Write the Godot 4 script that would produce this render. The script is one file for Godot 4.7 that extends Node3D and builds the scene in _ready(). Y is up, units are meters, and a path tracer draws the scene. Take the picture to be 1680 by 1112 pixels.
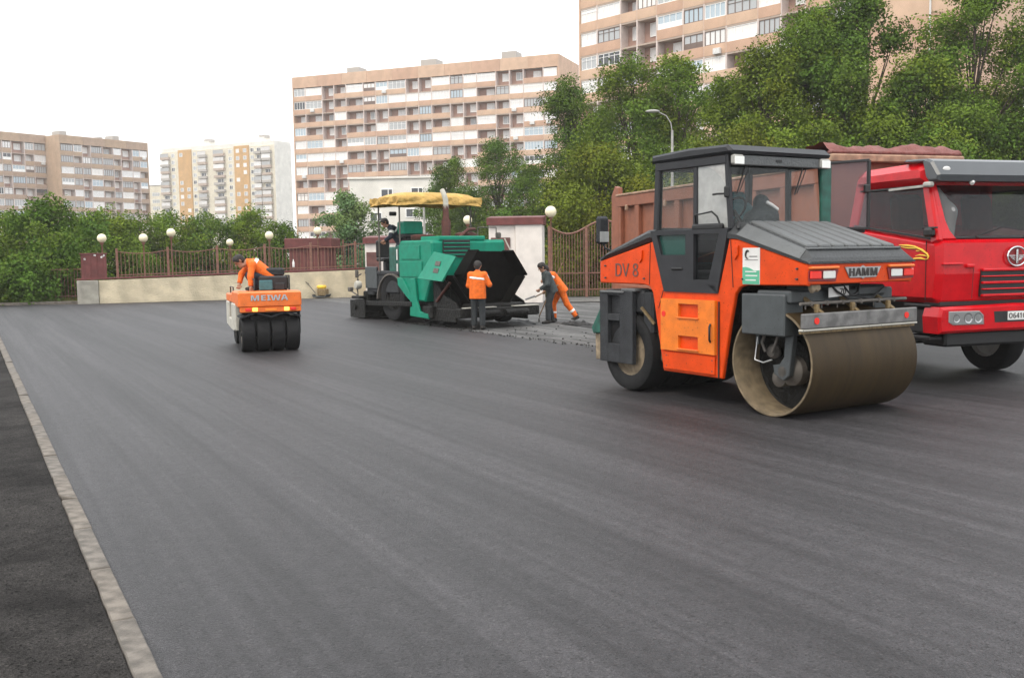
extends Node3D
# A freshly paved yard: tandem roller, dump truck, paver, small tyre roller, workers, fences, trees and apartment slabs.

var M := {}
var T := {}
var used := {}
var rng := RandomNumberGenerator.new()

# ------------------------------------------------------------------ mesh builder
class MB:
	var v := PackedVector3Array()
	var n := PackedVector3Array()
	var c := PackedColorArray()
	var uv := PackedVector2Array()
	var uv2 := PackedVector2Array()
	var t := Transform3D.IDENTITY

	func tri(a: Vector3, b: Vector3, d: Vector3):
		var A := t * a
		var B := t * b
		var D := t * d
		var nn := (B - A).cross(D - A)
		if nn.length_squared() < 1e-18:
			return
		nn = nn.normalized()
		v.append(A); v.append(D); v.append(B)
		n.append(nn); n.append(nn); n.append(nn)

	func trin(a: Vector3, b: Vector3, d: Vector3, na: Vector3, nb: Vector3, nd: Vector3):
		v.append(t * a); v.append(t * d); v.append(t * b)
		n.append((t.basis * na).normalized()); n.append((t.basis * nd).normalized()); n.append((t.basis * nb).normalized())

	func quad(a: Vector3, b: Vector3, d: Vector3, e: Vector3):
		tri(a, b, d)
		tri(a, d, e)

	func quad_out(a: Vector3, b: Vector3, d: Vector3, e: Vector3, o: Vector3):
		if (b - a).cross(d - a).dot(o) + (d - a).cross(e - a).dot(o) < 0.0:
			quad(a, e, d, b)
		else:
			quad(a, b, d, e)

	func tri_out(a: Vector3, b: Vector3, d: Vector3, o: Vector3):
		if (b - a).cross(d - a).dot(o) < 0.0:
			tri(a, d, b)
		else:
			tri(a, b, d)

	# box with chamfered edges
	func box(o: Vector3, s: Vector3, ch := 0.0, r := Basis.IDENTITY):
		var h := s * 0.5
		var k := minf(ch, minf(h.x, minf(h.y, h.z)) * 0.9)
		var ax := [r.x, r.y, r.z]
		var hh := [h.x, h.y, h.z]
		for i in 3:
			var j := (i + 1) % 3
			var l := (i + 2) % 3
			for sg in [-1.0, 1.0]:
				var f: Vector3 = o + ax[i] * hh[i] * sg
				var p: Vector3 = ax[j] * (hh[j] - k)
				var q: Vector3 = ax[l] * (hh[l] - k)
				quad_out(f - p - q, f + p - q, f + p + q, f - p + q, ax[i] * sg)
				if k > 0.0 and sg > 0.0:
					pass
		if k <= 0.0:
			return
		for i in 3:
			var j := (i + 1) % 3
			var l := (i + 2) % 3
			for sj in [-1.0, 1.0]:
				for sl in [-1.0, 1.0]:
					var a: Vector3 = o + ax[j] * hh[j] * sj + ax[l] * (hh[l] - k) * sl
					var b: Vector3 = o + ax[j] * (hh[j] - k) * sj + ax[l] * hh[l] * sl
					var e: Vector3 = ax[i] * (hh[i] - k)
					quad_out(a - e, a + e, b + e, b - e, ax[j] * sj + ax[l] * sl)
		for sx in [-1.0, 1.0]:
			for sy in [-1.0, 1.0]:
				for sz in [-1.0, 1.0]:
					var X: Vector3 = r.x * sx
					var Y: Vector3 = r.y * sy
					var Z: Vector3 = r.z * sz
					tri_out(o + X * h.x + Y * (h.y - k) + Z * (h.z - k), o + X * (h.x - k) + Y * h.y + Z * (h.z - k), o + X * (h.x - k) + Y * (h.y - k) + Z * h.z, X + Y + Z)

	func bar(a: Vector3, b: Vector3, w: float, d: float, ch := 0.0, upv := Vector3.UP):
		var z := (b - a)
		var L := z.length()
		z = z / L
		var x := upv.cross(z)
		if x.length() < 1e-4:
			x = Vector3.RIGHT.cross(z)
		x = x.normalized()
		var y := z.cross(x)
		box((a + b) * 0.5, Vector3(w, d, L), ch, Basis(x, y, z))

	# polygon in the plane (ax, ay) at o, extruded by dep
	func ext(pts: Array, o: Vector3, ax: Vector3, ay: Vector3, dep: Vector3, bev := 0.0):
		var pv := PackedVector2Array()
		for p in pts:
			pv.append(p)
		var area := 0.0
		for i in pv.size():
			var q := pv[(i + 1) % pv.size()]
			area += pv[i].x * q.y - q.x * pv[i].y
		var sg := signf(area)
		var ins := PackedVector2Array()
		var m := pv.size()
		for i in m:
			var d0 := (pv[i] - pv[(i + m - 1) % m]).normalized()
			var d1 := (pv[(i + 1) % m] - pv[i]).normalized()
			var n0 := Vector2(-d0.y, d0.x) * sg
			var n1 := Vector2(-d1.y, d1.x) * sg
			var bi := n0 + n1
			var den := maxf(0.35, 1.0 + n0.dot(n1))
			ins.append(pv[i] + bi / den * bev)
		var dl := dep.length()
		var dn := dep / dl
		var idx := Geometry2D.triangulate_polygon(pv)
		for k in range(0, idx.size(), 3):
			var a := ins[idx[k]]
			var b := ins[idx[k + 1]]
			var e := ins[idx[k + 2]]
			tri_out(o + dep + ax * a.x + ay * a.y, o + dep + ax * b.x + ay * b.y, o + dep + ax * e.x + ay * e.y, dn)
			tri_out(o + ax * a.x + ay * a.y, o + ax * b.x + ay * b.y, o + ax * e.x + ay * e.y, -dn)
		for i in m:
			var j := (i + 1) % m
			var d := (pv[j] - pv[i]).normalized()
			var out2 := Vector2(d.y, -d.x) * sg
			var od := ax * out2.x + ay * out2.y
			var a := o + ax * pv[i].x + ay * pv[i].y
			var b := o + ax * pv[j].x + ay * pv[j].y
			if bev > 0.0:
				quad_out(a + dn * bev, b + dn * bev, b + dep - dn * bev, a + dep - dn * bev, od)
				var ia := o + ax * ins[i].x + ay * ins[i].y
				var ib := o + ax * ins[j].x + ay * ins[j].y
				quad_out(a + dep - dn * bev, b + dep - dn * bev, ib + dep, ia + dep, od + dn)
				quad_out(a + dn * bev, b + dn * bev, ib, ia, od - dn)
			else:
				quad_out(a, b, b + dep, a + dep, od)

	func tube(p: Array, rad, sides := 8, cap := true):
		var m := p.size()
		var rings := []
		var nrm := []
		var ref := Vector3.UP
		var prevx := Vector3.ZERO
		for i in m:
			var d: Vector3
			if i == 0:
				d = p[1] - p[0]
			elif i == m - 1:
				d = p[m - 1] - p[m - 2]
			else:
				d = (p[i + 1] - p[i]).normalized() + (p[i] - p[i - 1]).normalized()
			d = d.normalized()
			var x: Vector3
			if prevx == Vector3.ZERO:
				ref = Vector3.UP if absf(d.y) < 0.9 else Vector3.RIGHT
				x = ref.cross(d).normalized()
			else:
				x = (prevx - d * prevx.dot(d)).normalized()
			prevx = x
			var y := d.cross(x)
			var r: float = rad[i] if rad is Array else rad
			var ring := []
			var nr := []
			for k in sides:
				var a := TAU * k / sides
				var q := x * cos(a) + y * sin(a)
				ring.append(p[i] + q * r)
				nr.append(q)
			rings.append(ring)
			nrm.append(nr)
		for i in m - 1:
			for k in sides:
				var l := (k + 1) % sides
				trin(rings[i][k], rings[i][l], rings[i + 1][l], nrm[i][k], nrm[i][l], nrm[i + 1][l])
				trin(rings[i][k], rings[i + 1][l], rings[i + 1][k], nrm[i][k], nrm[i + 1][l], nrm[i + 1][k])
		if cap:
			for k in sides:
				var l := (k + 1) % sides
				tri(p[0], rings[0][l], rings[0][k])
				tri(p[m - 1], rings[m - 1][k], rings[m - 1][l])

	# profile points (radius, height) turned about axis ax at o
	func lathe(pr: Array, o: Vector3, ax: Vector3, seg := 24):
		ax = ax.normalized()
		var x := (Vector3.UP if absf(ax.y) < 0.9 else Vector3.RIGHT).cross(ax).normalized()
		var y := ax.cross(x)
		var m := pr.size()
		var sn := []
		for i in m - 1:
			var d: Vector2 = (pr[i + 1] - pr[i]).normalized()
			sn.append(Vector2(d.y, -d.x))
		for i in m - 1:
			var n0: Vector2 = sn[i]
			var n1: Vector2 = sn[i]
			if i > 0 and sn[i - 1].dot(sn[i]) > 0.75:
				n0 = (sn[i - 1] + sn[i]).normalized()
			if i < m - 2 and sn[i + 1].dot(sn[i]) > 0.75:
				n1 = (sn[i + 1] + sn[i]).normalized()
			for k in seg:
				var a0 := TAU * k / seg
				var a1 := TAU * (k + 1) / seg
				var q0 := x * cos(a0) + y * sin(a0)
				var q1 := x * cos(a1) + y * sin(a1)
				var A: Vector3 = o + q0 * pr[i].x + ax * pr[i].y
				var B: Vector3 = o + q1 * pr[i].x + ax * pr[i].y
				var C: Vector3 = o + q1 * pr[i + 1].x + ax * pr[i + 1].y
				var D: Vector3 = o + q0 * pr[i + 1].x + ax * pr[i + 1].y
				var nA: Vector3 = q0 * n0.x + ax * n0.y
				var nB: Vector3 = q1 * n0.x + ax * n0.y
				var nC: Vector3 = q1 * n1.x + ax * n1.y
				var nD: Vector3 = q0 * n1.x + ax * n1.y
				if pr[i].x > 1e-5:
					trin(A, B, C, nA, nB, nC)
				if pr[i + 1].x > 1e-5:
					trin(A, C, D, nA, nC, nD)

	func ball(o: Vector3, r: Vector3, seg := 16, rows := 10):
		for i in rows:
			for k in seg:
				var q := []
				for e in [[i, k], [i, k + 1], [i + 1, k + 1], [i + 1, k]]:
					var th: float = PI * e[0] / rows
					var ph: float = TAU * e[1] / seg
					q.append(Vector3(sin(th) * cos(ph), cos(th), -sin(th) * sin(ph)))
				var ir := Vector3(1 / r.x, 1 / r.y, 1 / r.z)
				if i > 0:
					trin(o + q[0] * r, o + q[2] * r, o + q[1] * r, q[0] * ir, q[2] * ir, q[1] * ir)
				if i < rows - 1:
					trin(o + q[0] * r, o + q[3] * r, o + q[2] * r, q[0] * ir, q[3] * ir, q[2] * ir)

	# smooth sheet through a grid of points
	func sheet(g: Array, thick := 0.0):
		var a := g.size()
		var b: int = g[0].size()
		var nn := []
		for i in a:
			var row := []
			for j in b:
				var du: Vector3 = g[mini(i + 1, a - 1)][j] - g[maxi(i - 1, 0)][j]
				var dv: Vector3 = g[i][mini(j + 1, b - 1)] - g[i][maxi(j - 1, 0)]
				row.append(du.cross(dv).normalized())
			nn.append(row)
		for i in a - 1:
			for j in b - 1:
				trin(g[i][j], g[i + 1][j], g[i + 1][j + 1], nn[i][j], nn[i + 1][j], nn[i + 1][j + 1])
				trin(g[i][j], g[i + 1][j + 1], g[i][j + 1], nn[i][j], nn[i + 1][j + 1], nn[i][j + 1])
		if thick > 0.0:
			var h := []
			for i in a:
				var row := []
				for j in b:
					row.append(g[i][j] - nn[i][j] * thick)
				h.append(row)
			for i in a - 1:
				for j in b - 1:
					trin(h[i][j], h[i + 1][j + 1], h[i + 1][j], -nn[i][j], -nn[i + 1][j + 1], -nn[i + 1][j])
					trin(h[i][j], h[i][j + 1], h[i + 1][j + 1], -nn[i][j], -nn[i][j + 1], -nn[i + 1][j + 1])
			for i in a - 1:
				quad(g[i][0], h[i][0], h[i + 1][0], g[i + 1][0])
				quad(g[i][b - 1], g[i + 1][b - 1], h[i + 1][b - 1], h[i][b - 1])
			for j in b - 1:
				quad(g[0][j], g[0][j + 1], h[0][j + 1], h[0][j])
				quad(g[a - 1][j], h[a - 1][j], h[a - 1][j + 1], g[a - 1][j + 1])

	# bones [a, b, ra, rb] joined by a smooth minimum and meshed as surface nets; cuts are [point, normal] half spaces that are removed
	func nets(bones: Array, h: float, k: float, cuts := []):
		var lo := Vector3(1e9, 1e9, 1e9)
		var hi := -lo
		for b in bones:
			var r: float = maxf(b[2], b[3])
			lo = lo.min(b[0] - Vector3.ONE * r).min(b[1] - Vector3.ONE * r)
			hi = hi.max(b[0] + Vector3.ONE * r).max(b[1] + Vector3.ONE * r)
		lo -= Vector3.ONE * h * 3
		hi += Vector3.ONE * h * 3
		var nx := int((hi.x - lo.x) / h) + 2
		var ny := int((hi.y - lo.y) / h) + 2
		var nz := int((hi.z - lo.z) / h) + 2
		var f := PackedFloat32Array()
		f.resize(nx * ny * nz)
		f.fill(1.0)
		for b in bones:
			var A: Vector3 = b[0]
			var ra: float = b[2]
			var rb: float = b[3]
			var ab: Vector3 = b[1] - A
			var L2 := maxf(ab.length_squared(), 1e-9)
			var R := maxf(ra, rb) + h * 2.5 + k
			var l2: Vector3 = (A.min(b[1]) - Vector3.ONE * R - lo) / h
			var h2: Vector3 = (A.max(b[1]) + Vector3.ONE * R - lo) / h
			for z in range(maxi(0, int(l2.z)), mini(nz, int(h2.z) + 1)):
				for y in range(maxi(0, int(l2.y)), mini(ny, int(h2.y) + 1)):
					var base := (z * ny + y) * nx
					for x in range(maxi(0, int(l2.x)), mini(nx, int(h2.x) + 1)):
						var p := lo + Vector3(x, y, z) * h - A
						var s := clampf(p.dot(ab) / L2, 0.0, 1.0)
						var d := (p - ab * s).length() - (ra + (rb - ra) * s)
						var o := f[base + x]
						var m := clampf(0.5 + 0.5 * (o - d) / k, 0.0, 1.0)
						f[base + x] = o + (d - o) * m - k * m * (1.0 - m)
		if cuts.size() > 0:
			for z in nz:
				for y in ny:
					for x in nx:
						var i := (z * ny + y) * nx + x
						if f[i] < h * 2.0:
							var p := lo + Vector3(x, y, z) * h
							for q in cuts:
								if q.size() > 2 and (p - q[0]).length() > q[2]:
									continue
								f[i] = maxf(f[i], (p - q[0]).dot(q[1]))
		var vid := {}
		var vp := PackedVector3Array()
		var sx := 1
		var sy := nx
		var sz := nx * ny
		var offs := [0, sx, sy, sx + sy, sz, sx + sz, sy + sz, sx + sy + sz]
		var lim := h * 1.8
		for z in nz - 1:
			for y in ny - 1:
				for x in nx - 1:
					var i := (z * ny + y) * nx + x
					var f0 := f[i]
					if f0 > lim or f0 < -lim:
						continue
					var neg := 0
					for o in offs:
						if f[i + o] < 0.0:
							neg += 1
					if neg == 0 or neg == 8:
						continue
					var acc := Vector3.ZERO
					var cnt := 0
					for e in [[0, 1], [2, 3], [4, 5], [6, 7], [0, 2], [1, 3], [4, 6], [5, 7], [0, 4], [1, 5], [2, 6], [3, 7]]:
						var g0 := f[i + offs[e[0]]]
						var g1 := f[i + offs[e[1]]]
						if (g0 < 0.0) != (g1 < 0.0):
							var s := g0 / (g0 - g1)
							var c0 := Vector3(e[0] & 1, (e[0] >> 1) & 1, e[0] >> 2)
							var c1 := Vector3(e[1] & 1, (e[1] >> 1) & 1, e[1] >> 2)
							acc += c0.lerp(c1, s)
							cnt += 1
					vid[i] = vp.size()
					vp.append(lo + (Vector3(x, y, z) + acc / cnt) * h)
		var fs := PackedInt32Array()
		for i in vid:
			var neg: bool = f[i] < 0.0
			for e in [[sx, sy, sz], [sy, sz, sx], [sz, sx, sy]]:
				if (f[i + e[0]] < 0.0) != neg:
					var a: int = i
					var b: int = i - e[1]
					var cc: int = i - e[1] - e[2]
					var d: int = i - e[2]
					if vid.has(b) and vid.has(cc) and vid.has(d):
						var q := [vid[a], vid[b], vid[cc], vid[d]]
						if not neg:
							q.reverse()
						fs.append_array([q[0], q[1], q[2], q[0], q[2], q[3]])
		var vn := PackedVector3Array()
		vn.resize(vp.size())
		for i in range(0, fs.size(), 3):
			var q := (vp[fs[i + 1]] - vp[fs[i]]).cross(vp[fs[i + 2]] - vp[fs[i]])
			vn[fs[i]] += q
			vn[fs[i + 1]] += q
			vn[fs[i + 2]] += q
		for i in range(0, fs.size(), 3):
			trin(vp[fs[i]], vp[fs[i + 1]], vp[fs[i + 2]], vn[fs[i]], vn[fs[i + 1]], vn[fs[i + 2]])

	func mesh() -> ArrayMesh:
		var arr := []
		arr.resize(Mesh.ARRAY_MAX)
		arr[Mesh.ARRAY_VERTEX] = v
		arr[Mesh.ARRAY_NORMAL] = n
		if uv.size() == v.size():
			arr[Mesh.ARRAY_TEX_UV] = uv
		if uv2.size() == v.size():
			arr[Mesh.ARRAY_TEX_UV2] = uv2
		if c.size() == v.size():
			arr[Mesh.ARRAY_COLOR] = c
		var me := ArrayMesh.new()
		me.add_surface_from_arrays(Mesh.PRIMITIVE_TRIANGLES, arr)
		return me

# ------------------------------------------------------------------ node helpers
func V(x, y, z) -> Vector3:
	return Vector3(x, y, z)

func put(me, called: String, m, parent, at = Vector3.ZERO) -> MeshInstance3D:
	var o := MeshInstance3D.new()
	o.mesh = me.mesh() if me is MB else me
	o.material_override = m
	o.name = called
	parent.add_child(o, true)
	if at is Transform3D:
		o.transform = at
	else:
		o.position = at
	return o

func numbered(called: String) -> String:
	if not used.has(called):
		used[called] = 0
		return called
	used[called] += 1
	return "%s_%03d" % [called, used[called]]

func meta(o, label: String, category: String, group := "", kind := ""):
	if label != "":
		o.set_meta("label", label)
	if category != "":
		o.set_meta("category", category)
	if group != "":
		o.set_meta("group", group)
	if kind != "":
		o.set_meta("kind", kind)

func thing(called: String, label: String, category: String, tr = Transform3D.IDENTITY, group := "") -> Node3D:
	var o := Node3D.new()
	o.name = numbered(called)
	add_child(o)
	o.transform = tr
	meta(o, label, category, group)
	return o

func struct(called: String, me, m, at = Vector3.ZERO) -> MeshInstance3D:
	var o := put(me, numbered(called), m, self, at)
	o.set_meta("kind", "structure")
	return o

# frame with x along u, y up, z = u x y
func frame(o: Vector3, u: Vector3) -> Transform3D:
	u = u.normalized()
	return Transform3D(Basis(u, Vector3.UP, u.cross(Vector3.UP)), o)

func heading(o: Vector3, deg: float) -> Transform3D:
	return frame(o, Vector3(sin(deg_to_rad(deg)), 0, cos(deg_to_rad(deg))))

func slab(mb: MB, pts: Array, z0: float, z1: float, bev := 0.0):
	mb.ext(pts, Vector3(0, 0, z0), Vector3.RIGHT, Vector3.UP, Vector3(0, 0, z1 - z0), bev)

func P(a: Array) -> Array:
	var r := []
	for i in range(0, a.size(), 2):
		r.append(Vector2(a[i], a[i + 1]))
	return r

func text(called: String, s: String, size: float, m, parent, tr: Transform3D, depth := 0.006, bold := true):
	var tm := TextMesh.new()
	var f := SystemFont.new()
	f.font_names = PackedStringArray(["Droid Sans"])
	f.font_weight = 700 if bold else 400
	tm.font = f
	tm.text = s
	tm.font_size = 48
	tm.pixel_size = size / 35.0
	tm.depth = depth
	tm.curve_step = 2.0
	return put(tm, called, m, parent, tr)

# ------------------------------------------------------------------ textures and materials
func noise_img(sd: int, freq: float, size: int, lo: float, hi: float, gain := 1.0, typ := FastNoiseLite.TYPE_SIMPLEX_SMOOTH, oct := 4) -> Image:
	var fn := FastNoiseLite.new()
	fn.seed = sd
	fn.frequency = freq
	fn.noise_type = typ
	fn.fractal_octaves = oct
	var im := fn.get_seamless_image(size, size)
	im.convert(Image.FORMAT_RGB8)
	var d := im.get_data()
	for i in d.size():
		var x := clampf((d[i] / 255.0 - 0.5) * gain + 0.5, 0, 1)
		d[i] = int(255.0 * (lo + (hi - lo) * x))
	return Image.create_from_data(size, size, false, Image.FORMAT_RGB8, d)

func tex(im: Image) -> ImageTexture:
	im.generate_mipmaps()
	return ImageTexture.create_from_image(im)

func lin(r: float, g: float, b: float) -> Color:
	return Color(r, g, b).linear_to_srgb()

func mat(called: String, col: Color, rough := 0.7, metal := 0.0, tx = null, scl := 1.0, nrm = null, ns := 0.4) -> StandardMaterial3D:
	var m := StandardMaterial3D.new()
	m.resource_name = called
	m.albedo_color = col.linear_to_srgb()
	m.roughness = rough
	m.metallic = metal
	if tx != null or nrm != null:
		m.uv1_triplanar = true
		m.uv1_scale = Vector3.ONE * scl
	if tx != null:
		m.albedo_texture = tx
	if nrm != null:
		m.normal_enabled = true
		m.normal_texture = nrm
		m.normal_scale = ns
	M[called] = m
	return m

func make_materials():
	T.dirt = tex(noise_img(3, 0.010, 256, 0.84, 1.0, 1.4, FastNoiseLite.TYPE_SIMPLEX_SMOOTH, 6))
	T.soft = tex(noise_img(5, 0.012, 256, 0.93, 1.0, 1.4, FastNoiseLite.TYPE_SIMPLEX_SMOOTH, 6))
	T.grime = tex(noise_img(8, 0.016, 256, 0.74, 1.0, 1.5, FastNoiseLite.TYPE_SIMPLEX_SMOOTH, 6))
	T.grain = tex(noise_img(11, 0.2, 256, 0.7, 1.0, 1.6, FastNoiseLite.TYPE_VALUE, 3))
	var sp := noise_img(6, 0.010, 512, 0.90, 1.0, 1.4, FastNoiseLite.TYPE_SIMPLEX_SMOOTH, 6)
	var sr := RandomNumberGenerator.new()
	sr.seed = 66
	for i in 900:
		var x := sr.randi_range(2, 505)
		var y := sr.randi_range(2, 505)
		var g := sr.randf_range(0.25, 0.8)
		var w := 1 if sr.randf() < 0.8 else sr.randi_range(2, 3)
		sp.fill_rect(Rect2i(x, y, w, sr.randi_range(1, 2 + w)), Color(g, g, g))
	T.splash = tex(sp)
	var gi := noise_img(12, 0.11, 256, 0, 1, 1.4, FastNoiseLite.TYPE_SIMPLEX, 4)
	gi.bump_map_to_normal_map(4.0)
	T.bump = tex(gi)
	var wi := noise_img(14, 0.025, 256, 0, 1, 1.2, FastNoiseLite.TYPE_SIMPLEX_SMOOTH, 3)
	wi.bump_map_to_normal_map(10.0)
	T.wave = tex(wi)
	# drum: brown film in rolled bands
	# machines
	mat("orange", Color(0.70, 0.062, 0.002), 0.42, 0, T.splash, 0.8)
	mat("orange_box", Color(0.80, 0.185, 0.006), 0.5, 0, T.splash, 0.8)
	mat("orange_small", Color(0.80, 0.165, 0.016), 0.5, 0, T.splash, 0.8)
	mat("plastic", Color(0.036, 0.038, 0.042), 0.62, 0, T.dirt, 1.3, T.bump, 0.25)
	mat("hood", Color(0.034, 0.036, 0.038), 0.58, 0, T.splash, 0.8, T.bump, 0.2)  # darker than the ribs: shadow between them put into the colour
	mat("hood_rib", Color(0.105, 0.110, 0.112), 0.6, 0, T.splash, 0.8, T.bump, 0.2)
	mat("cab_grey", Color(0.030, 0.031, 0.035), 0.5, 0, T.splash, 0.8)
	mat("steel_grey", Color(0.062, 0.070, 0.074), 0.55, 0.1, T.splash, 0.8)
	mat("plate_grey", Color(0.21, 0.205, 0.20), 0.5, 0.3, T.grime, 1.2)
	mat("hopper_black", Color(0.007, 0.0065, 0.006), 0.7, 0, T.grime, 1.0)
	mat("black", Color(0.012, 0.012, 0.013), 0.55, 0, T.grime, 2.0)
	mat("dark_oily", Color(0.013, 0.0125, 0.0115), 0.6, 0, T.grime, 1.6, T.wave, 0.5)
	mat("rubber", Color(0.014, 0.014, 0.015), 0.78, 0, T.dirt, 2.0, T.bump, 0.3)
	mat("rubber_dusty", Color(0.075, 0.065, 0.052), 0.85, 0, T.grime, 1.8, T.bump, 0.3)
	mat("drum_steel", Color(0.062, 0.040, 0.016), 0.6, 0.0, drum_tex(), 1.0)
	M.drum_steel.uv1_triplanar = false
	mat("drum_inside", Color(0.20, 0.15, 0.09), 0.75, 0, T.grime, 1.6)
	mat("mud", Color(0.32, 0.25, 0.17), 0.9, 0, T.grime, 1.6)
	mat("brass", Color(0.28, 0.20, 0.10), 0.5, 0.4, T.grime, 3.0)
	mat("lens_white", Color(0.75, 0.75, 0.72), 0.15, 0.2)
	mat("lens_red", Color(0.75, 0.035, 0.025), 0.2)
	mat("lens_amber", Color(0.85, 0.25, 0.03), 0.2)
	mat("silver", Color(0.42, 0.42, 0.42), 0.32, 0.7)
	mat("chrome", Color(0.62, 0.62, 0.63), 0.15, 0.9)
	mat("letter", Color(0.035, 0.028, 0.026), 0.6)
	mat("letter_pale", Color(0.36, 0.42, 0.45), 0.5)
	mat("letter_dv", Color(0.105, 0.055, 0.045), 0.6)
	mat("white", Color(0.72, 0.71, 0.69), 0.55, 0, T.soft, 1.0)
	mat("print_green", Color(0.10, 0.42, 0.26), 0.6, 0, T.soft, 3.0)
	mat("red_paint", Color(0.56, 0.002, 0.008), 0.25, 0, T.splash, 0.8)
	M.red_paint.clearcoat_enabled = true
	M.red_paint.clearcoat = 0.25
	M.red_paint.clearcoat_roughness = 0.08
	mat("red_dark", Color(0.20, 0.008, 0.010), 0.4)
	mat("yellow", Color(0.80, 0.52, 0.05), 0.5)
	mat("truck_black", Color(0.012, 0.012, 0.013), 0.5, 0, T.dirt, 1.2)
	mat("visor", Color(0.062, 0.068, 0.075), 0.32, 0, T.soft, 1.0)
	mat("box_paint", Color(0.26, 0.088, 0.045), 0.6, 0, T.splash, 0.8)
	mat("box_rail", Color(0.42, 0.26, 0.17), 0.65, 0, T.grime, 1.0)
	mat("tarp", Color(0.21, 0.075, 0.065), 0.8, 0, T.dirt, 1.2, T.wave, 0.5)
	mat("teal", Color(0.0, 0.235, 0.145), 0.42, 0, T.splash, 0.8)
	mat("teal_light", Color(0.075, 0.46, 0.33), 0.4, 0, T.dirt, 1.2)
	mat("teal_dark", Color(0.012, 0.105, 0.075), 0.55, 0, T.grime, 1.2)
	mat("canopy", Color(0.60, 0.375, 0.105), 0.8, 0, T.dirt, 0.8, T.wave, 0.6)
	mat("fender", Color(0.13, 0.115, 0.10), 0.7, 0, T.grime, 1.3)
	mat("rust_red", Color(0.10, 0.028, 0.02), 0.75, 0, T.grime, 2.0)
	mat("panel_pale", Color(0.50, 0.48, 0.42), 0.6, 0, T.splash, 0.8)
	mat("seat_blue", Color(0.05, 0.16, 0.18), 0.7, 0, T.dirt, 2.0)
	mat("lamp_lit", Color(0.9, 0.6, 0.15), 0.3)
	M.lamp_lit.emission_enabled = true
	M.lamp_lit.emission = Color(1.0, 0.75, 0.25)
	M.lamp_lit.emission_energy_multiplier = 0.9
	var g := mat("glass", Color(0.03, 0.05, 0.045), 0.0)
	g.transparency = BaseMaterial3D.TRANSPARENCY_ALPHA
	g.albedo_color.a = 0.10
	g = mat("glass_green", Color(0.03, 0.10, 0.085), 0.04)
	g.transparency = BaseMaterial3D.TRANSPARENCY_ALPHA
	g.albedo_color.a = 0.55
	g = mat("glass_tint", Color(0.16, 0.12, 0.13), 0.04)
	g.transparency = BaseMaterial3D.TRANSPARENCY_ALPHA
	g.albedo_color.a = 0.38
	g = mat("glass_dark", Color(0.012, 0.014, 0.016), 0.0)
	g.transparency = BaseMaterial3D.TRANSPARENCY_ALPHA
	g.albedo_color.a = 0.36
	g = mat("glass_pale", Color(0.44, 0.45, 0.44), 0.25, 0, T.soft, 2.0)  # pale grey, mostly opaque pane
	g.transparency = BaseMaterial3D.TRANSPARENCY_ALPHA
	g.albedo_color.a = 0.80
	g = mat("glass_whitish", Color(0.62, 0.61, 0.59), 0.35, 0, T.dirt, 2.0)  # whiter than the pane it lies on
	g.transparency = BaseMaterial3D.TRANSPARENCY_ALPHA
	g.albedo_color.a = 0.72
	for q in ["glass", "glass_green", "glass_tint", "glass_dark"]:
		M[q].metallic_specular = 0.28
	M.hopper_black.metallic_specular = 0.12
	for q in ["drum_steel", "red_paint", "teal", "orange", "dark_oily", "plastic", "cab_grey", "rubber"]:
		M[q].metallic_specular = 0.35
	# people
	mat("skin", Color(0.36, 0.19, 0.12), 0.6)
	mat("hair", Color(0.018, 0.014, 0.012), 0.7)
	mat("hiviz", Color(0.92, 0.165, 0.006), 0.75, 0, T.dirt, 3.0, T.wave, 0.5)
	mat("strip", Color(0.80, 0.80, 0.77), 0.35)
	mat("cloth_dark", Color(0.028, 0.034, 0.038), 0.85, 0, T.dirt, 3.0, T.wave, 0.5)
	mat("cloth_navy", Color(0.020, 0.028, 0.045), 0.85, 0, T.dirt, 3.0, T.wave, 0.5)
	mat("cloth_grey", Color(0.055, 0.068, 0.070), 0.85, 0, T.dirt, 3.0, T.wave, 0.5)
	mat("boot", Color(0.020, 0.018, 0.016), 0.7)
	mat("wood", Color(0.30, 0.19, 0.10), 0.7, 0, T.grime, 3.0)
	# setting
	mat("brick", Color(0.60, 0.395, 0.275), 0.85, 0, T.soft, 0.15)  # bricks muted: part of the distance haze is mixed into the colour
	mat("brick_b", Color(0.56, 0.355, 0.25), 0.85, 0, T.soft, 0.15)
	mat("brick_c", Color(0.62, 0.425, 0.30), 0.85, 0, T.soft, 0.15)
	mat("brick_left", Color(0.45, 0.315, 0.215), 0.85, 0, T.soft, 0.15)  # left bricks lightened, with distance haze put into the colour
	mat("brick_left_b", Color(0.42, 0.295, 0.215), 0.85, 0, T.soft, 0.15)
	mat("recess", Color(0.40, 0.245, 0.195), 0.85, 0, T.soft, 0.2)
	mat("divider", Color(0.66, 0.56, 0.52), 0.85, 0, T.soft, 0.2)
	mat("slab", Color(0.42, 0.33, 0.27), 0.85)
	mat("win_frame", Color(0.86, 0.85, 0.83), 0.6)
	mat("win_frame_dark", Color(0.16, 0.11, 0.09), 0.6)
	mat("pane_pale", Color(0.74, 0.72, 0.71), 0.12)
	mat("pane_mid", Color(0.42, 0.43, 0.44), 0.08)
	mat("pane_dark", Color(0.06, 0.065, 0.075), 0.06)
	mat("pane_blue", Color(0.42, 0.50, 0.56), 0.08)
	mat("pane_curtain", Color(0.80, 0.76, 0.73), 0.3)
	mat("cream", Color(0.72, 0.66, 0.53), 0.85, 0, T.soft, 0.1)
	mat("cream_white", Color(0.76, 0.73, 0.67), 0.85, 0, T.soft, 0.1)
	mat("ochre", Color(0.56, 0.33, 0.13), 0.85, 0, T.soft, 0.1)
	mat("plaster", Color(0.74, 0.68, 0.63), 0.85, 0, T.soft, 0.5)
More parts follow.
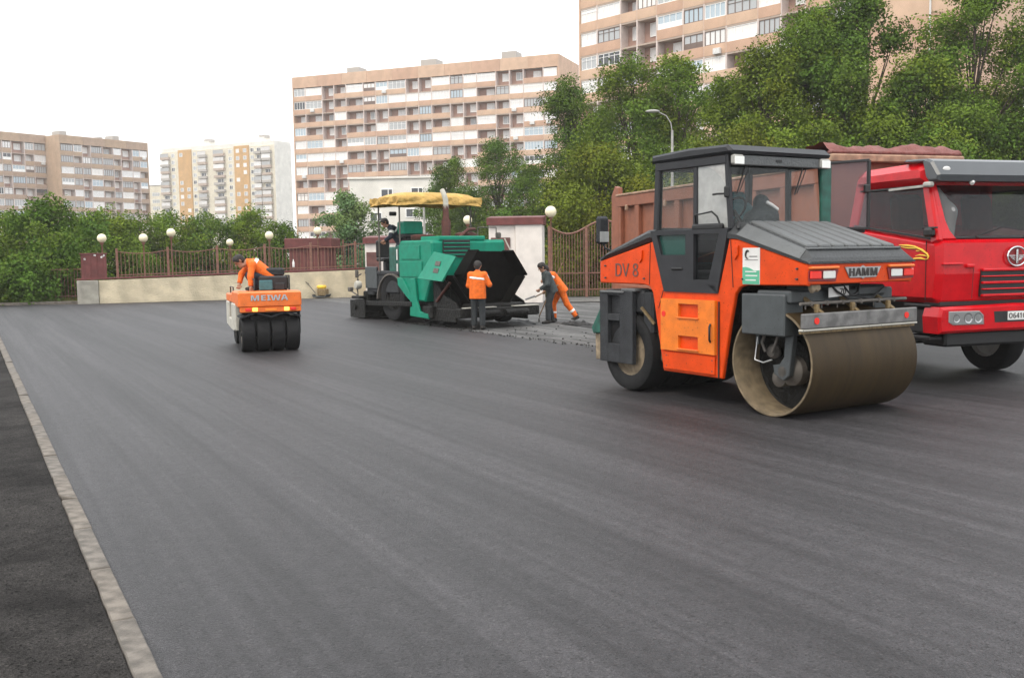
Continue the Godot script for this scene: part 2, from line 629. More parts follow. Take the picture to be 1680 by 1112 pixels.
	mat("wall_cream", Color(0.64, 0.55, 0.39), 0.9, 0, T.grime, 0.35, T.bump, 0.3)
	M.wall_cream.albedo_texture = T.dirt
	mat("concrete", Color(0.36, 0.34, 0.29), 0.9, 0, T.dirt, 0.6, T.bump, 0.3)
	mat("kerb_stone", Color(0.185, 0.160, 0.135), 0.95, 0, T.grime, 1.6, T.bump, 0.3)
	mat("kerb_stone_b", Color(0.170, 0.150, 0.130), 0.95, 0, T.grime, 1.6, T.bump, 0.3)
	mat("maroon", Color(0.155, 0.040, 0.036), 0.65, 0, T.dirt, 0.7)
	mat("maroon_panel", Color(0.14, 0.058, 0.050), 0.7, 0, T.dirt, 0.7)
	mat("fence_brown", Color(0.23, 0.105, 0.070), 0.6, 0, T.dirt, 2.0)
	mat("globe", Color(0.82, 0.74, 0.52), 0.3)
	mat("pole_grey", Color(0.42, 0.41, 0.38), 0.6, 0.2, T.dirt, 1.0)
	mat("bark", Color(0.085, 0.062, 0.045), 0.95, 0, T.grime, 1.5, T.bump, 0.6)
	mat("grey_roof", Color(0.40, 0.37, 0.34), 0.85)
	var lf := StandardMaterial3D.new()
	lf.resource_name = "leaf"
	lf.vertex_color_use_as_albedo = true
	lf.roughness = 0.8
	lf.metallic_specular = 0.15
	lf.backlight_enabled = true
	lf.backlight = Color(0.35, 0.42, 0.18)
	M.leaf = lf
	var gr := lf.duplicate()
	gr.resource_name = "grass"
	M.grass = gr

# brown film and wet bands running round the drum; u = round, v = across
func drum_tex() -> ImageTexture:
	var fn := FastNoiseLite.new()
	fn.seed = 21
	fn.frequency = 1.0
	fn.fractal_octaves = 4
	var im := Image.create(256, 256, false, Image.FORMAT_RGB8)
	for y in 256:
		var band := fn.get_noise_2d(y * 0.045, 3.0) * 0.5 + fn.get_noise_2d(y * 0.25, 9.0) * 0.10
		for x in 256:
			var a := TAU * x / 256.0
			var s := fn.get_noise_3d(cos(a) * 0.8, sin(a) * 0.8, y * 0.06) * 0.5
			var g := clampf(0.80 + 0.24 * (band * 0.6 + s), 0.3, 1.0)
			im.set_pixel(x, y, Color(g, g * 0.985, g * 0.96))
	return tex(im)

# ------------------------------------------------------------------ ground
func planar_uv(mb: MB, s1: float, deg: float, su: float, sv: float):
	var a := deg_to_rad(deg)
	var d := Vector2(sin(a), cos(a))
	var e := Vector2(cos(a), -sin(a))
	for p in mb.v:
		var q := Vector2(p.x, p.z)
		mb.uv.append(q * s1)
		mb.uv2.append(Vector2(q.dot(d) * su, q.dot(e) * sv))

func flat(pts: Array, y: float) -> MB:
	var mb := MB.new()
	var pv := PackedVector2Array()
	for p in pts:
		pv.append(p)
	var idx := Geometry2D.triangulate_polygon(pv)
	for k in range(0, idx.size(), 3):
		var a := pv[idx[k]]
		var b := pv[idx[k + 1]]
		var c := pv[idx[k + 2]]
		mb.tri_out(V(a.x, y, a.y), V(b.x, y, b.y), V(c.x, y, c.y), Vector3.UP)
	return mb

func grain_img(sd: int, size: int, base: float, amp: float, specks: int) -> Image:
	var r := RandomNumberGenerator.new()
	r.seed = sd
	var n1 := noise_img(sd, 0.02, size, 0, 1, 1.3)
	var im := Image.create(size, size, false, Image.FORMAT_RGB8)
	for y in size:
		for x in size:
			var g := base + amp * (r.randf() - 0.5) + 0.14 * (n1.get_pixel(x, y).r - 0.5)
			im.set_pixel(x, y, Color(g, g, g))
	for i in specks:
		var x := r.randi_range(1, size - 3)
		var y := r.randi_range(1, size - 3)
		var g := clampf(base + r.randf_range(-0.42, 0.30), 0, 1)
		im.fill_rect(Rect2i(x, y, r.randi_range(1, 4), r.randi_range(1, 4)), Color(g, g, g * 0.98))
	return im

# bands and tracks along u; tiles
func streak_img(sd: int, w: int, h: int, lo: float, hi: float, along: float, across: float, gain: float, fine_share := 0.0) -> Image:
	var fn := FastNoiseLite.new()
	fn.seed = sd
	fn.frequency = 1.0
	fn.fractal_octaves = 3
	var im := Image.create(w, h, false, Image.FORMAT_RGB8)
	for y in h:
		var b := TAU * y / h
		var cy := cos(b) * across
		var sy := sin(b) * across
		for x in w:
			var a := TAU * x / w
			var g := fn.get_noise_3d(cy + cos(a) * along, sy, sin(a) * along) * gain
			g += fn.get_noise_3d(cy * 3.1 + cos(a) * along * 1.7, sy * 3.1, 40.0 + sin(a) * along * 1.7) * gain * 0.55
			g += fn.get_noise_3d(cy * 9.0 + cos(a) * along * 1.3, sy * 9.0, 80.0 + sin(a) * along * 1.3) * gain * fine_share
			var q := lo + (hi - lo) * clampf(0.5 + g * 0.5, 0, 1)
			im.set_pixel(x, y, Color(q, q, minf(1.0, q * 1.005)))
	return im

func asphalt(called: String, col: Color, rough: float, fine: Texture2D, macro: Texture2D, bump: Texture2D, ns: float) -> StandardMaterial3D:
	var m := StandardMaterial3D.new()
	m.resource_name = called
	m.albedo_color = col.linear_to_srgb()
	m.albedo_texture = fine
	m.roughness = rough
	m.normal_enabled = true
	m.normal_texture = bump
	m.normal_scale = ns
	m.detail_enabled = true
	m.detail_albedo = macro
	m.detail_blend_mode = BaseMaterial3D.BLEND_MODE_MUL
	m.detail_uv_layer = BaseMaterial3D.DETAIL_UV_2
	M[called] = m
	return m

const KD := Vector2(-0.4835, -0.8753)   # kerb direction, away from the camera
const KA := Vector2(-1.57, -4.22)       # a point on the edge between kerb and new asphalt
const PD := Vector2(0.5105, 0.8599)     # edge of the new mat beside the paver, towards the camera

func make_ground():
	var fine := tex(grain_img(31, 512, 0.76, 0.50, 9000))
	var gi := grain_img(32, 512, 0.5, 0.5, 6000)
	gi.bump_map_to_normal_map(2.0)
	var bump := tex(gi)
	var macro := tex(streak_img(33, 512, 512, 0.68, 1.0, 0.9, 3.4, 1.2, 0.9))
	var macro2 := tex(streak_img(34, 512, 512, 0.62, 1.0, 1.6, 3.0, 2.2))
	var blot := tex(streak_img(35, 512, 512, 0.70, 1.0, 2.4, 2.4, 1.8))
	var am := asphalt("asphalt", Color(0.080, 0.0745, 0.080), 0.56, fine, macro, bump, 0.9)
	am.metallic_specular = 0.4
	asphalt("asphalt_path", Color(0.068, 0.063, 0.060), 0.95, fine, blot, bump, 0.6)
	M.asphalt_path.metallic_specular = 0.2
	asphalt("road_old", Color(0.24, 0.235, 0.23), 0.85, fine, macro2, bump, 0.8)
	asphalt("earth", Color(0.105, 0.100, 0.062), 0.95, fine, blot, bump, 1.0)
	asphalt("verge", Color(0.30, 0.285, 0.26), 0.9, fine, blot, bump, 0.8)
	# one sheet to the horizon
	var mb := flat(P([-900, 300, 900, 300, 900, -1500, -900, -1500]), -0.10)
	planar_uv(mb, 0.4, 30, 0.02, 0.05)
	struct("ground", mb, M.earth)
	# older road surface under and beside the new mat
	var far_left := KA + KD * 43.0
	mb = flat([KA + KD * -16.0, Vector2(60, 9.8), Vector2(60, -30), Vector2(18, -40.6), Vector2(4, -40.9), Vector2(1.4, -41.2), Vector2(-5, -46.5), Vector2(-9, -45.0), Vector2(-17.6, -41.3), far_left], -0.05)
	planar_uv(mb, 0.5, 30.7, 0.035, 0.16)
	struct("road", mb, M.road_old)
	# new mat, five centimetres thick with a ragged edge
	var e0 := Vector2(1.5, -19.35)
	var edge := []
	var r := RandomNumberGenerator.new()
	r.seed = 5
	var L := 40.0
	var s := 0.9
	while s > -11.35:
		var j := (r.randf() - 0.5) * 0.10
		edge.append(e0 + PD * s + Vector2(PD.y, -PD.x) * j)
		s -= r.randf_range(0.12, 0.3)
	var pts := [KA + KD * -16.0, Vector2(60, 9.0), Vector2(60, -32), Vector2(16, -27.0), Vector2(4.0, -19.9)]
	pts.append_array(edge)
	var n_edge := edge.size()
	for q in [Vector2(-4.28, -29.15), Vector2(-2.35, -30.55), Vector2(-1.95, -30.9), Vector2(-9.4, -43.3), Vector2(-9.6, -44.2), Vector2(-17.9, -40.5), far_left + Vector2(0.5, 1.0)]:
		pts.append(q)
	mb = flat(pts, 0.0)
	for i in range(4, n_edge + 7):
		var a: Vector2 = pts[i]
		var b: Vector2 = pts[i + 1]
		var o := Vector2(PD.y, -PD.x) * -1.0 if i > 0 else Vector2.ZERO
		o = Vector2((b - a).y, -(b - a).x).normalized()
		var o3 := V(o.x, 0.6, o.y)
		var off: Vector2 = Vector2(0.86, -0.51) * 0.10 if i < n_edge + 4 else Vector2(0.3, 0.4) * 0.15
		var A := V(a.x, 0, a.y)
		var B := V(b.x, 0, b.y)
		var A2 := V(a.x + off.x, -0.052, a.y + off.y)
		var B2 := V(b.x + off.x, -0.052, b.y + off.y)
		mb.quad_out(A, B, B2, A2, Vector3.UP)
	planar_uv(mb, 0.5, 28.9, 0.012, 0.055)
	struct("asphalt", mb, M.asphalt)
	# footpath left of the kerb
	var kn := Vector2(-KD.y, KD.x) * -1.0
	kn = Vector2(KD.y, -KD.x)      # to the left of the kerb seen from the camera
	var w := 0.115
	mb = flat([KA + KD * -16.0 + kn * w, KA + KD * 42.6 + kn * w, KA + KD * 42.6 + kn * 14.0, KA + KD * -16.0 + kn * 14.0], 0.004)
	planar_uv(mb, 0.5, -60, 0.06, 0.06)
	struct("path", mb, M.asphalt_path)
	# kerb of single stones
	var kerb := Node3D.new()
	kerb.name = "kerb"
	add_child(kerb)
	kerb.set_meta("kind", "structure")
	var at := -4.0
	var ks := RandomNumberGenerator.new()
	ks.seed = 9
	var i := 0
	while at < 41.5:
		var len := ks.randf_range(0.92, 1.02)
		var c := KA + KD * (at + len * 0.5) + kn * (w * 0.5 + ks.randf_range(-0.002, 0.002))
		var m := MB.new()
		var top := 0.022 + ks.randf_range(-0.006, 0.008)
		var hl := len * 0.5 - 0.006
		var hw := w * 0.5
		# outline seen from above with a few broken edges
		var pl := []
		for q in 9:
			pl.append(Vector2(-hl + 2.0 * hl * q / 8.0, hw - absf(ks.randfn(0, 0.0012))))
		for q in 9:
			pl.append(Vector2(hl - 2.0 * hl * q / 8.0, -hw + absf(ks.randfn(0, 0.004))))
		if i == 8:
			pl[17] += Vector2(0.10, 0.045)
			pl[16] += Vector2(0.02, 0.02)
		var yaw := ks.randf_range(-0.002, 0.002)
		var ax := V(KD.x, 0, KD.y).rotated(Vector3.UP, yaw)
		var ay := V(-kn.x, 0, -kn.y).rotated(Vector3.UP, yaw)
		m.ext(pl, V(0, -0.2, 0), ax, ay, V(0, 0.2 + top, 0), 0.006)
		put(m, "kerb_stone", M.kerb_stone if ks.randf() < 0.6 else M.kerb_stone_b, kerb, V(c.x, 0, c.y))
		at += len
		i += 1
	# verge and kerb along the far edge on both sides
	mb = flat(P([-40, -34.5, -17.9, -41.35, -17.9, -44, -46, -38]), -0.03)
	planar_uv(mb, 0.5, 70, 0.05, 0.1)
	struct("verge", mb, M.earth)
	var kb := MB.new()
	kb.bar(V(-42, 0.0, -33.8), V(-17.95, 0.0, -41.25), 0.16, 0.22, 0.015)
	struct("far_kerb", kb, M.kerb_stone)
	mb = flat(P([1.3, -37.4, 60, -30.2, 60, -44, 1.3, -44.4]), -0.02)
	planar_uv(mb, 0.5, 85, 0.06, 0.15)
	struct("pavement", mb, M.verge)
	mb = flat(P([1.3, -41.6, 60, -38.0, 60, -70, 1.3, -70]), 0.012)
	planar_uv(mb, 0.6, 40, 0.05, 0.05)
	struct("lawn", mb, M.earth)
	# loose hot mix in front of the paver
	var lm := MB.new()
	var r2 := RandomNumberGenerator.new()
	r2.seed = 77
	for k in 420:
		var t := r2.randf()
		var side := r2.randfn(0.12, 0.16)
		if r2.randf() < 0.3:
			side = r2.randfn(1.2, 0.8)
		var q := e0 + PD * lerpf(-9.0, 3.0, t) + Vector2(PD.y, -PD.x) * side
		var rad := r2.randf_range(0.006, 0.02)
		lm.t = Transform3D(Basis.from_euler(V(r2.randf() * 6, r2.randf() * 6, r2.randf() * 6)), V(q.x, -0.05 + rad * 0.5 if side > 0.1 else rad * 0.4, q.y))
		lm.box(V(0, 0, 0), V(rad * 2, rad * 1.4, rad * 1.7), rad * 0.3)
	var lo := put(lm, "loose_asphalt", M.asphalt, self)
	mat("loose", Color(0.022, 0.021, 0.021), 0.8, 0, T.grime, 2.0)
	lo.material_override = M.loose
	meta(lo, "crumbs of loose black asphalt along the edge of the new mat", "asphalt crumbs", "", "stuff")
	# low heaps of mix spilled beside the workers
	var heaps := [[1.75, -25.6, 0.9, 0.20, 0.10, "flat heap of black asphalt behind the orange worker's feet"], [2.5, -24.2, 1.5, 0.30, 0.07, "long thin spill of black asphalt running towards the big roller"], [0.15, -27.0, 0.9, 0.30, 0.07, "small spill of black asphalt under the hopper's corner"]]
	for hp in heaps:
		var hm := MB.new()
		var g := []
		var fn := FastNoiseLite.new()
		fn.seed = int(hp[0] * 100)
		fn.frequency = 2.2
		for a in 21:
			var row := []
			for b in 15:
				var u := a / 10.0 - 1.0
				var q := b / 7.0 - 1.0
				var rr := u * u + q * q + fn.get_noise_2d(u * 0.7, q * 0.7) * 0.7
				var hh: float = hp[4] * maxf(0.0, 1.0 - rr) * (1.0 + fn.get_noise_2d(u * 3, q * 3) * 0.6)
				row.append(V(PD.x * u * hp[2] - PD.y * q * hp[3], hh - (0.01 if rr > 0.98 else 0.0), PD.y * u * hp[2] + PD.x * q * hp[3]))
			g.append(row)
		hm.sheet(g)
		var ho := put(hm, numbered("asphalt_heap"), M.loose, self, V(hp[0], -0.048, hp[1]))
		meta(ho, hp[5], "asphalt heap", "spilled asphalt ahead of the paver")

# ------------------------------------------------------------------ plants
const LEAVES := 16

# a twig's worth of leaves: four corners each
func cluster(sd: int, rad: float, size: float) -> Array:
	var r := RandomNumberGenerator.new()
	r.seed = sd
	var pv := PackedVector3Array()
	var nv := PackedVector3Array()
	for i in LEAVES:
		var p := V(r.randfn(), r.randfn() * 0.8, r.randfn()).normalized() * rad * pow(r.randf(), 0.5)
		var up := V(r.randfn() * 0.55, 1.0, r.randfn() * 0.55).normalized()
		var d := V(r.randfn(), 0, r.randfn())
		d = (d - up * d.dot(up)).normalized()
		var s := d.cross(up)
		var L := size * r.randf_range(0.7, 1.25)
		var w := L * 0.34
		var m := p + d * L * 0.45
		pv.append(p); pv.append(m + s * w + up * w * 0.3); pv.append(p + d * L); pv.append(m - s * w + up * w * 0.3)
		for q in [up, up + s * 0.3, up, up - s * 0.3]:
			nv.append(q.normalized())
	return [pv, nv]

func leaf_index(n: int) -> PackedInt32Array:
	var ix := PackedInt32Array()
	ix.resize(n * 6)
	for i in n:
		var k := i * 6
		var b := i * 4
		ix[k] = b; ix[k + 1] = b + 2; ix[k + 2] = b + 1
		ix[k + 3] = b; ix[k + 4] = b + 3; ix[k + 5] = b + 2
	return ix

var leaf_ix := PackedInt32Array()
var clusters := []

func tree(called: String, label: String, category: String, group: String, x: float, z: float, H: float, R: float, base: float, tone: Color, ncl: int, sd: int, scl := 1.0, lean := 0.0, squash := 1.0):
	var r := RandomNumberGenerator.new()
	r.seed = sd
	var root := thing(called, label, category, Transform3D(Basis.IDENTITY, V(x, -0.09, z)), group)
	var tr := MB.new()
	var top := V(lean, H * 0.86, 0)
	var path := []
	var rad := []
	var tr0 := 0.035 * pow(H, 0.75)
	for i in 8:
		var t := i / 7.0
		path.append(V(lean * t * t + sin(t * 5.0 + sd) * 0.12 * t, H * 0.86 * t - (0.15 if i == 0 else 0.0), cos(t * 4.0 + sd) * 0.12 * t))
		rad.append(maxf(0.02, tr0 * (1.25 if i == 0 else 1.0) * (1.0 - t * 0.88)))
	tr.tube(path, rad, 8)
	var blobs := []
	var nb := int(20 + H * 1.8)
	for i in nb:
		var t := pow((i + r.randf()) / nb, 0.9)
		var env := R * pow(sin(PI * clampf(0.10 + 0.86 * t, 0, 1)), 0.62)
		if t > 0.75:
			env *= 0.85
		var a := r.randf() * TAU
		var rr := env * pow(r.randf(), 0.45) * 0.86
		var y := base + (H - base) * (0.04 + 0.90 * t)
		var br := R * r.randf_range(0.26, 0.44) * (1.0 - 0.35 * t)
		var bl := V(cos(a) * rr + lean * (y / H) * (y / H), y, sin(a) * rr * squash)
		blobs.append([bl, br])
		var f := clampf((y / (H * 0.86)) * r.randf_range(0.45, 0.75), 0.05, 0.95)
		var k := int(f * 7.0)
		var s0: Vector3 = path[k].lerp(path[k + 1], f * 7.0 - k)
		var mid: Vector3 = s0.lerp(bl, 0.55) + V(0, -0.06 * rr, 0)
		tr.tube([s0, mid, bl], [rad[k] * 0.45 + 0.01, rad[k] * 0.25 + 0.008, 0.008], 5, false)
	put(tr, "trunk", M.bark, root)
	var cv: PackedVector3Array = clusters[sd % clusters.size()][0]
	var cn: PackedVector3Array = clusters[sd % clusters.size()][1]
	var av := PackedVector3Array()
	var an := PackedVector3Array()
	var ac := PackedColorArray()
	var one := PackedColorArray()
	one.resize(cv.size())
	var wsum := 0.0
	for b in blobs:
		wsum += b[1] * b[1]
	for b in blobs:
		var want := int(ceil(ncl * b[1] * b[1] / wsum))
		var bt := r.randf_range(0.85, 1.14)
		var hue := r.randf_range(-0.12, 0.12)
		for q in want:
			var d := V(r.randfn(), r.randfn(), r.randfn()).normalized()
			var p: Vector3 = b[0] + d * b[1] * pow(r.randf(), 0.40) * V(1.15, 0.85, 1.15 * squash) * (1.0 + 0.20 * r.randfn())
			if p.y < 0.15:
				p.y = 0.15 + r.randf() * 0.5
			var s := scl * r.randf_range(0.7, 1.35)
			var yv := (d + V(r.randfn(), r.randfn(), r.randfn()) * 0.45 + V(0, 0.45, 0)).normalized()
			var xv := yv.cross(V(r.randfn(), r.randfn(), r.randfn())).normalized()
			var bs := Basis(xv, yv, xv.cross(yv))
			av.append_array(Transform3D(bs.scaled(Vector3.ONE * s), p) * cv)
			an.append_array(Transform3D(bs, Vector3.ZERO) * cn)
			var k := bt * r.randf_range(0.84, 1.16)
			one.fill(Color(tone.r * k * (1.0 + hue), tone.g * k, tone.b * k * (1.0 - hue)))
			ac.append_array(one)
	var arr := []
	arr.resize(Mesh.ARRAY_MAX)
	arr[Mesh.ARRAY_VERTEX] = av
	arr[Mesh.ARRAY_NORMAL] = an
	arr[Mesh.ARRAY_COLOR] = ac
	arr[Mesh.ARRAY_INDEX] = leaf_ix.slice(0, av.size() / 4 * 6)
	var me := ArrayMesh.new()
	me.add_surface_from_arrays(Mesh.PRIMITIVE_TRIANGLES, arr)
	put(me, "crown", M.leaf, root)
	return root

func make_trees():
	for i in 5:
		clusters.append(cluster(100 + i, 0.33, 0.125))
	leaf_ix = leaf_index(6000 * LEAVES)
	var g1 := Color(0.122, 0.183, 0.026)
	var g2 := Color(0.088, 0.146, 0.024)
	var g3 := Color(0.135, 0.160, 0.022)
	var g4 := Color(0.105, 0.170, 0.035)
	var rows := [
		["leafy_tree", "bushy green tree at the far left edge behind the brown posts", -25.3, -50.0, 4.3, 2.3, 0.5, g1, 900],
		["leafy_tree", "dense dark green tree left of the maroon panel", -21.9, -47.0, 4.6, 2.3, 0.7, g2, 1200],
		["leafy_tree", "green tree right behind the leftmost globe lamp", -21.9, -53.0, 4.4, 2.2, 0.4, g1, 900],
		["leafy_tree", "low green tree behind the second globe lamp from the left", -21.3, -57.0, 4.4, 2.2, 0.4, g1, 800],
		["leafy_tree", "green tree in front of the grey and ochre tower's left end", -20.5, -60.0, 4.7, 2.4, 0.4, g1, 900],
		["leafy_tree", "green tree in front of the ochre tower's middle balconies", -18.7, -62.0, 4.6, 2.3, 0.4, g4, 900],
		["leafy_tree", "green tree below the ochre tower's white gable", -16.2, -62.0, 4.8, 2.4, 0.4, g1, 900],
		["leafy_tree", "small green tree left of the maroon kiosk", -14.3, -62.0, 4.0, 1.7, 0.3, g2, 600],
		["leafy_tree", "dark undergrowth tree low at the far left beside the footpath", -24.4, -44.8, 2.6, 1.9, 0.1, g2, 700],
		["leafy_tree", "dark shrubby tree just left of the low wall's end", -19.9, -43.9, 2.9, 1.6, 0.1, g2, 800],
		["low_shrub", "low dark shrub in front of the far left fence posts", -24.3, -40.2, 1.9, 1.5, 0.1, g2, 420],
		["low_shrub", "low dark shrub between the far left fence and the wall's end block", -20.6, -41.6, 2.0, 1.5, 0.1, g2, 420],
		["leafy_tree", "pale green rounded tree left of the yellow canopy", -9.3, -58.0, 5.6, 2.0, 0.4, Color(0.14, 0.215, 0.085), 1300],
		["leafy_tree", "slim dark tree rising behind the yellow canopy's left half", -4.9, -80.0, 9.9, 2.6, 1.0, g2, 1300],
		["leafy_tree", "pointed green tree in front of the long apartment block", -0.85, -78.0, 11.0, 3.0, 1.0, g2, 1600],
		["leafy_tree", "low dark tree between the two pointed trees behind the canopy", -3.0, -75.0, 7.2, 2.5, 0.5, g2, 1100],
		["leafy_tree", "thin loose tree right of the pointed tree by the white gatehouse", 1.9, -74.0, 8.6, 2.2, 0.6, g2, 800],
		["leafy_tree", "dark tree low behind the white gatehouse's maroon roof", 0.2, -60.0, 4.6, 2.3, 0.4, g2, 900],
		["leafy_tree", "tall dark green tree at the corner of the two apartment blocks", 4.2, -62.0, 13.0, 2.9, 1.5, g2, 2300],
		["leafy_tree", "tall tree covering the upper apartment block's left bays", 7.3, -58.0, 13.3, 3.2, 2.0, g1, 2600],
		["willow_tree", "yellowish green rounded tree behind the wavy brown fence", 4.3, -47.0, 7.0, 2.9, 0.3, g3, 2600],
		["leafy_tree", "green tree behind the grey street lamp", 9.5, -56.0, 13.2, 2.7, 1.5, g1, 2200],
		["leafy_tree", "dark green tree filling the gap left of the roller's cab", 7.4, -50.0, 6.6, 2.5, 0.4, g2, 1500],
		["leafy_tree", "light green tree above the roller's roof, left one", 10.9, -49.0, 10.6, 2.4, 1.2, g1, 2000],
		["leafy_tree", "yellow green tree above the middle of the roller's roof", 11.9, -47.0, 11.6, 2.4, 1.2, Color(0.130, 0.170, 0.022), 2200],
		["leafy_tree", "large green tree above the roller's open door", 14.2, -48.0, 13.6, 3.2, 1.5, g1, 2900],
		["leafy_tree", "tall dark green tree above the tarpaulin of the truck", 16.7, -47.0, 14.4, 2.9, 1.5, g2, 2700],
		["leafy_tree", "shorter green tree with the blank brick wall showing above it", 18.6, -45.5, 10.6, 2.6, 0.8, g1, 2300],
		["leafy_tree", "tall green tree above the red truck's cab", 21.4, -46.0, 14.6, 2.7, 1.5, g1, 2600],
		["leafy_tree", "dark tall tree at the right edge of the picture", 24.2, -45.0, 14.2, 3.0, 1.0, g2, 2400],
		["leafy_tree", "low leafy tree just over the roller cab's left roof edge", 9.9, -44.6, 7.4, 2.4, 0.4, g3, 1700],
		["leafy_tree", "low leafy tree just over the roller cab's right roof edge", 13.0, -44.0, 7.6, 2.5, 0.4, g1, 1700],
		["leafy_tree", "low bright green tree over the truck's rolled tarpaulin", 16.2, -43.5, 7.8, 2.5, 0.4, g1, 1800],
		["leafy_tree", "low bright green tree over the red cab's grey visor", 19.4, -43.5, 8.2, 2.5, 0.4, g1, 1800],
		["leafy_tree", "low dark tree over the truck at the right edge", 22.4, -43.0, 8.0, 2.6, 0.4, g2, 1800],
		["leafy_tree", "hedge-like tree seen through the roller's windscreen", 6.9, -45.5, 4.6, 2.2, 0.2, g2, 1200]]
	var sd := 200
	for a in rows:
		sd += 7
		var grp := "trees behind the left fence" if a[2] < -12 else ("trees behind the gatehouse" if a[2] < 3 else "trees along the right side")
		tree(a[0], a[1], "tree", grp, a[2], a[3], a[4], a[5] * (1.16 if a[2] > 3 else 1.05), a[6], a[7], int(a[8] * (1.50 if a[2] > 3 else (1.45 if a[2] > -6 else 1.1))), sd)
	# rough grass at the foot of the fences
	var gm := MB.new()
	var r := RandomNumberGenerator.new()
	r.seed = 4
	for i in 9:
		var d := V(r.randfn() * 0.4, 1, r.randfn() * 0.4).normalized()
		var b := V(r.randfn() * 0.05, 0, r.randfn() * 0.05)
		var s := d.cross(V(r.randfn(), 0, r.randfn())).normalized() * 0.012
		var h := r.randf_range(0.12, 0.30)
		gm.tri(b - s, b + s, b + d * h + V(r.randfn(), 0, r.randfn()) * 0.05)
	var mm := MultiMesh.new()
	mm.transform_format = MultiMesh.TRANSFORM_3D
	mm.use_colors = true
	mm.mesh = gm.mesh()
	var strips := [[1.4, -41.9, 16, -40.8, 0.9, 2600], [-42, -36.2, -18.1, -42.8, 2.4, 5000], [4, -43.6, 30, -41.5, 1.8, 3000]]
	var tot := 0
	for s in strips:
		tot += s[5]
	mm.instance_count = tot
	var k := 0
	for s in strips:
		for i in s[5]:
			var t := r.randf()
			var p := V(lerpf(s[0], s[2], t), 0.0 if s[0] > 0 else -0.03, lerpf(s[1], s[3], t) + r.randf_range(-0.5, 0.5) * s[4])
			mm.set_instance_transform(k, Transform3D(Basis(Vector3.UP, r.randf() * 6.3).scaled(Vector3.ONE * r.randf_range(0.6, 1.3)), p))
			var q := r.randf_range(0.7, 1.25)
			mm.set_instance_color(k, Color(0.13 * q * r.randf_range(0.8, 1.3), 0.14 * q, 0.05 * q))
			k += 1
	var mi := MultiMeshInstance3D.new()
	mi.name = "grass"
	mi.multimesh = mm
	mi.material_override = M.grass
	add_child(mi)
	meta(mi, "short rough grass at the foot of the fences", "grass", "", "stuff")

# ------------------------------------------------------------------ fences, gate, lamps
func globe_lamp(label: String, x: float, y: float, z: float, y0: float, r := 0.19):
	var t := thing("globe_lamp", label, "lamp", Transform3D(Basis.IDENTITY, V(x, y0, z)), "globe lamps along the fences")
	var p := MB.new()
	var top := y - y0 - r * 0.9
	p.lathe([Vector2(0.07, 0), Vector2(0.07, 0.25), Vector2(0.035, 0.30), Vector2(0.030, top - 0.10), Vector2(0.075, top - 0.04), Vector2(0.08, top + 0.02), Vector2(0.0, top + 0.02)], V(0, -0.02, 0), Vector3.UP, 10)
	put(p, "pole", M.fence_brown, t)
	var g := MB.new()
	g.ball(V(0, y - y0, 0), Vector3.ONE * r, 18, 12)
	put(g, "globe", M.globe, t)

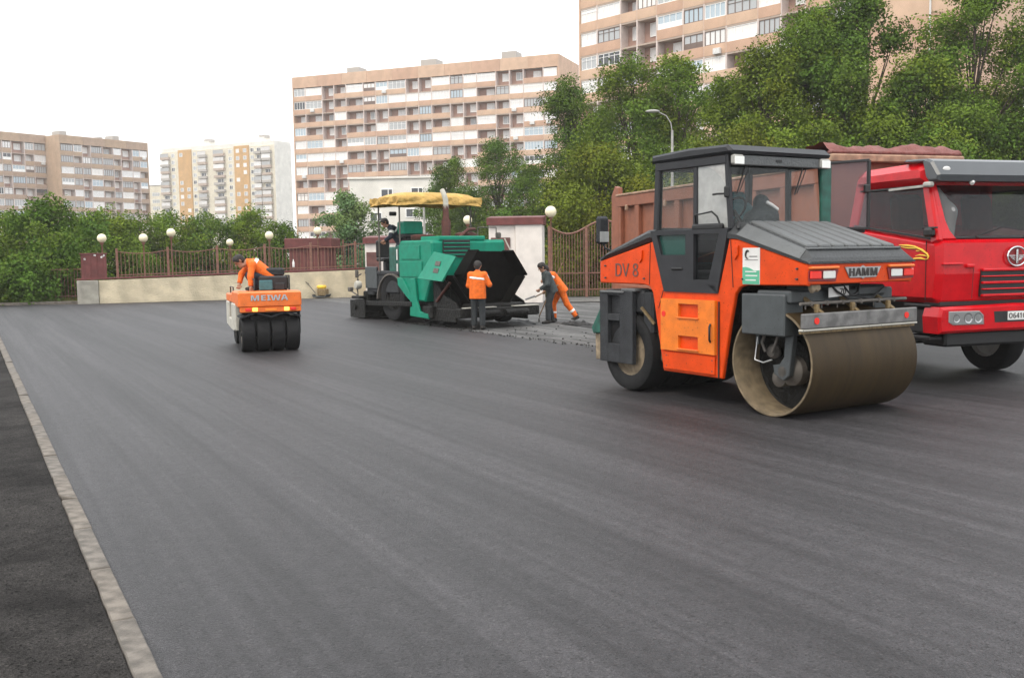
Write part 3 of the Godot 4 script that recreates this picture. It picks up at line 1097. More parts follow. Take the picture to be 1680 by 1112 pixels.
func make_fences():
	# low rendered wall on the left; its foot follows the old kerb, its top rises to the right
	var a := V(-17.1, 0, -40.95)
	var b := V(-5.6, 0, -45.55)
	var u := (b - a).normalized()
	var L := (b - a).length()
	var tr := frame(a, u)
	var w := thing("low_wall", "low cream rendered wall carrying a brown fence, left of the paver", "wall", tr)
	var m := MB.new()
	m.ext(P([0, -0.1, L, -0.1, L, 1.20, 0, 0.95]), V(0, 0, -0.36), Vector3.RIGHT, Vector3.UP, V(0, 0, 0.36), 0.012)
	put(m, "wall_body", M.wall_cream, w)
	m = MB.new()
	m.box(V(-0.42, 0.43, -0.16), V(0.82, 1.06, 0.46), 0.02)
	put(m, "end_block", M.concrete, w)
	m = MB.new()
	m.ext(P([-0.85, 0.975, L, 1.225, L, 1.30, -0.85, 1.04]), V(0, 0, -0.38), Vector3.RIGHT, Vector3.UP, V(0, 0, 0.34), 0.01)
	put(m, "coping", M.maroon, w)
	# fence on the wall
	var fo := thing("iron_fence", "long brown iron bar fence on the low cream wall", "fence", tr)
	var base := func(x): return 1.04 + 0.0217 * x
	var bm := MB.new()
	bm.box(V(0, 0.54, 0), V(0.022, 1.08, 0.022))
	var bmesh := bm.mesh()
	var pm := MB.new()
	pm.box(V(0, 0.60, 0), V(0.10, 1.22, 0.10), 0.01)
	var pmesh := pm.mesh()
	var span := 2.02
	var x := 0.75
	while x < L - 0.1:
		put(pmesh, "post", M.fence_brown, fo, V(x, base.call(x), -0.18))
		var n := 13
		for i in range(1, n):
			var q := x + span * i / n
			if q > L:
				break
			var o := put(bmesh, "bar", M.fence_brown, fo, V(q, base.call(q), -0.18))
			o.scale.y = 1.0 - 0.10 * sin(PI * i / n)
		if x + span < L:
			var rl := MB.new()
			var tp := []
			for i in 9:
				tp.append(V(x + span * i / 8.0, base.call(x + span * i / 8.0) + 1.08 * (1.0 - 0.10 * sin(PI * i / 8.0)), -0.18))
			rl.tube(tp, 0.022, 6)
			put(rl, "top_rail", M.fence_brown, fo)
			rl = MB.new()
			rl.bar(V(x + 0.05, base.call(x) + 0.10, -0.18), V(x + span - 0.05, base.call(x + span) + 0.10, -0.18), 0.03, 0.04)
			put(rl, "lower_rail", M.fence_brown, fo)
		x += span
	# solid maroon panel at the fence's left end
	var mp := thing("metal_screen", "solid maroon metal screen at the left end of the low wall", "screen", tr)
	m = MB.new()
	m.box(V(-0.15, 1.53, -0.18), V(0.98, 1.02, 0.14), 0.012)
	put(m, "sheet", M.maroon, mp)
	for i in 4:
		m = MB.new()
		m.box(V(-0.15 - 0.36 + i * 0.24, 1.53, -0.105), V(0.03, 0.94, 0.016), 0.004)
		put(m, "rib", M.maroon, mp)
	m = MB.new()
	m.box(V(-0.15, 2.06, -0.18), V(1.06, 0.05, 0.2), 0.01)
	put(m, "top_cap", M.maroon, mp)
	# chipped paint patches
	var pk := MB.new()
	for q in [[-0.50, 1.84], [0.16, 1.92], [0.24, 1.98], [-0.1, 2.0]]:
		pk.box(V(q[0], q[1], -0.105), V(0.09, 0.07, 0.006), 0.002, Basis(Vector3.BACK, q[0] * 3.0))
	put(pk, "bare_patch", M.white, mp)
	# kiosk behind the fence
	var kt := thing("maroon_kiosk", "low maroon kiosk with a flat roof behind the fence", "kiosk", Transform3D(Basis(Vector3.UP, -0.05), V(-9.5, -0.09, -47.6)))
	m = MB.new()
	m.box(V(0, 1.15, 0), V(1.9, 2.3, 1.6), 0.02)
	put(m, "wall", M.maroon, kt)
	m = MB.new()
	m.box(V(0, 2.52, 0), V(2.25, 0.50, 1.9), 0.03)
	put(m, "roof", M.maroon, kt)
	for i in 6:
		m = MB.new()
		m.box(V(-0.80 + i * 0.32, 1.2, 0.81), V(0.04, 2.0, 0.03), 0.006)
		put(m, "rib", M.maroon_panel, kt)
	# back fence further behind, between the kiosk and the left gatehouse
	var bf := thing("iron_fence", "green grey mesh fence between the kiosk and the left gatehouse", "fence", frame(V(-8.2, -0.09, -48.5), V(1, 0, -0.15)))
	for i in 3:
		m = MB.new()
		m.box(V(i * 1.15, 1.35, 0), V(0.08, 2.7, 0.08), 0.01)
		put(m, "post", M.fence_brown, bf)
	var thin := MB.new()
	thin.box(V(0, 1.35, 0), V(0.016, 2.5, 0.016))
	var tmesh := thin.mesh()
	for i in 22:
		put(tmesh, "bar", M.teal_dark, bf, V(0.05 + i * 0.105, 0, 0))
	for yy in [0.4, 2.5]:
		m = MB.new()
		m.box(V(1.15, yy, 0), V(2.3, 0.04, 0.03))
		put(m, "rail", M.fence_brown, bf)
	# gatehouses: white rendered piers with maroon caps and brown panels
	gatehouse("gatehouse", "white rendered gatehouse pier with maroon cap right of the paver", V(1.20, -0.06, -37.75), 17.0, 2.05, 1.25, 2.98, 0.38)
	gatehouse("gatehouse", "white framed gatehouse pier with brown panel behind the paver's rear", V(-4.75, -0.06, -43.9), 12.0, 1.75, 1.3, 2.42, 0.36)
	# lamps
	globe_lamp("leftmost globe lamp, above the maroon panel", -17.15, 2.70, -41.6, -0.09)
	globe_lamp("globe lamp on a thick pole, second from the left", -16.0, 2.72, -43.2, -0.09)
	globe_lamp("highest of the left globe lamps, third from the left", -14.85, 2.94, -43.4, -0.09)
	globe_lamp("small low globe lamp above the fence left of the bent operator", -13.6, 2.55, -48.0, -0.09, 0.17)
	globe_lamp("globe lamp right above the bent operator on the small roller", -11.0, 2.80, -45.2, -0.09)
	globe_lamp("globe lamp in front of the maroon kiosk", -9.0, 3.00, -46.3, -0.09)
	globe_lamp("globe lamp seen just above the paver's green bonnet", -1.72, 3.20, -40.0, -0.05, 0.18)
	globe_lamp("globe lamp on the right corner of the white gatehouse pier", 1.55, 3.40, -38.0, -0.05, 0.22)
	# wavy fence right of the gatehouse
	var wf := thing("wavy_fence", "brown bar fence with a wavy top right of the white gatehouse", "fence", frame(V(1.55, -0.02, -41.2), V(1, 0, -0.02)))
	var topc := func(q): return 2.98 - 0.30 * cos(TAU * (q - 2.35) / 2.9) if q > 0.9 else 2.98 - 0.30 * cos(TAU * (0.9 - 2.35) / 2.9)
	topc = func(q): return 2.90 + 0.27 * cos(TAU * (q - 2.35) / 3.0)
	for i in 60:
		var q := 0.06 + i * 0.118
		if i % 13 == 0:
			continue
		m = MB.new()
		var hh: float = topc.call(q)
		m.box(V(0, hh * 0.5 + 0.03, 0), V(0.028, hh - 0.06, 0.022))
		put(m, "bar", M.fence_brown, wf, V(q, 0, 0))
	for i in range(0, 60, 13):
		m = MB.new()
		var hh: float = topc.call(0.06 + i * 0.118)
		m.box(V(0, hh * 0.5 + 0.02, 0), V(0.12, hh + 0.04, 0.12), 0.01)
		put(m, "post", M.fence_brown, wf, V(0.06 + i * 0.118, 0, 0))
	var tp := []
	for i in 50:
		var q := 0.02 + i * 0.145
		tp.append(V(q, topc.call(q), 0))
	m = MB.new()
	m.tube(tp, 0.04, 8)
	put(m, "top_rail", M.fence_brown, wf)
	for yy in [0.32, 1.0]:
		m = MB.new()
		m.box(V(3.56, yy, 0.02), V(7.1, 0.05, 0.02))
		put(m, "rail", M.fence_brown, wf)
	# far left fence by the footpath
	var lf := thing("iron_fence", "low dark brown fence under the trees at the far left", "fence", frame(V(-30, -0.09, -39.4), V(0.957, 0, -0.29)))
	for i in 6:
		m = MB.new()
		m.box(V(0, 0.85, 0), V(0.11, 1.7, 0.11), 0.01)
		put(m, "post", M.fence_brown, lf, V(0.3 + i * 2.4, 0, 0))
	for i in 92:
		if i % 18 == 0:
			continue
		put(tmesh, "bar", M.fence_brown, lf, Transform3D(Basis.from_scale(V(1.3, 0.58, 1.3)), V(0.3 + i * 0.133, 0.05, 0)))
	for yy in [0.35, 1.5]:
		m = MB.new()
		m.box(V(6.3, yy, 0), V(12.2, 0.04, 0.03))
		put(m, "rail", M.fence_brown, lf)
	# street lamp among the trees
	var sl := thing("street_lamp", "tall grey street lamp with a curved arm among the trees", "street lamp", Transform3D(Basis.IDENTITY, V(6.85, -0.02, -42.0)))
	m = MB.new()
	m.lathe([Vector2(0.12, 0), Vector2(0.10, 1.2), Vector2(0.075, 1.25), Vector2(0.05, 6.9), Vector2(0, 6.9)], V(0, 0, 0), Vector3.UP, 12)
	put(m, "pole", M.pole_grey, sl)
	m = MB.new()
	m.tube([V(0, 6.8, 0), V(-0.06, 7.2, 0), V(-0.25, 7.5, 0), V(-0.6, 7.68, 0)], 0.022, 8)
	put(m, "arm", M.pole_grey, sl)
	m = MB.new()
	m.ball(V(-0.82, 7.70, 0), V(0.30, 0.07, 0.12), 16, 8)
	put(m, "lamp_head", M.pole_grey, sl)
	var s2 := thing("street_lamp", "thin pale lamp pole seen under the yellow canopy", "street lamp", Transform3D(Basis.IDENTITY, V(-4.6, -0.09, -53.0)))
	m = MB.new()
	m.lathe([Vector2(0.10, 0), Vector2(0.10, 0.9), Vector2(0.075, 1.0), Vector2(0.06, 4.9), Vector2(0, 4.9)], V(0, 0, 0), Vector3.UP, 10)
	put(m, "pole", M.pole_grey, s2)
	m = MB.new()
	m.box(V(-0.1, 4.95, 0), V(0.5, 0.12, 0.18), 0.04)
	put(m, "lamp_head", M.pole_grey, s2)
	# bottle on the wall
	var bt := put(bottle(), "plastic_bottle", null, self, tr * V(8.02, 1.04 + 0.0217 * 8.02 + 0.15, -0.02))
	bt.material_override = M.pane_pale
	meta(bt, "pale plastic bottle standing on the low wall before the kiosk", "bottle")

func bottle() -> MB:
	var m := MB.new()
	m.lathe([Vector2(0, 0), Vector2(0.05, 0), Vector2(0.055, 0.03), Vector2(0.055, 0.2), Vector2(0.02, 0.29), Vector2(0.02, 0.34), Vector2(0, 0.34)], V(0, 0, 0), Vector3.UP, 12)
	return m

# corner nearest the camera at o, wide face turned by deg, d deep
func gatehouse(called: String, label: String, o: Vector3, deg: float, wd: float, dp: float, h: float, cap: float):
	var a := deg_to_rad(deg)
	var t := thing(called, label, "gatehouse", frame(o, V(cos(a), 0, sin(a) * 0.35)), "gatehouse piers at the entrance")
	var m := MB.new()
	m.box(V(-wd * 0.25, h * 0.5, -dp * 0.5), V(wd * 0.5, h, dp), 0.012)
	put(m, "pier", M.plaster, t)
	# panelled part set back a little
	m = MB.new()
	m.box(V(-wd * 0.75 - 0.006, h * 0.5, -dp * 0.5 - 0.04), V(wd * 0.5, h, dp - 0.06), 0.012)
	put(m, "side_wall", M.plaster, t)
	m = MB.new()
	m.box(V(-wd * 0.78, h * 0.47, -0.035), V(wd * 0.36, h * 0.74, 0.05), 0.008)
	var pn := put(m, "panel", M.maroon_panel, t)
	for i in 5:
		m = MB.new()
		m.box(V(-wd * 0.78, h * (0.16 + 0.155 * i), -0.004), V(wd * 0.34, 0.02, 0.016), 0.003)
		put(m, "batten", M.maroon_panel, pn)
	m = MB.new()
	m.ext(P([-dp - 0.06, h, 0.07, h, 0.07, h + cap * 0.72, -dp - 0.06, h + cap]), V(-wd - 0.07, 0, 0), V(0, 0, 1), Vector3.UP, V(wd + 0.14, 0, 0), 0.012)
	put(m, "cap", M.maroon, t)

# ------------------------------------------------------------------ buildings
# local frame: x along the facade, y up, z outwards
var wmesh := {}

func glazed(w: float, h: float, style: int) -> Array:
	var key := "g%.2f_%.2f_%d" % [w, h, style]
	if wmesh.has(key):
		return wmesh[key]
	var f := MB.new()
	var t := 0.07
	f.box(V(0, t * 0.5, 0), V(w, t, 0.10))
	f.box(V(0, h - t * 0.5, 0), V(w, t, 0.10))
	var n := int(round(w / (0.62 if style == 0 else 0.9)))
	for i in n + 1:
		f.box(V(-w * 0.5 + t * 0.5 + (w - t) * i / n, h * 0.5, 0), V(t, h - 2 * t, 0.10))
	if style == 1:
		f.box(V(0, h * 0.72, 0), V(w - 2 * t, 0.05, 0.09))
	if style == 2:
		f.box(V(0, h * 0.22, 0.0), V(w - 2 * t, h * 0.40, 0.06))
	var p := MB.new()
	p.box(V(0, h * 0.5, -0.03), V(w - 0.02, h - 0.02, 0.03))
	wmesh[key] = [f.mesh(), p.mesh()]
	return wmesh[key]

func sash(w: float, h: float) -> Array:
	var key := "s%.2f_%.2f" % [w, h]
	if wmesh.has(key):
		return wmesh[key]
	var f := MB.new()
	var t := 0.10
	f.box(V(0, t * 0.5, 0), V(w, t, 0.10))
	f.box(V(0, h - t * 0.5, 0), V(w, t, 0.10))
	for x in [-w * 0.5 + t * 0.5, w * 0.12, w * 0.5 - t * 0.5]:
		f.box(V(x, h * 0.5, 0), V(t, h - 2 * t, 0.10))
	var p := MB.new()
	p.box(V(0, h * 0.5, -0.03), V(w - 0.04, h - 0.04, 0.03))
	wmesh[key] = [f.mesh(), p.mesh()]
	return wmesh[key]

func window(root, ms: Array, fm, pm, at: Vector3):
	var w := put(ms[0], "window", fm, root, at)
	put(ms[1], "pane", pm, w)

# slab block with loggias; rows from the top floor down: G glazed, O open with parapet, R recess without parapet, X blank
func loggia_block(root: Node3D, widths: Array, rows: Array, y0: float, fl: float, par: float, bricks: Array, depth: float, roof: float, sd: int):
	var r := RandomNumberGenerator.new()
	r.seed = sd
	var L := 0.0
	for w in widths:
		L += w
	var nf := rows.size()
	var top := y0 + nf * fl
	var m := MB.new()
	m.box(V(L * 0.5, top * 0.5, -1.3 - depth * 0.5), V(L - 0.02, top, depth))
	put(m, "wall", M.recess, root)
	m = MB.new()
	m.box(V(L * 0.5, (y0 - 0.22) * 0.5, -0.65), V(L, y0 - 0.22, 1.28))
	if y0 > 0.4:
		put(m, "base", bricks[0], root)
	for e in [0, 1]:
		m = MB.new()
		var x := -0.14 if e == 0 else L + 0.14
		m.box(V(x, (top + roof) * 0.5, -(1.3 + depth) * 0.5 + 0.01), V(0.28, top + roof, 1.3 + depth + 0.02), 0.02)
		put(m, "end_wall", bricks[0], root)
	# roof band in panels
	var nb := int(round(L / 6.0))
	for i in nb:
		m = MB.new()
		m.box(V(L * (i + 0.5) / nb, top + roof * 0.5, -0.2), V(L / nb - 0.03, roof, 0.42), 0.02)
		put(m, "roof_panel", bricks[i % bricks.size()], root)
	m = MB.new()
	m.box(V(L * 0.5, top + 0.2, -0.75 - depth * 0.5), V(L - 0.04, 0.36, depth + 0.6))
	put(m, "roof", M.grey_roof, root)
	for k in nf:
		m = MB.new()
		m.box(V(L * 0.5, y0 + k * fl - 0.1, -0.66), V(L, 0.2, 1.26))
		put(m, "floor_slab", M.slab, root)
	var x := 0.0
	for i in widths.size():
		var w: float = widths[i]
		if i > 0:
			m = MB.new()
			m.box(V(x, y0 + nf * fl * 0.5, -0.655), V(0.20, nf * fl, 1.27))
			put(m, "divider", M.divider, root)
		for k in nf:
			var row: String = rows[nf - 1 - k]
			var ch := row[i] if i < row.length() else "X"
			var yb := y0 + k * fl
			var cx := x + w * 0.5
			if ch == "X":
				continue
			if ch == "B":
				m = MB.new()
				m.box(V(cx, yb + fl * 0.5, -0.08), V(w, fl - 0.02, 0.16), 0.01)
				put(m, "brick_panel", bricks[(k + i) % bricks.size()], root)
				continue
			if ch != "R":
				m = MB.new()
				m.box(V(0, par * 0.5, 0), V(w - 0.03, par, 0.12), 0.015)
				var key := "par%.2f%.2f" % [w, par]
				if not wmesh.has(key):
					wmesh[key] = m.mesh()
				put(wmesh[key], "balcony_panel", bricks[r.randi() % bricks.size()], root, V(cx, yb, -0.06))
			if ch == "G":
				var q := r.randf()
				var fm = M.win_frame if q < 0.84 else M.win_frame_dark
				var pq := r.randf()
				var pm = M.pane_pale if pq < 0.42 else (M.pane_curtain if pq < 0.62 else (M.pane_blue if pq < 0.78 else (M.pane_mid if pq < 0.92 else M.pane_dark)))
				window(root, glazed(w - 0.24, fl - par - 0.22, r.randi() % 3), fm, pm, V(cx, yb + par + 0.01, -0.10))
			elif ch == "D":
				window(root, glazed(w - 0.24, fl - par - 0.22, r.randi() % 2), M.win_frame_dark, M.pane_mid, V(cx, yb + par + 0.01, -0.10))
			else:
				var pq := r.randf()
				var pm = M.pane_pale if pq < 0.5 else (M.pane_curtain if pq < 0.85 else M.pane_mid)
				window(root, sash(minf(1.7, w * 0.55), 1.55), M.win_frame, pm, V(cx + w * 0.12, yb + 0.85, -1.24))
			if ch == "G" and r.randf() < 0.07:
				m = MB.new()
				m.box(V(0, 0, 0), V(0.95, 0.66, 0.36), 0.03)
				if not wmesh.has("ac"):
					wmesh["ac"] = m.mesh()
				put(wmesh["ac"], "air_conditioner", M.white, root, V(cx + r.randf_range(-0.25, 0.25) * w, yb + par * 0.62, 0.18))
		x += w

func roof_clutter(root, L: float, top: float, list: Array):
	for q in list:
		var m := MB.new()
		m.box(V(q[0], top + q[2] * 0.5, -5.0), V(q[1], q[2], 3.4), 0.05)
		put(m, q[3], M.grey_roof, root)

func antenna(root, x: float, top: float, h: float):
	var m := MB.new()
	m.tube([V(x, top, -4), V(x, top + h, -4)], 0.05, 5)
	for k in 3:
		m.bar(V(x - 0.7 + k * 0.12, top + h * (0.72 + 0.12 * k), -4), V(x + 0.7 - k * 0.12, top + h * (0.72 + 0.12 * k), -4), 0.05, 0.05)
	put(m, "antenna", M.pole_grey, root)

func make_buildings():
	# long block in the centre
	var bk := [M.brick, M.brick_b, M.brick_c]
	var a := deg_to_rad(21.3)
	var t := thing("apartment_block", "long orange brick apartment block with white glazed loggias in the centre", "building", frame(V(-46.74, 0, -218.1), V(cos(a), 0, sin(a))), "apartment blocks on the skyline")
	var N := 2.95
	var W := 4.17
	var ws := [N, W, N, N, W, N, N, W, N, N, W, N, N, W, N, N, W, N]
	var rows := ["GGROGGGGRRGGGGRROG", "GGROOGGGGGGGGOGGGG", "OOOGORROOGORROOGGG", "GORROOGGRROGOGRRGG", "GGGOGGGGGGGGGORGGG", "GGGGORRGGGGRROOOGG", "GDRRDOODRROGGOORGG", "OORROOOGGGGRROOGGG", "GGGOORRGGOOGGRRGGO", "GOGGOORRGGORROGGGG", "DOOGGRRGGOOGGGRROG", "GGOORROGGGGOORRGGG", "XXXXXXXXXXXXXXXXXX"]
	loggia_block(t, ws, rows, 1.6, 2.8, 1.0, bk, 12.0, 2.4, 11)
	roof_clutter(t, 60, 40.4, [[6, 4, 0.5, "roof_hatch"], [13, 3, 1.7, "lift_housing"], [31, 3.6, 1.9, "lift_housing"], [49, 3.2, 2.0, "lift_housing"], [54, 2, 0.5, "roof_hatch"]])
	antenna(t, 46.5, 40.4, 3.4)
	antenna(t, 10.0, 40.4, 2.2)
	antenna(t, 34.5, 40.4, 1.5)
	# near block at the upper right
	a = deg_to_rad(47.5)
	t = thing("apartment_block", "near orange brick apartment block rising out of frame behind the right trees", "building", frame(V(8.83, 0, -122.6), V(cos(a), 0, sin(a))), "apartment blocks on the skyline")
	ws = [2.7, 3.7, 2.5, 2.9, 3.7, 2.8, 2.9, 3.9, 2.7, 2.8, 3.7, 2.8, 9.0]
	rows = ["GGGGRRGGGGRRB", "GGGGGGRRGGGGB", "GGOGGGOGGGGGB", "GDRRGGGDGRGGB", "GGRROGGGDRRGB", "GGGOGGGOGGGOB", "RRGGOGGRRGGGB", "GGGGRRGGOGGGB", "GOGGGGRRGGGGB", "GGGGRRGGGGGGB", "GGOOGGGGRRGGB", "GGGGRRGGGGGGB", "GGOGGGOGGGGGB"]
	loggia_block(t, ws, rows, 0.3, 2.8, 1.1, bk, 12.0, 2.4, 12)
	# downpipe on the blank wall, and an air conditioner under a loggia
	var m := MB.new()
	m.tube([V(43.2, 1.0, 0.10), V(43.2, 37.5, 0.10)], 0.09, 8)
	put(m, "downpipe", M.white, t)
	m = MB.new()
	m.box(V(20.2, 23.0, 0.22), V(0.9, 0.62, 0.36), 0.03)
	put(m, "air_conditioner", M.white, t)
	# brick block at the left
	a = deg_to_rad(-55.95)
	var u := V(cos(a), 0, sin(a))
	var bl := [M.brick_left, M.brick_left_b]
	t = thing("apartment_block", "brown brick apartment block at the far left, its nearer right wing", "building", frame(V(-111.92, 0, -249.2), u), "apartment blocks on the skyline")
	rows = ["DGRGOGRGG", "DOGDDORDG", "GDDGDRGGO", "GDRGORDRG", "OGRGODGRO", "DDGGRRGOR", "OGRGOODRO", "GDGOGGRDG", "GOGDGRGGO", "XXXXXXXXX"]
	loggia_block(t, [3.5, 2.4, 2.4, 3.3, 3.2, 2.3, 3.4, 2.2, 2.4], rows, 2.7, 2.8, 1.0, bl, 11.0, 2.1, 13)
	roof_clutter(t, 25, 32.8, [[3, 2, 1.4, "lift_housing"], [13.5, 1.2, 0.8, "roof_hatch"], [18, 2, 1.5, "lift_housing"]])
	var n := u.cross(Vector3.UP)
	t = thing("apartment_block", "brown brick apartment block at the far left, its set back left wing", "building", frame(V(-111.92, 0, -249.2) - n * 6.0 - u * 26.3, u), "apartment blocks on the skyline")
	rows = ["GDGDOGRGD", "DOGGDGROG", "GDDGGDGGD", "DGRODRGDO", "GGGDGGORG", "DGDGGDGOD", "GRODGRGDO", "OGDGOGRGD", "GDGOGDGGO", "XXXXXXXXX"]
	loggia_block(t, [3.5, 2.4, 3.3, 2.4, 3.2, 2.3, 3.4, 2.4, 3.1], rows, 2.9, 2.8, 1.0, bl, 11.0, 2.1, 14)
	roof_clutter(t, 25, 33.0, [[15, 2, 1.5, "lift_housing"]])
	cream_tower()
	# small pale house between the two
	t = thing("apartment_block", "small distant cream block between the brown block and the ochre tower", "building", Transform3D(Basis(Vector3.UP, -0.2), V(-150.0, 0, -425.0)), "apartment blocks on the skyline")
	m = MB.new()
	m.box(V(0, 16, 0), V(12, 32, 12), 0.1)
	put(m, "wall", M.cream, t)
	for k in 6:
		for i in 2:
			window(t, glazed(3.4, 1.5, 1), M.win_frame, M.pane_mid, V(-2.6 + i * 5.0, 13.2 + k * 2.9, 6.02))
	m = MB.new()
	m.box(V(0, 32.2, 0), V(12.4, 0.5, 12.4), 0.05)
	put(m, "roof", M.grey_roof, t)
	# low white house behind the paver
	t = thing("white_house", "low white house with small dark windows behind the yellow canopy", "building", frame(V(-19.5, 0, -121), V(1, 0, 0.08)))
	m = MB.new()
	m.box(V(5.4, 5.5, -5), V(10.8, 11.0, 10), 0.04)
	put(m, "wall", M.cream_white, t)
	m = MB.new()
	m.box(V(5.4, 11.12, -5), V(11.2, 0.25, 10.4), 0.03)
	put(m, "roof", M.cream_white, t)
	m = MB.new()
	m.box(V(5.4, 8.0, 0.08), V(10.8, 0.3, 0.18), 0.03)
	put(m, "string_course", M.cream, t)
	for q in [[1.2, 6.0], [3.2, 5.9], [7.6, 6.3], [7.6, 4.4], [9.4, 4.2], [9.4, 6.2], [7.6, 2.6], [2.2, 3.0], [4.6, 8.7], [8.3, 8.8]]:
		window(t, sash(1.5, 1.1), M.win_frame, M.pane_dark, V(q[0], q[1], 0.05))

func cream_tower():
	var u := V(0.904, 0, 0.428)
	var t := thing("apartment_tower", "pale tower with two ochre stripes and grey balconies, hazy in the distance", "building", frame(V(-143, 0, -410), u), "apartment blocks on the skyline")
	var m := MB.new()
	m.box(V(29, 22.4, -5), V(58, 44.8, 10), 0.05)
	put(m, "wall", M.cream, t)
	m = MB.new()
	m.box(V(58.12, 23.0, -5), V(0.2, 45.9, 10.1), 0.02)
	put(m, "end_wall", M.cream_white, t)
	m = MB.new()
	m.box(V(29, 45.6, -5.0), V(58.0, 1.7, 9.6), 0.05)
	put(m, "roof_parapet", M.cream_white, t)
	for q in [[18, 9], [46, 9]]:
		m = MB.new()
		m.box(V(q[0], 47.4, -5), V(q[1], 1.8, 5), 0.05)
		put(m, "lift_housing", M.cream_white, t)
		m = MB.new()
		m.box(V(q[0] + 3.4, 48.8, -5), V(3.2, 1.1, 3), 0.05)
		put(m, "roof_box", M.grey_roof, t)
	for q in [[9.3, 7.0], [38.5, 7.4]]:
		m = MB.new()
		m.box(V(q[0] + 3.5, 22.6, 0.15), V(q[1], 45.2, 0.4), 0.03)
		put(m, "ochre_stripe", M.ochre, t)
	var r := RandomNumberGenerator.new()
	r.seed = 31
	for k in 11:
		var y := 13.6 + k * 2.8
		for q in [[2.6, 4.6], [22.4, 4.2], [31.0, 5.2], [50.4, 3.4], [54.6, 4.2]]:
			# grey balcony boxes with glass fronts
			m = MB.new()
			m.box(V(0, 0.5, 0), V(q[1], 1.0, 1.2), 0.03)
			var b := put(m, "balcony", M.slab if r.randf() < 0.4 else M.grey_roof, t, V(q[0], y, 0.62))
			if r.randf() < 0.78:
				var g := glazed(q[1], 1.5, 0)
				var w := put(g[0], "window", M.win_frame if r.randf() < 0.6 else M.grey_roof, b, V(0, 1.0, 0.5))
				w.set_meta("kind", "part")
				w.remove_meta("kind")
				put(g[1], "pane", M.pane_mid if r.randf() < 0.5 else M.pane_pale, b, V(0, 1.0, 0.5))
			else:
				window(t, sash(q[1] * 0.6, 1.5), M.win_frame, M.pane_dark, V(q[0], y + 0.9, 0.05))
		for q in [6.4, 17.8, 36.2, 47.2]:
			window(t, sash(1.7, 1.5), M.win_frame, M.pane_mid if r.randf() < 0.7 else M.pane_dark, V(q, y + 0.9, 0.04))
		for q in [11.0, 14.6, 40.2, 43.8]:
			if r.randf() < 0.75:
				window(t, sash(1.6, 1.5), M.win_frame, M.pane_curtain if r.randf() < 0.6 else M.pane_mid, V(q, y + 0.9, 0.39))

# ------------------------------------------------------------------ machines
const ZY := Basis(Vector3(0, 0, -1), Vector3.UP, Vector3.RIGHT)   # lettering on a face that looks along +x

func tyre(mb: MB, o: Vector3, r: float, w: float, ax := Vector3.BACK, seg := 36):
	var h := w * 0.5
	mb.lathe([Vector2(r * 0.60, -h * 0.80), Vector2(r * 0.72, -h * 0.97), Vector2(r * 0.88, -h), Vector2(r * 0.96, -h * 0.90), Vector2(r * 0.995, -h * 0.66), Vector2(r, -h * 0.3), Vector2(r, h * 0.3), Vector2(r * 0.995, h * 0.66), Vector2(r * 0.96, h * 0.90), Vector2(r * 0.88, h), Vector2(r * 0.72, h * 0.97), Vector2(r * 0.60, h * 0.80)], o, ax, seg)

func rim(mb: MB, o: Vector3, r: float, w: float, ax := Vector3.BACK, seg := 28):
	var h := w * 0.5
	mb.lathe([Vector2(0, -h * 0.5), Vector2(r * 0.3, -h * 0.5), Vector2(r * 0.55, -h * 0.35), Vector2(r * 0.62, -h * 0.82), Vector2(r * 0.60, -h * 0.80), Vector2(r * 0.60, h * 0.80), Vector2(r * 0.62, h * 0.82), Vector2(r * 0.55, h * 0.45), Vector2(r * 0.3, h * 0.62), Vector2(0, h * 0.62)], o, ax, seg)

func wheel(parent, o: Vector3, r: float, w: float, rm = null, tm = null):
	var m := MB.new()
	tyre(m, V(0, 0, 0), r, w)
	var q := put(m, "wheel", M.rubber if tm == null else tm, parent, o)
	m = MB.new()
	rim(m, V(0, 0, 0), r, w)
	put(m, "rim", M.dark_oily if rm == null else rm, q)
	return q

func quadpane(called, pts: Array, m, parent):
	# pane of a few millimetres through four points
	var mb := MB.new()
	var nn: Vector3 = (pts[1] - pts[0]).cross(pts[3] - pts[0]).normalized() * 0.004
	mb.quad(pts[0] + nn, pts[1] + nn, pts[2] + nn, pts[3] + nn)
	mb.quad(pts[3] - nn, pts[2] - nn, pts[1] - nn, pts[0] - nn)
	for i in 4:
		var j := (i + 1) % 4
		mb.quad(pts[i] + nn, pts[i] - nn, pts[j] - nn, pts[j] + nn)
	return put(mb, called, m, parent)

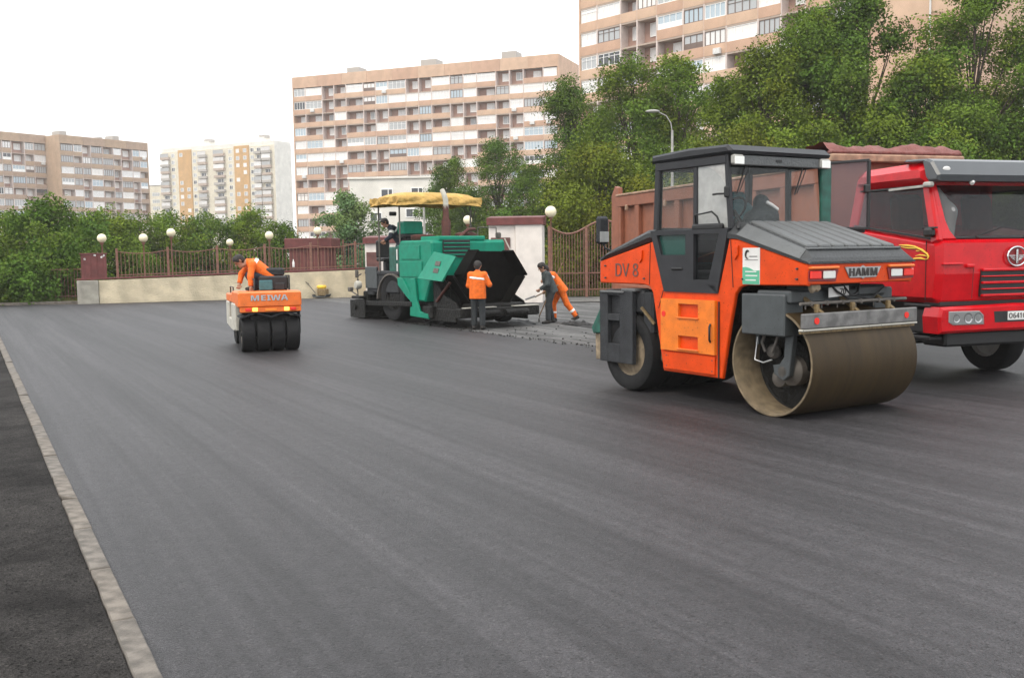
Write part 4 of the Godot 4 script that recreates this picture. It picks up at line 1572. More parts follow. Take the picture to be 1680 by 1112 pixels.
func big_roller():
	var t := thing("road_roller", "large orange road roller with dark cab and brown steel drum", "road roller", frame(V(2.92, 0, -12.39), V(0.522, 0, 0.853)))
	var m := MB.new()
	var side := P([-1.85, 1.43, -1.83, 1.725, -0.75, 1.965, -0.50, 1.36, 0.45, 1.36, 0.63, 1.985, 0.80, 1.965, 1.79, 1.685, 1.79, 1.462, 0.90, 1.45, 0.80, 1.42, 0.73, 1.34, 0.64, 0.95, 0.52, 0.345, -0.53, 0.345, -0.66, 0.95, -0.74, 1.32, -0.80, 1.40, -0.92, 1.425])
	for s in [1.0, -1.0]:
		m = MB.new()
		slab(m, side, 0.80 if s > 0 else -0.86, 0.86 if s > 0 else -0.80, 0.012)
		put(m, "side_panel", M.orange, t)
	m = MB.new()
	m.box(V(0, 0.90, 0), V(1.02, 1.02, 1.58), 0.03)
	m.box(V(1.20, 1.57, 0), V(1.1, 0.20, 1.58), 0.02)
	m.box(V(-1.25, 1.57, 0), V(1.15, 0.22, 1.58), 0.02)
	m.box(V(0, 1.45, 0), V(1.3, 0.16, 1.58), 0.02)
	put(m, "chassis", M.dark_oily, t)
	# step box in the waist, its two footholds and the smooth lower panel
	for s in [1.0, -1.0]:
		var z0: float = 0.862 * s
		var z1: float = 0.905 * s
		m = MB.new()
		for q in [[-0.53, -0.20, 0.62, 1.26], [0.155, 0.44, 0.62, 1.26], [-0.20, 0.155, 1.205, 1.26], [-0.20, 0.155, 0.815, 1.03], [-0.20, 0.155, 0.62, 0.645]]:
			m.box(V((q[0] + q[1]) * 0.5, (q[2] + q[3]) * 0.5, (z0 + z1) * 0.5), V(q[1] - q[0], q[3] - q[2], 0.043), 0.0)
		var sb := put(m, "step_box", M.orange_box, t)
		m = MB.new()
		for q in [1.115, 0.73]:
			m.box(V(-0.022, q, z0 + 0.004 * s), V(0.352, 0.17, 0.006))
		put(m, "foothold", M.orange, sb)
		m = MB.new()
		for q in [1.035, 0.65]:
			m.box(V(-0.02, q, z1 + 0.008 * s), V(0.38, 0.018, 0.03), 0.004)
		put(m, "step_lip", M.orange_small, sb)
		m = MB.new()
		m.box(V(-0.045, 0.49, z0 + 0.012 * s), V(0.93, 0.225, 0.024), 0.008)
		put(m, "lower_panel", M.orange, t)
		m = MB.new()
		m.tube([V(0.37, 0.98, z1), V(0.385, 0.95, z1 + 0.03 * s), V(0.385, 0.80, z1 + 0.03 * s), V(0.37, 0.77, z1)], 0.013, 8)
		put(m, "handle", M.black, sb)
		m = MB.new()
		m.lathe([Vector2(0, 0), Vector2(0.035, 0), Vector2(0.035, 0.006), Vector2(0, 0.006)], V(-0.47, 1.07, z1), V(0, 0, s), 14)
		put(m, "reflector", M.lens_red, sb)
		m = MB.new()
		m.box(V(0.475, 0.80, z0 + 0.006 * s), V(0.018, 0.90, 0.012))
		put(m, "gap_seal", M.black, t)
		for q in [[[-0.62, 1.13], [-0.53, 1.355]], [[0.70, 1.42], [0.655, 1.98]], [[-0.80, 1.43], [-0.78, 1.95]]]:
			m = MB.new()
			m.bar(V(q[0][0], q[0][1], z0 + 0.001 * s), V(q[1][0], q[1][1], z0 + 0.001 * s), 0.007, 0.007)
			put(m, "panel_seam", M.black, t)
		m = MB.new()
		for q in [[-1.72, 1.50], [-1.72, 1.66], [-0.90, 1.50], [0.86, 1.52], [1.66, 1.53], [1.66, 1.64], [-0.44, 0.42], [0.38, 0.42], [-0.44, 0.55], [0.38, 0.55]]:
			m.lathe([Vector2(0.012, 0.0), Vector2(0.010, 0.026), Vector2(0, 0.026)], V(q[0], q[1], z0), V(0, 0, s), 8)
		var bolts := put(m, "bolts", M.steel_grey, t)
		bolts.set_meta("kind", "stuff")
		# lifting eyes
		for q in [[-0.98, 1.80], [0.74, 1.84]]:
			m = MB.new()
			m.ext(P([-0.05, 0.03, 0.05, 0.06, 0.045, -0.05, 0.0, -0.10, -0.04, -0.04]), V(q[0], q[1], z0), Vector3.RIGHT, Vector3.UP, V(0, 0, 0.022 * s), 0.004)
			put(m, "lifting_eye", M.orange, t)
	# bonnets
	m = MB.new()
	var secs := [[0.58, 1.985, 2.05, 2.165, 0.70], [0.76, 1.975, 2.02, 2.145, 0.70], [1.70, 1.715, 1.745, 1.842, 0.775], [1.80, 1.692, 1.715, 1.755, 0.80], [1.825, 1.69, 1.70, 1.715, 0.83]]
	var rings := []
	for q in secs:
		rings.append([V(q[0], q[1], 0.87), V(q[0], q[2], 0.875), V(q[0], q[3], q[4]), V(q[0], q[3], -q[4]), V(q[0], q[2], -0.875), V(q[0], q[1], -0.87)])
	for i in rings.size() - 1:
		for j in 6:
			var l := (j + 1) % 6
			var mid: Vector3 = (rings[i][j] + rings[i + 1][l]) * 0.5
			m.quad_out(rings[i][j], rings[i + 1][j], rings[i + 1][l], rings[i][l], mid - V(mid.x, 1.80, 0))
	for e in [0, rings.size() - 1]:
		var rg = rings[e]
		for j in [1, 2, 3, 4]:
			m.tri_out(rg[0], rg[j], rg[j + 1], V(-1 if e == 0 else 1, 0, 0))
	var hd := put(m, "front_bonnet", M.hood, t)
	var dx := V(1.70, 1.842, 0) - V(0.76, 2.145, 0)
	var dn := V(-dx.y, dx.x, 0).normalized()
	for i in 7:
		var z := -0.57 + i * 0.19
		m = MB.new()
		m.bar(V(0.74, 2.150, z * 0.98) + dn * 0.012, V(1.66, 1.855, z * 1.12) + dn * 0.012, 0.162, 0.05, 0.014)
		put(m, "bonnet_rib", M.hood_rib, hd)
	m = MB.new()
	m.bar(V(1.685, 1.852, 0.76), V(1.685, 1.852, -0.76), 0.07, 0.03, 0.01)
	put(m, "bonnet_lip", M.hood_rib, hd)
	for s in [1.0, -1.0]:
		m = MB.new()
		m.quad_out(V(0.76, 2.024, 0.880 * s), V(1.70, 1.749, 0.880 * s), V(1.70, 1.846, 0.780 * s), V(0.76, 2.149, 0.705 * s), V(0, 1, s))
		put(m, "bonnet_side", M.hood_rib, hd)
	m = MB.new()
	m.ext(P([-0.70, 1.98, -0.70, 2.12, -0.84, 2.115, -1.66, 1.86, -1.88, 1.755, -1.87, 1.72, -0.78, 1.985]), V(0, 0, -0.87), Vector3.RIGHT, Vector3.UP, V(0, 0, 1.74), 0.04)
	put(m, "rear_bonnet", M.hood, t)
	# front panel with lamps and maker's plate
	m = MB.new()
	m.box(V(1.775, 1.583, 0), V(0.05, 0.225, 1.715), 0.012)
	put(m, "front_panel", M.orange, t)
	m = MB.new()
	m.box(V(-1.835, 1.585, 0), V(0.05, 0.28, 1.715), 0.012)
	put(m, "rear_panel", M.orange, t)
	for s in [1.0, -1.0]:
		m = MB.new()
		m.ext(P([0.86, 0.045, 0.40, 0.055, 0.44, -0.075, 0.86, -0.065]), V(1.802, 1.575, 0), V(0, 0, s), Vector3.UP, V(0.012, 0, 0), 0.003)
		var hl := put(m, "head_lamp", M.red_dark, t)
		m = MB.new()
		m.box(V(1.822, 1.572, 0.555 * s), V(0.02, 0.085, 0.19), 0.012)
		put(m, "clear_lens", M.lens_white, hl)
		m = MB.new()
		m.box(V(1.822, 1.572, 0.765 * s), V(0.024, 0.085, 0.17), 0.012)
		put(m, "red_lens", M.lens_red, hl)
		m = MB.new()
		m.box(V(1.81, 1.648, 0.63 * s), V(0.07, 0.03, 0.44), 0.01)
		put(m, "lamp_hood", M.orange_small, hl)
	m = MB.new()
	m.ext(P([-0.30, 0.060, -0.04, 0.058, 0, 0.075, 0.04, 0.058, 0.30, 0.060, 0.22, -0.060, 0.03, -0.062, 0, -0.075, -0.03, -0.062, -0.22, -0.060]), V(1.800, 1.590, 0), V(0, 0, -1), Vector3.UP, V(0.014, 0, 0), 0.004)
	var em := put(m, "emblem", M.silver, t)
	text("lettering", "HAMM", 0.088, M.letter, em, Transform3D(ZY.scaled_local(Vector3(1.25, 1, 1)), V(1.819, 1.589, 0)), 0.008)
	text("lettering", "DV 8", 0.175, M.letter_dv, t, Transform3D(Basis.IDENTITY.scaled_local(Vector3(1.05, 1, 1)), V(-1.27, 1.605, 0.864)), 0.006, false)
	# notice with a black swirl and green wave
	m = MB.new()
	m.box(V(0.985, 1.665, 0.864), V(0.265, 0.41, 0.008), 0.002)
	var st := put(m, "notice", M.white, t)
	m = MB.new()
	m.ext(P([-0.13, -0.20, 0.13, -0.20, 0.13, -0.045, 0.05, -0.05, -0.02, -0.02, -0.08, -0.008, -0.13, -0.012]), V(0.985, 1.665, 0.868), Vector3.RIGHT, Vector3.UP, V(0, 0, 0.003))
	put(m, "green_field", M.print_green, st)
	m = MB.new()
	var arc := []
	for i in 9:
		var a := 0.9 + i * 0.52
		arc.append(V(0.935 + cos(a) * 0.032, 1.795 + sin(a) * 0.044, 0.870))
	m.tube(arc, [0.005, 0.011, 0.014, 0.014, 0.013, 0.012, 0.010, 0.007, 0.003], 5)
	m.box(V(1.02, 1.775, 0.869), V(0.12, 0.008, 0.003))
	m.box(V(0.99, 1.735, 0.869), V(0.20, 0.005, 0.003))
	put(m, "black_mark", M.letter, st)
	m = MB.new()
	for q in [[0.985, 1.605, 0.17], [0.995, 1.560, 0.18], [0.985, 1.510, 0.16]]:
		m.box(V(q[0], q[1], 0.872), V(q[2], 0.012, 0.002))
	put(m, "white_line", M.white, st)
	# drum
	m = MB.new()
	var R := 0.60
	for k in 72:
		for j in 2:
			var a0 := TAU * k / 72.0
			var a1 := TAU * (k + 1) / 72.0
			var z0 := -0.86 + j * 0.86
			var z1 := z0 + 0.86
			var n0 := V(sin(a0), cos(a0), 0)
			var n1 := V(sin(a1), cos(a1), 0)
			m.trin(n0 * R + V(0, 0, z0), n0 * R + V(0, 0, z1), n1 * R + V(0, 0, z1), n0, n0, n1)
			m.trin(n0 * R + V(0, 0, z0), n1 * R + V(0, 0, z1), n1 * R + V(0, 0, z0), n0, n1, n1)
			var u0 := k / 72.0
			var u1 := (k + 1) / 72.0
			var v0 := j * 0.5
			var v1 := v0 + 0.5
			for q in [Vector2(u0, v0), Vector2(u1, v1), Vector2(u0, v1), Vector2(u0, v0), Vector2(u1, v0), Vector2(u1, v1)]:
				m.uv.append(q)
	var dr := put(m, "drum", M.drum_steel, t, V(1.285, R, 0))
	for s in [1.0, -1.0]:
		m = MB.new()
		m.lathe([Vector2(0.598, 0.852), Vector2(0.592, 0.862), Vector2(0.572, 0.862), Vector2(0.566, 0.850), Vector2(0.560, 0.46)], V(0, 0, 0), V(0, 0, s), 64)
		put(m, "drum_rim", M.drum_inside, dr)
		m = MB.new()
		m.lathe([Vector2(0.560, 0.46), Vector2(0.545, 0.44), Vector2(0.26, 0.42), Vector2(0.24, 0.52), Vector2(0.0, 0.52)], V(0, 0, 0), V(0, 0, s), 48)
		put(m, "drum_disc", M.dark_oily, dr)
	for s in [1.0, -1.0]:
		m = MB.new()
		m.box(V(1.175, 1.13, 0.735 * s), V(0.65, 0.46, 0.30), 0.015)
		var yk := put(m, "yoke_box", M.steel_grey, t)
		m = MB.new()
		m.ext(P([1.38, 0.95, 1.50, 0.95, 1.44, 0.46, 1.36, 0.40, 1.22, 0.46, 1.20, 0.56, 1.30, 0.58, 1.36, 0.66]), V(0, 0, 0.66 * s), Vector3.RIGHT, Vector3.UP, V(0, 0, 0.08 * s), 0.01)
		m.box(V(0.95, 0.86, 0.70 * s), V(0.05, 0.16, 0.05))
		put(m, "yoke_arm", M.steel_grey, yk)
		m = MB.new()
		m.lathe([Vector2(0.17, -0.12), Vector2(0.17, 0.02), Vector2(0.12, 0.06), Vector2(0.07, 0.09), Vector2(0.06, 0.16), Vector2(0, 0.16)], V(1.34, 0.50, 0.58 * s), V(0, 0, s), 20)
		m.lathe([Vector2(0.10, -0.12), Vector2(0.10, 0.04), Vector2(0.04, 0.08), Vector2(0, 0.08)], V(1.18, 0.40, 0.58 * s), V(0, 0, s), 16)
		m.lathe([Vector2(0, 0), Vector2(0.07, 0), Vector2(0.085, 0.05), Vector2(0.06, 0.10), Vector2(0, 0.12)], V(1.11, 0.70, 0.58 * s), V(0, 0, s), 18)
		m.tube([V(1.05, 0.92, 0.70 * s), V(1.02, 0.80, 0.72 * s), V(1.07, 0.70, 0.72 * s)], 0.018, 7)
		m.tube([V(1.25, 0.92, 0.70 * s), V(1.24, 0.80, 0.74 * s), V(1.17, 0.70, 0.72 * s)], 0.018, 7)
		put(m, "drum_motor", M.fender, yk)
		m = MB.new()
		m.tube([V(0.95, 0.86, 0.72 * s), V(0.93, 0.60, 0.74 * s), V(1.08, 0.58, 0.76 * s), V(1.20, 0.62, 0.75 * s)], 0.010, 6)
		put(m, "hose_guard", M.silver, yk)
	m = MB.new()
	m.box(V(1.30, 1.33, 0), V(0.50, 0.14, 1.70), 0.02)
	m.box(V(1.35, 1.41, 0.1), V(0.30, 0.10, 0.9), 0.02)
	m.box(V(1.45, 1.37, -0.45), V(0.26, 0.13, 0.5), 0.03)
	put(m, "yoke_beam", M.steel_grey, t)
	# scraper and sprinkler bar
	m = MB.new()
	m.box(V(1.795, 1.085, 0), V(0.05, 0.165, 1.88), 0.012)
	var sc := put(m, "scraper_plate", M.plate_grey, t)
	m = MB.new()
	m.box(V(1.785, 0.990, 0), V(0.06, 0.022, 1.90), 0.006)
	put(m, "scraper_lip", M.panel_pale, sc)
	m = MB.new()
	m.box(V(1.770, 0.965, 0), V(0.03, 0.03, 1.88), 0.004)
	put(m, "scraper_brush", M.brass, sc)
	for z in [0.74, -0.74]:
		m = MB.new()
		m.lathe([Vector2(0, 0), Vector2(0.036, 0), Vector2(0.036, 0.008), Vector2(0, 0.008)], V(1.82, 1.085, z), Vector3.RIGHT, 16)
		put(m, "reflector", M.lens_red, sc)
	for z in [0.62, 0.05, -0.55]:
		m = MB.new()
		m.bar(V(1.50, 1.34, z), V(1.79, 1.16, z), 0.05, 0.035, 0.005)
		m.box(V(1.74, 1.21, z + 0.03), V(0.05, 0.10, 0.05), 0.01)
		put(m, "scraper_arm", M.brass, sc)
	m = MB.new()
	m.tube([V(1.70, 1.265, 0.86), V(1.70, 1.265, -0.88)], 0.019, 8)
	for z in [0.7, 0.45, 0.2, -0.1, -0.4, -0.66]:
		m.box(V(1.70, 1.262, z), V(0.05, 0.055, 0.03), 0.008)
		m.tube([V(1.70, 1.255, z + 0.08), V(1.70, 1.205, z + 0.08)], 0.008, 6)
	put(m, "sprinkler_bar", M.fender, t)
	m = MB.new()
	m.tube([V(1.60, 1.47, 0.30), V(1.64, 1.38, 0.22), V(1.66, 1.30, 0.05), V(1.62, 1.36, -0.15), V(1.60, 1.47, -0.2)], 0.013, 6)
	m.tube([V(1.60, 1.47, 0.10), V(1.66, 1.34, 0.02), V(1.68, 1.28, -0.3), V(1.60, 1.40, -0.62)], 0.011, 6)
	put(m, "hose", M.black, t)
	m = MB.new()
	m.box(V(1.615, 1.375, 0.16), V(0.012, 0.11, 0.33), 0.004, Basis(Vector3.RIGHT, 0.05))
	var np := put(m, "number_plate", M.white, t)
	text("lettering", "70", 0.07, M.letter, np, Transform3D(ZY, V(1.624, 1.375, 0.10)), 0.003)
	m = MB.new()
	m.ext(P([-0.06, 0.03, 0.08, 0.04, 0.10, -0.02, 0.05, -0.05, 0.02, -0.03, -0.02, -0.06, -0.05, -0.02]), V(1.70, 1.44, 0.70), V(0, 0, -1), Vector3.UP, V(0.06, 0, 0), 0.01)
	put(m, "tow_hook", M.mud, t)
	# rear wheels and steps
	for z in [0.65, 0.22, -0.22, -0.65]:
		wheel(t, V(-1.285, 0.525, z), 0.525, 0.385, M.mud, M.rubber)
	for s in [1.0, -1.0]:
		m = MB.new()
		m.box(V(-1.40, 1.19, 0.60 * s), V(0.86, 0.30, 0.44), 0.03)
		m.box(V(-0.92, 1.05, 0.60 * s), V(0.20, 0.55, 0.40), 0.03)
		put(m, "mudguard", M.plastic, t)
		m = MB.new()
		for q in [[-1.81, -1.63, 0.37, 1.33], [-1.37, -1.10, 0.37, 1.33], [-1.63, -1.37, 1.27, 1.33], [-1.63, -1.37, 0.93, 1.02], [-1.63, -1.37, 0.37, 0.62]]:
			m.box(V((q[0] + q[1]) * 0.5, (q[2] + q[3]) * 0.5, 0.872 * s), V(q[1] - q[0], q[3] - q[2], 0.065), 0.006)
		m.box(V(-1.46, 0.90, 0.815 * s), V(0.64, 0.80, 0.03), 0.006)
		put(m, "step_frame", M.plastic, t)
		m = MB.new()
		m.box(V(-1.52, 1.315, 0.85 * s), V(0.50, 0.03, 0.16), 0.008)
		m.box(V(-1.20, 1.345, 0.78 * s), V(0.30, 0.04, 0.24), 0.01)
		put(m, "step_tread", M.hood_rib, t)
		m = MB.new()
		m.ext(P([-1.82, 1.16, -1.90, 1.08, -2.10, 0.80, -2.06, 0.72, -1.82, 0.74]), V(0, 0, 0.42 * s), Vector3.RIGHT, Vector3.UP, V(0, 0, 0.42 * s), 0.015)
		put(m, "rear_guard", M.teal_dark, t)
		m = MB.new()
		m.ext(P([-1.88, 0.74, -2.06, 0.73, -2.05, 0.36, -1.86, 0.37]), V(0, 0, 0.46 * s), Vector3.RIGHT, Vector3.UP, V(0, 0, 0.34 * s), 0.01)
		put(m, "mud_flap", M.mud, t)
	m = MB.new()
	m.bar(V(-1.0, 1.12, 0.83), V(-0.74, 0.92, 0.83), 0.03, 0.03)
	m.box(V(-0.80, 0.62, 0.45), V(0.14, 0.40, 0.5), 0.03)
	put(m, "rear_bracket", M.brass, t)
	roller_cab(t)
	# mirror over the rear wing
	m = MB.new()
	m.tube([V(-1.70, 1.84, 0.74), V(-1.76, 1.90, 0.84), V(-1.80, 1.98, 0.86)], 0.014, 7)
	var ma := put(m, "mirror_arm", M.black, t)
	m = MB.new()
	m.box(V(-1.80, 2.14, 0.86), V(0.09, 0.38, 0.19), 0.035)
	put(m, "mirror", M.plastic, ma)
	m = MB.new()
	m.box(V(-1.752, 2.05, 0.86), V(0.006, 0.14, 0.15), 0.003)
	put(m, "mirror_glass", M.glass_pale, ma)

func roller_cab(t: Node3D):
	var m := MB.new()
	var xr := -0.74
	var xf := 0.54
	# frame: posts, rails and sills
	for s in [1.0, -1.0]:
		var z: float = 0.785 * s
		m.bar(V(-0.735, 2.08, z), V(-0.70, 2.96, z * 0.99), 0.075, 0.10, 0.015, Vector3.RIGHT)
		m.bar(V(-0.01, 2.08, z), V(-0.01, 2.96, z * 0.99), 0.055, 0.075, 0.01, Vector3.RIGHT)
		m.bar(V(0.585, 2.06, z), V(0.505, 2.96, z * 0.99), 0.06, 0.065, 0.012, Vector3.RIGHT)
		m.box(V(-0.08, 2.085, z), V(1.36, 0.05, 0.07), 0.01)
		m.box(V(-0.10, 2.895, z), V(1.24, 0.10, 0.07), 0.01)
	for x in [xr + 0.03, 0.515]:
		m.box(V(x, 2.90, 0), V(0.08, 0.10, 1.54), 0.012)
	m.box(V(xr, 2.10, 0), V(0.08, 0.08, 1.54), 0.012)
	m.box(V(0.58, 2.10, 0), V(0.08, 0.07, 1.54), 0.012)
	var fr := put(m, "cab_frame", M.cab_grey, t)
	# lower door panels
	for s in [1.0, -1.0]:
		m = MB.new()
		var z0: float = 0.805 * s
		var dp := V(0, 0, 0.075 * s)
		for pl in [P([-0.76, 2.10, -0.655, 2.10, -0.435, 1.44, -0.50, 1.345]), P([-0.655, 2.10, -0.05, 2.10, -0.05, 2.045, -0.637, 2.045]), P([-0.555, 1.80, -0.10, 1.80, -0.10, 1.44, -0.435, 1.44]), P([-0.10, 2.045, 0.045, 2.045, 0.045, 1.44, -0.10, 1.44]), P([-0.50, 1.345, -0.435, 1.44, 0.40, 1.44, 0.455, 1.345]), P([0.045, 1.50, 0.31, 1.50, 0.29, 1.44, 0.045, 1.44]), P([0.495, 2.10, 0.625, 2.10, 0.455, 1.345, 0.29, 1.44]), P([-0.05, 2.10, 0.495, 2.10, 0.48, 2.045, -0.05, 2.045])]:
			m.ext(pl, V(0, 0, z0), Vector3.RIGHT, Vector3.UP, dp)
		var dpn := put(m, "lower_door", M.cab_grey, t)
		var zz: float = 0.835 * s
		var a1 := [V(-0.637, 2.045, zz), V(-0.10, 2.045, zz), V(-0.10, 1.80, zz), V(-0.555, 1.80, zz)]
		quadpane("door_window", a1, M.glass_green, dpn)
		quadpane("door_window", [V(0.045, 2.045, zz), V(0.48, 2.045, zz), V(0.31, 1.50, zz), V(0.045, 1.50, zz)], M.glass_dark, dpn)
		m = MB.new()
		m.box(V(-0.25, 1.63, z0 + 0.08 * s), V(0.20, 0.035, 0.025), 0.01)
		put(m, "door_handle", M.black, dpn)
	# roof
	m = MB.new()
	m.ext(P([-0.80, 2.945, -0.79, 3.045, -0.10, 3.075, 0.55, 3.06, 0.64, 2.99, 0.62, 2.955]), V(0, 0, -0.84), Vector3.RIGHT, Vector3.UP, V(0, 0, 1.68), 0.03)
	put(m, "roof", M.cab_grey, t)
	m = MB.new()
	m.box(V(0.585, 2.885, 0), V(0.05, 0.115, 1.30), 0.01)
	var hb := put(m, "light_bar", M.hood_rib, t)
	m = MB.new()
	m.box(V(0.613, 2.89, 0.05), V(0.008, 0.03, 0.10), 0.002)
	put(m, "vent", M.black, hb)
	for z in [0.72, -0.73]:
		m = MB.new()
		m.box(V(0.61, 2.885, z), V(0.07, 0.12, 0.17), 0.02)
		var wl := put(m, "work_lamp", M.pole_grey, t)
		m = MB.new()
		m.box(V(0.646, 2.875, z), V(0.012, 0.09, 0.15), 0.005)
		put(m, "lens", M.lens_white, wl)
	# glass
	quadpane("side_window", [V(-0.69, 2.11, 0.785), V(-0.04, 2.11, 0.785), V(-0.04, 2.85, 0.785), V(-0.66, 2.85, 0.785)], M.glass, t)
	var qw = quadpane("quarter_window", [V(0.025, 2.11, 0.785), V(0.55, 2.11, 0.785), V(0.51, 2.85, 0.785), V(0.025, 2.85, 0.785)], M.glass_pale, t)
	# paler translucent sheet over the upper front part of the quarter window
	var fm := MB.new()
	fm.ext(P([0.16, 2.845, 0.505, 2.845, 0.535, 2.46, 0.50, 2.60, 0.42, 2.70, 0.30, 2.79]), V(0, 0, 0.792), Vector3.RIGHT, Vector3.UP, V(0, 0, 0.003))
	put(fm, "pale_sheet", M.glass_whitish, qw)
	quadpane("side_window", [V(-0.69, 2.11, -0.785), V(-0.04, 2.11, -0.785), V(-0.04, 2.85, -0.785), V(-0.66, 2.85, -0.785)], M.glass, t)
	quadpane("windscreen", [V(0.595, 2.13, 0.74), V(0.595, 2.13, -0.74), V(0.53, 2.85, -0.74), V(0.53, 2.85, 0.74)], M.glass, t)
	quadpane("rear_window", [V(-0.76, 2.14, 0.74), V(-0.76, 2.14, -0.74), V(-0.73, 2.85, -0.74), V(-0.73, 2.85, 0.74)], M.glass, t)
	# open door on the far side
	m = MB.new()
	var h0 := V(0.56, 2.10, -0.84)
	var d := V(0.10, 0, -0.995).normalized()
	var L := 0.70
	for q in [[0.0, 0.0, L, 0.0], [L, 0.0, L, 0.86], [L, 0.86, 0.0, 0.80], [0.0, 0.80, 0.0, 0.0]]:
		m.bar(h0 + d * q[0] + V(0, q[1], 0), h0 + d * q[2] + V(0, q[3], 0), 0.05 if q[0] == L and q[2] == L else 0.035, 0.035, 0.006)
	m.box(h0 + d * 0.35 + V(0, -0.03, 0), V(0.05, 0.05, 0.72), 0.01, Basis(Vector3.UP, 0.1))
	m.box(h0 + d * 0.64 + V(0.03, 0.50, 0), V(0.04, 0.10, 0.10), 0.01)
	var dr := put(m, "open_door", M.black, t)
	quadpane("door_glass", [h0 + d * 0.015 + V(0, 0.015, 0), h0 + d * (L - 0.015) + V(0, 0.015, 0), h0 + d * (L - 0.015) + V(0, 0.845, 0), h0 + d * 0.015 + V(0, 0.79, 0)], M.glass_tint, dr)
	m = MB.new()
	m.box(V(0.585, 2.48, -0.79), V(0.05, 0.80, 0.17), 0.01)
	put(m, "far_post", M.teal_dark, t)
	# wipers
	for z in [0.55, -0.40]:
		m = MB.new()
		m.bar(V(0.575, 2.83, z), V(0.595, 2.50, z + 0.16), 0.012, 0.012)
		m.bar(V(0.58, 2.83, z - 0.06), V(0.595, 2.52, z + 0.12), 0.008, 0.008)
		put(m, "wiper", M.black, t)
	# grab rail, mirror stalk and controls below the quarter window
	m = MB.new()
	m.tube([V(0.04, 2.12, 0.83), V(0.05, 2.27, 0.86), V(0.36, 2.30, 0.88), V(0.43, 2.24, 0.86), V(0.46, 2.12, 0.83)], 0.012, 7)
	put(m, "grab_rail", M.black, t)
	m = MB.new()
	m.box(V(0.25, 2.125, 0.84), V(0.52, 0.075, 0.07), 0.02)
	put(m, "rail_base", M.black, t)
	m = MB.new()
	m.tube([V(0.56, 2.50, 0.80), V(0.45, 2.50, 0.88), V(0.38, 2.495, 0.88)], 0.013, 6)
	m.box(V(0.55, 2.52, 0.83), V(0.06, 0.13, 0.05), 0.015)
	put(m, "mirror_stalk", M.black, t)
	m = MB.new()
	m.box(V(0.70, 2.09, 0.62), V(0.14, 0.10, 0.16), 0.03)
	m.tube([V(0.66, 2.10, 0.76), V(0.72, 2.16, 0.80), V(0.74, 2.09, 0.83)], 0.02, 7)
	put(m, "front_latch", M.black, t)
	# inside
	m = MB.new()
	m.box(V(-0.05, 1.55, 0), V(1.1, 0.10, 1.5), 0.02)
	m.box(V(0.36, 1.88, 0.30), V(0.30, 0.62, 0.55), 0.06)
	m.tube([V(0.30, 2.12, 0.30), V(0.12, 2.32, 0.30)], 0.03, 8)
	put(m, "console", M.black, t)
	m = MB.new()
	var ring := []
	for i in 19:
		var a := TAU * i / 18.0
		ring.append(V(0.10, 2.33, 0.30) + V(0.6, 0.75, 0).normalized() * cos(a) * 0.19 + V(0, 0, 1) * sin(a) * 0.19)
	m.tube(ring, 0.016, 8, false)
	put(m, "steering_wheel", M.black, t)
	m = MB.new()
	m.box(V(-0.15, 1.80, -0.30), V(0.46, 0.42, 0.46), 0.06)
	m.box(V(-0.36, 2.18, -0.30), V(0.14, 0.56, 0.44), 0.06, Basis(Vector3.BACK, 0.12))
	m.box(V(-0.42, 2.50, -0.30), V(0.10, 0.20, 0.26), 0.05, Basis(Vector3.BACK, 0.1))
	put(m, "seat", M.seat_blue, t)
	# jacket thrown over the console
	m = MB.new()
	m.nets([[V(0.36, 2.20, 0.20), V(0.34, 2.26, -0.02), 0.13, 0.15], [V(0.34, 2.26, 0.02), V(0.30, 2.42, 0.02), 0.14, 0.10], [V(0.34, 2.25, -0.05), V(0.28, 2.10, -0.24), 0.12, 0.09], [V(0.36, 2.22, 0.15), V(0.42, 2.10, 0.34), 0.09, 0.06]], 0.016, 0.05)
	var jk := put(m, "work_jacket", M.cloth_dark, self, Transform3D.IDENTITY)
	jk.transform = t.transform
	meta(jk, "dark jacket with a pale reflective strip inside the large roller's cab", "jacket")
	m = MB.new()
	m.tube([V(0.475, 2.33, -0.08), V(0.48, 2.38, 0.02), V(0.45, 2.42, 0.08)], 0.022, 7)
	put(m, "reflective_strip", M.strip, jk)

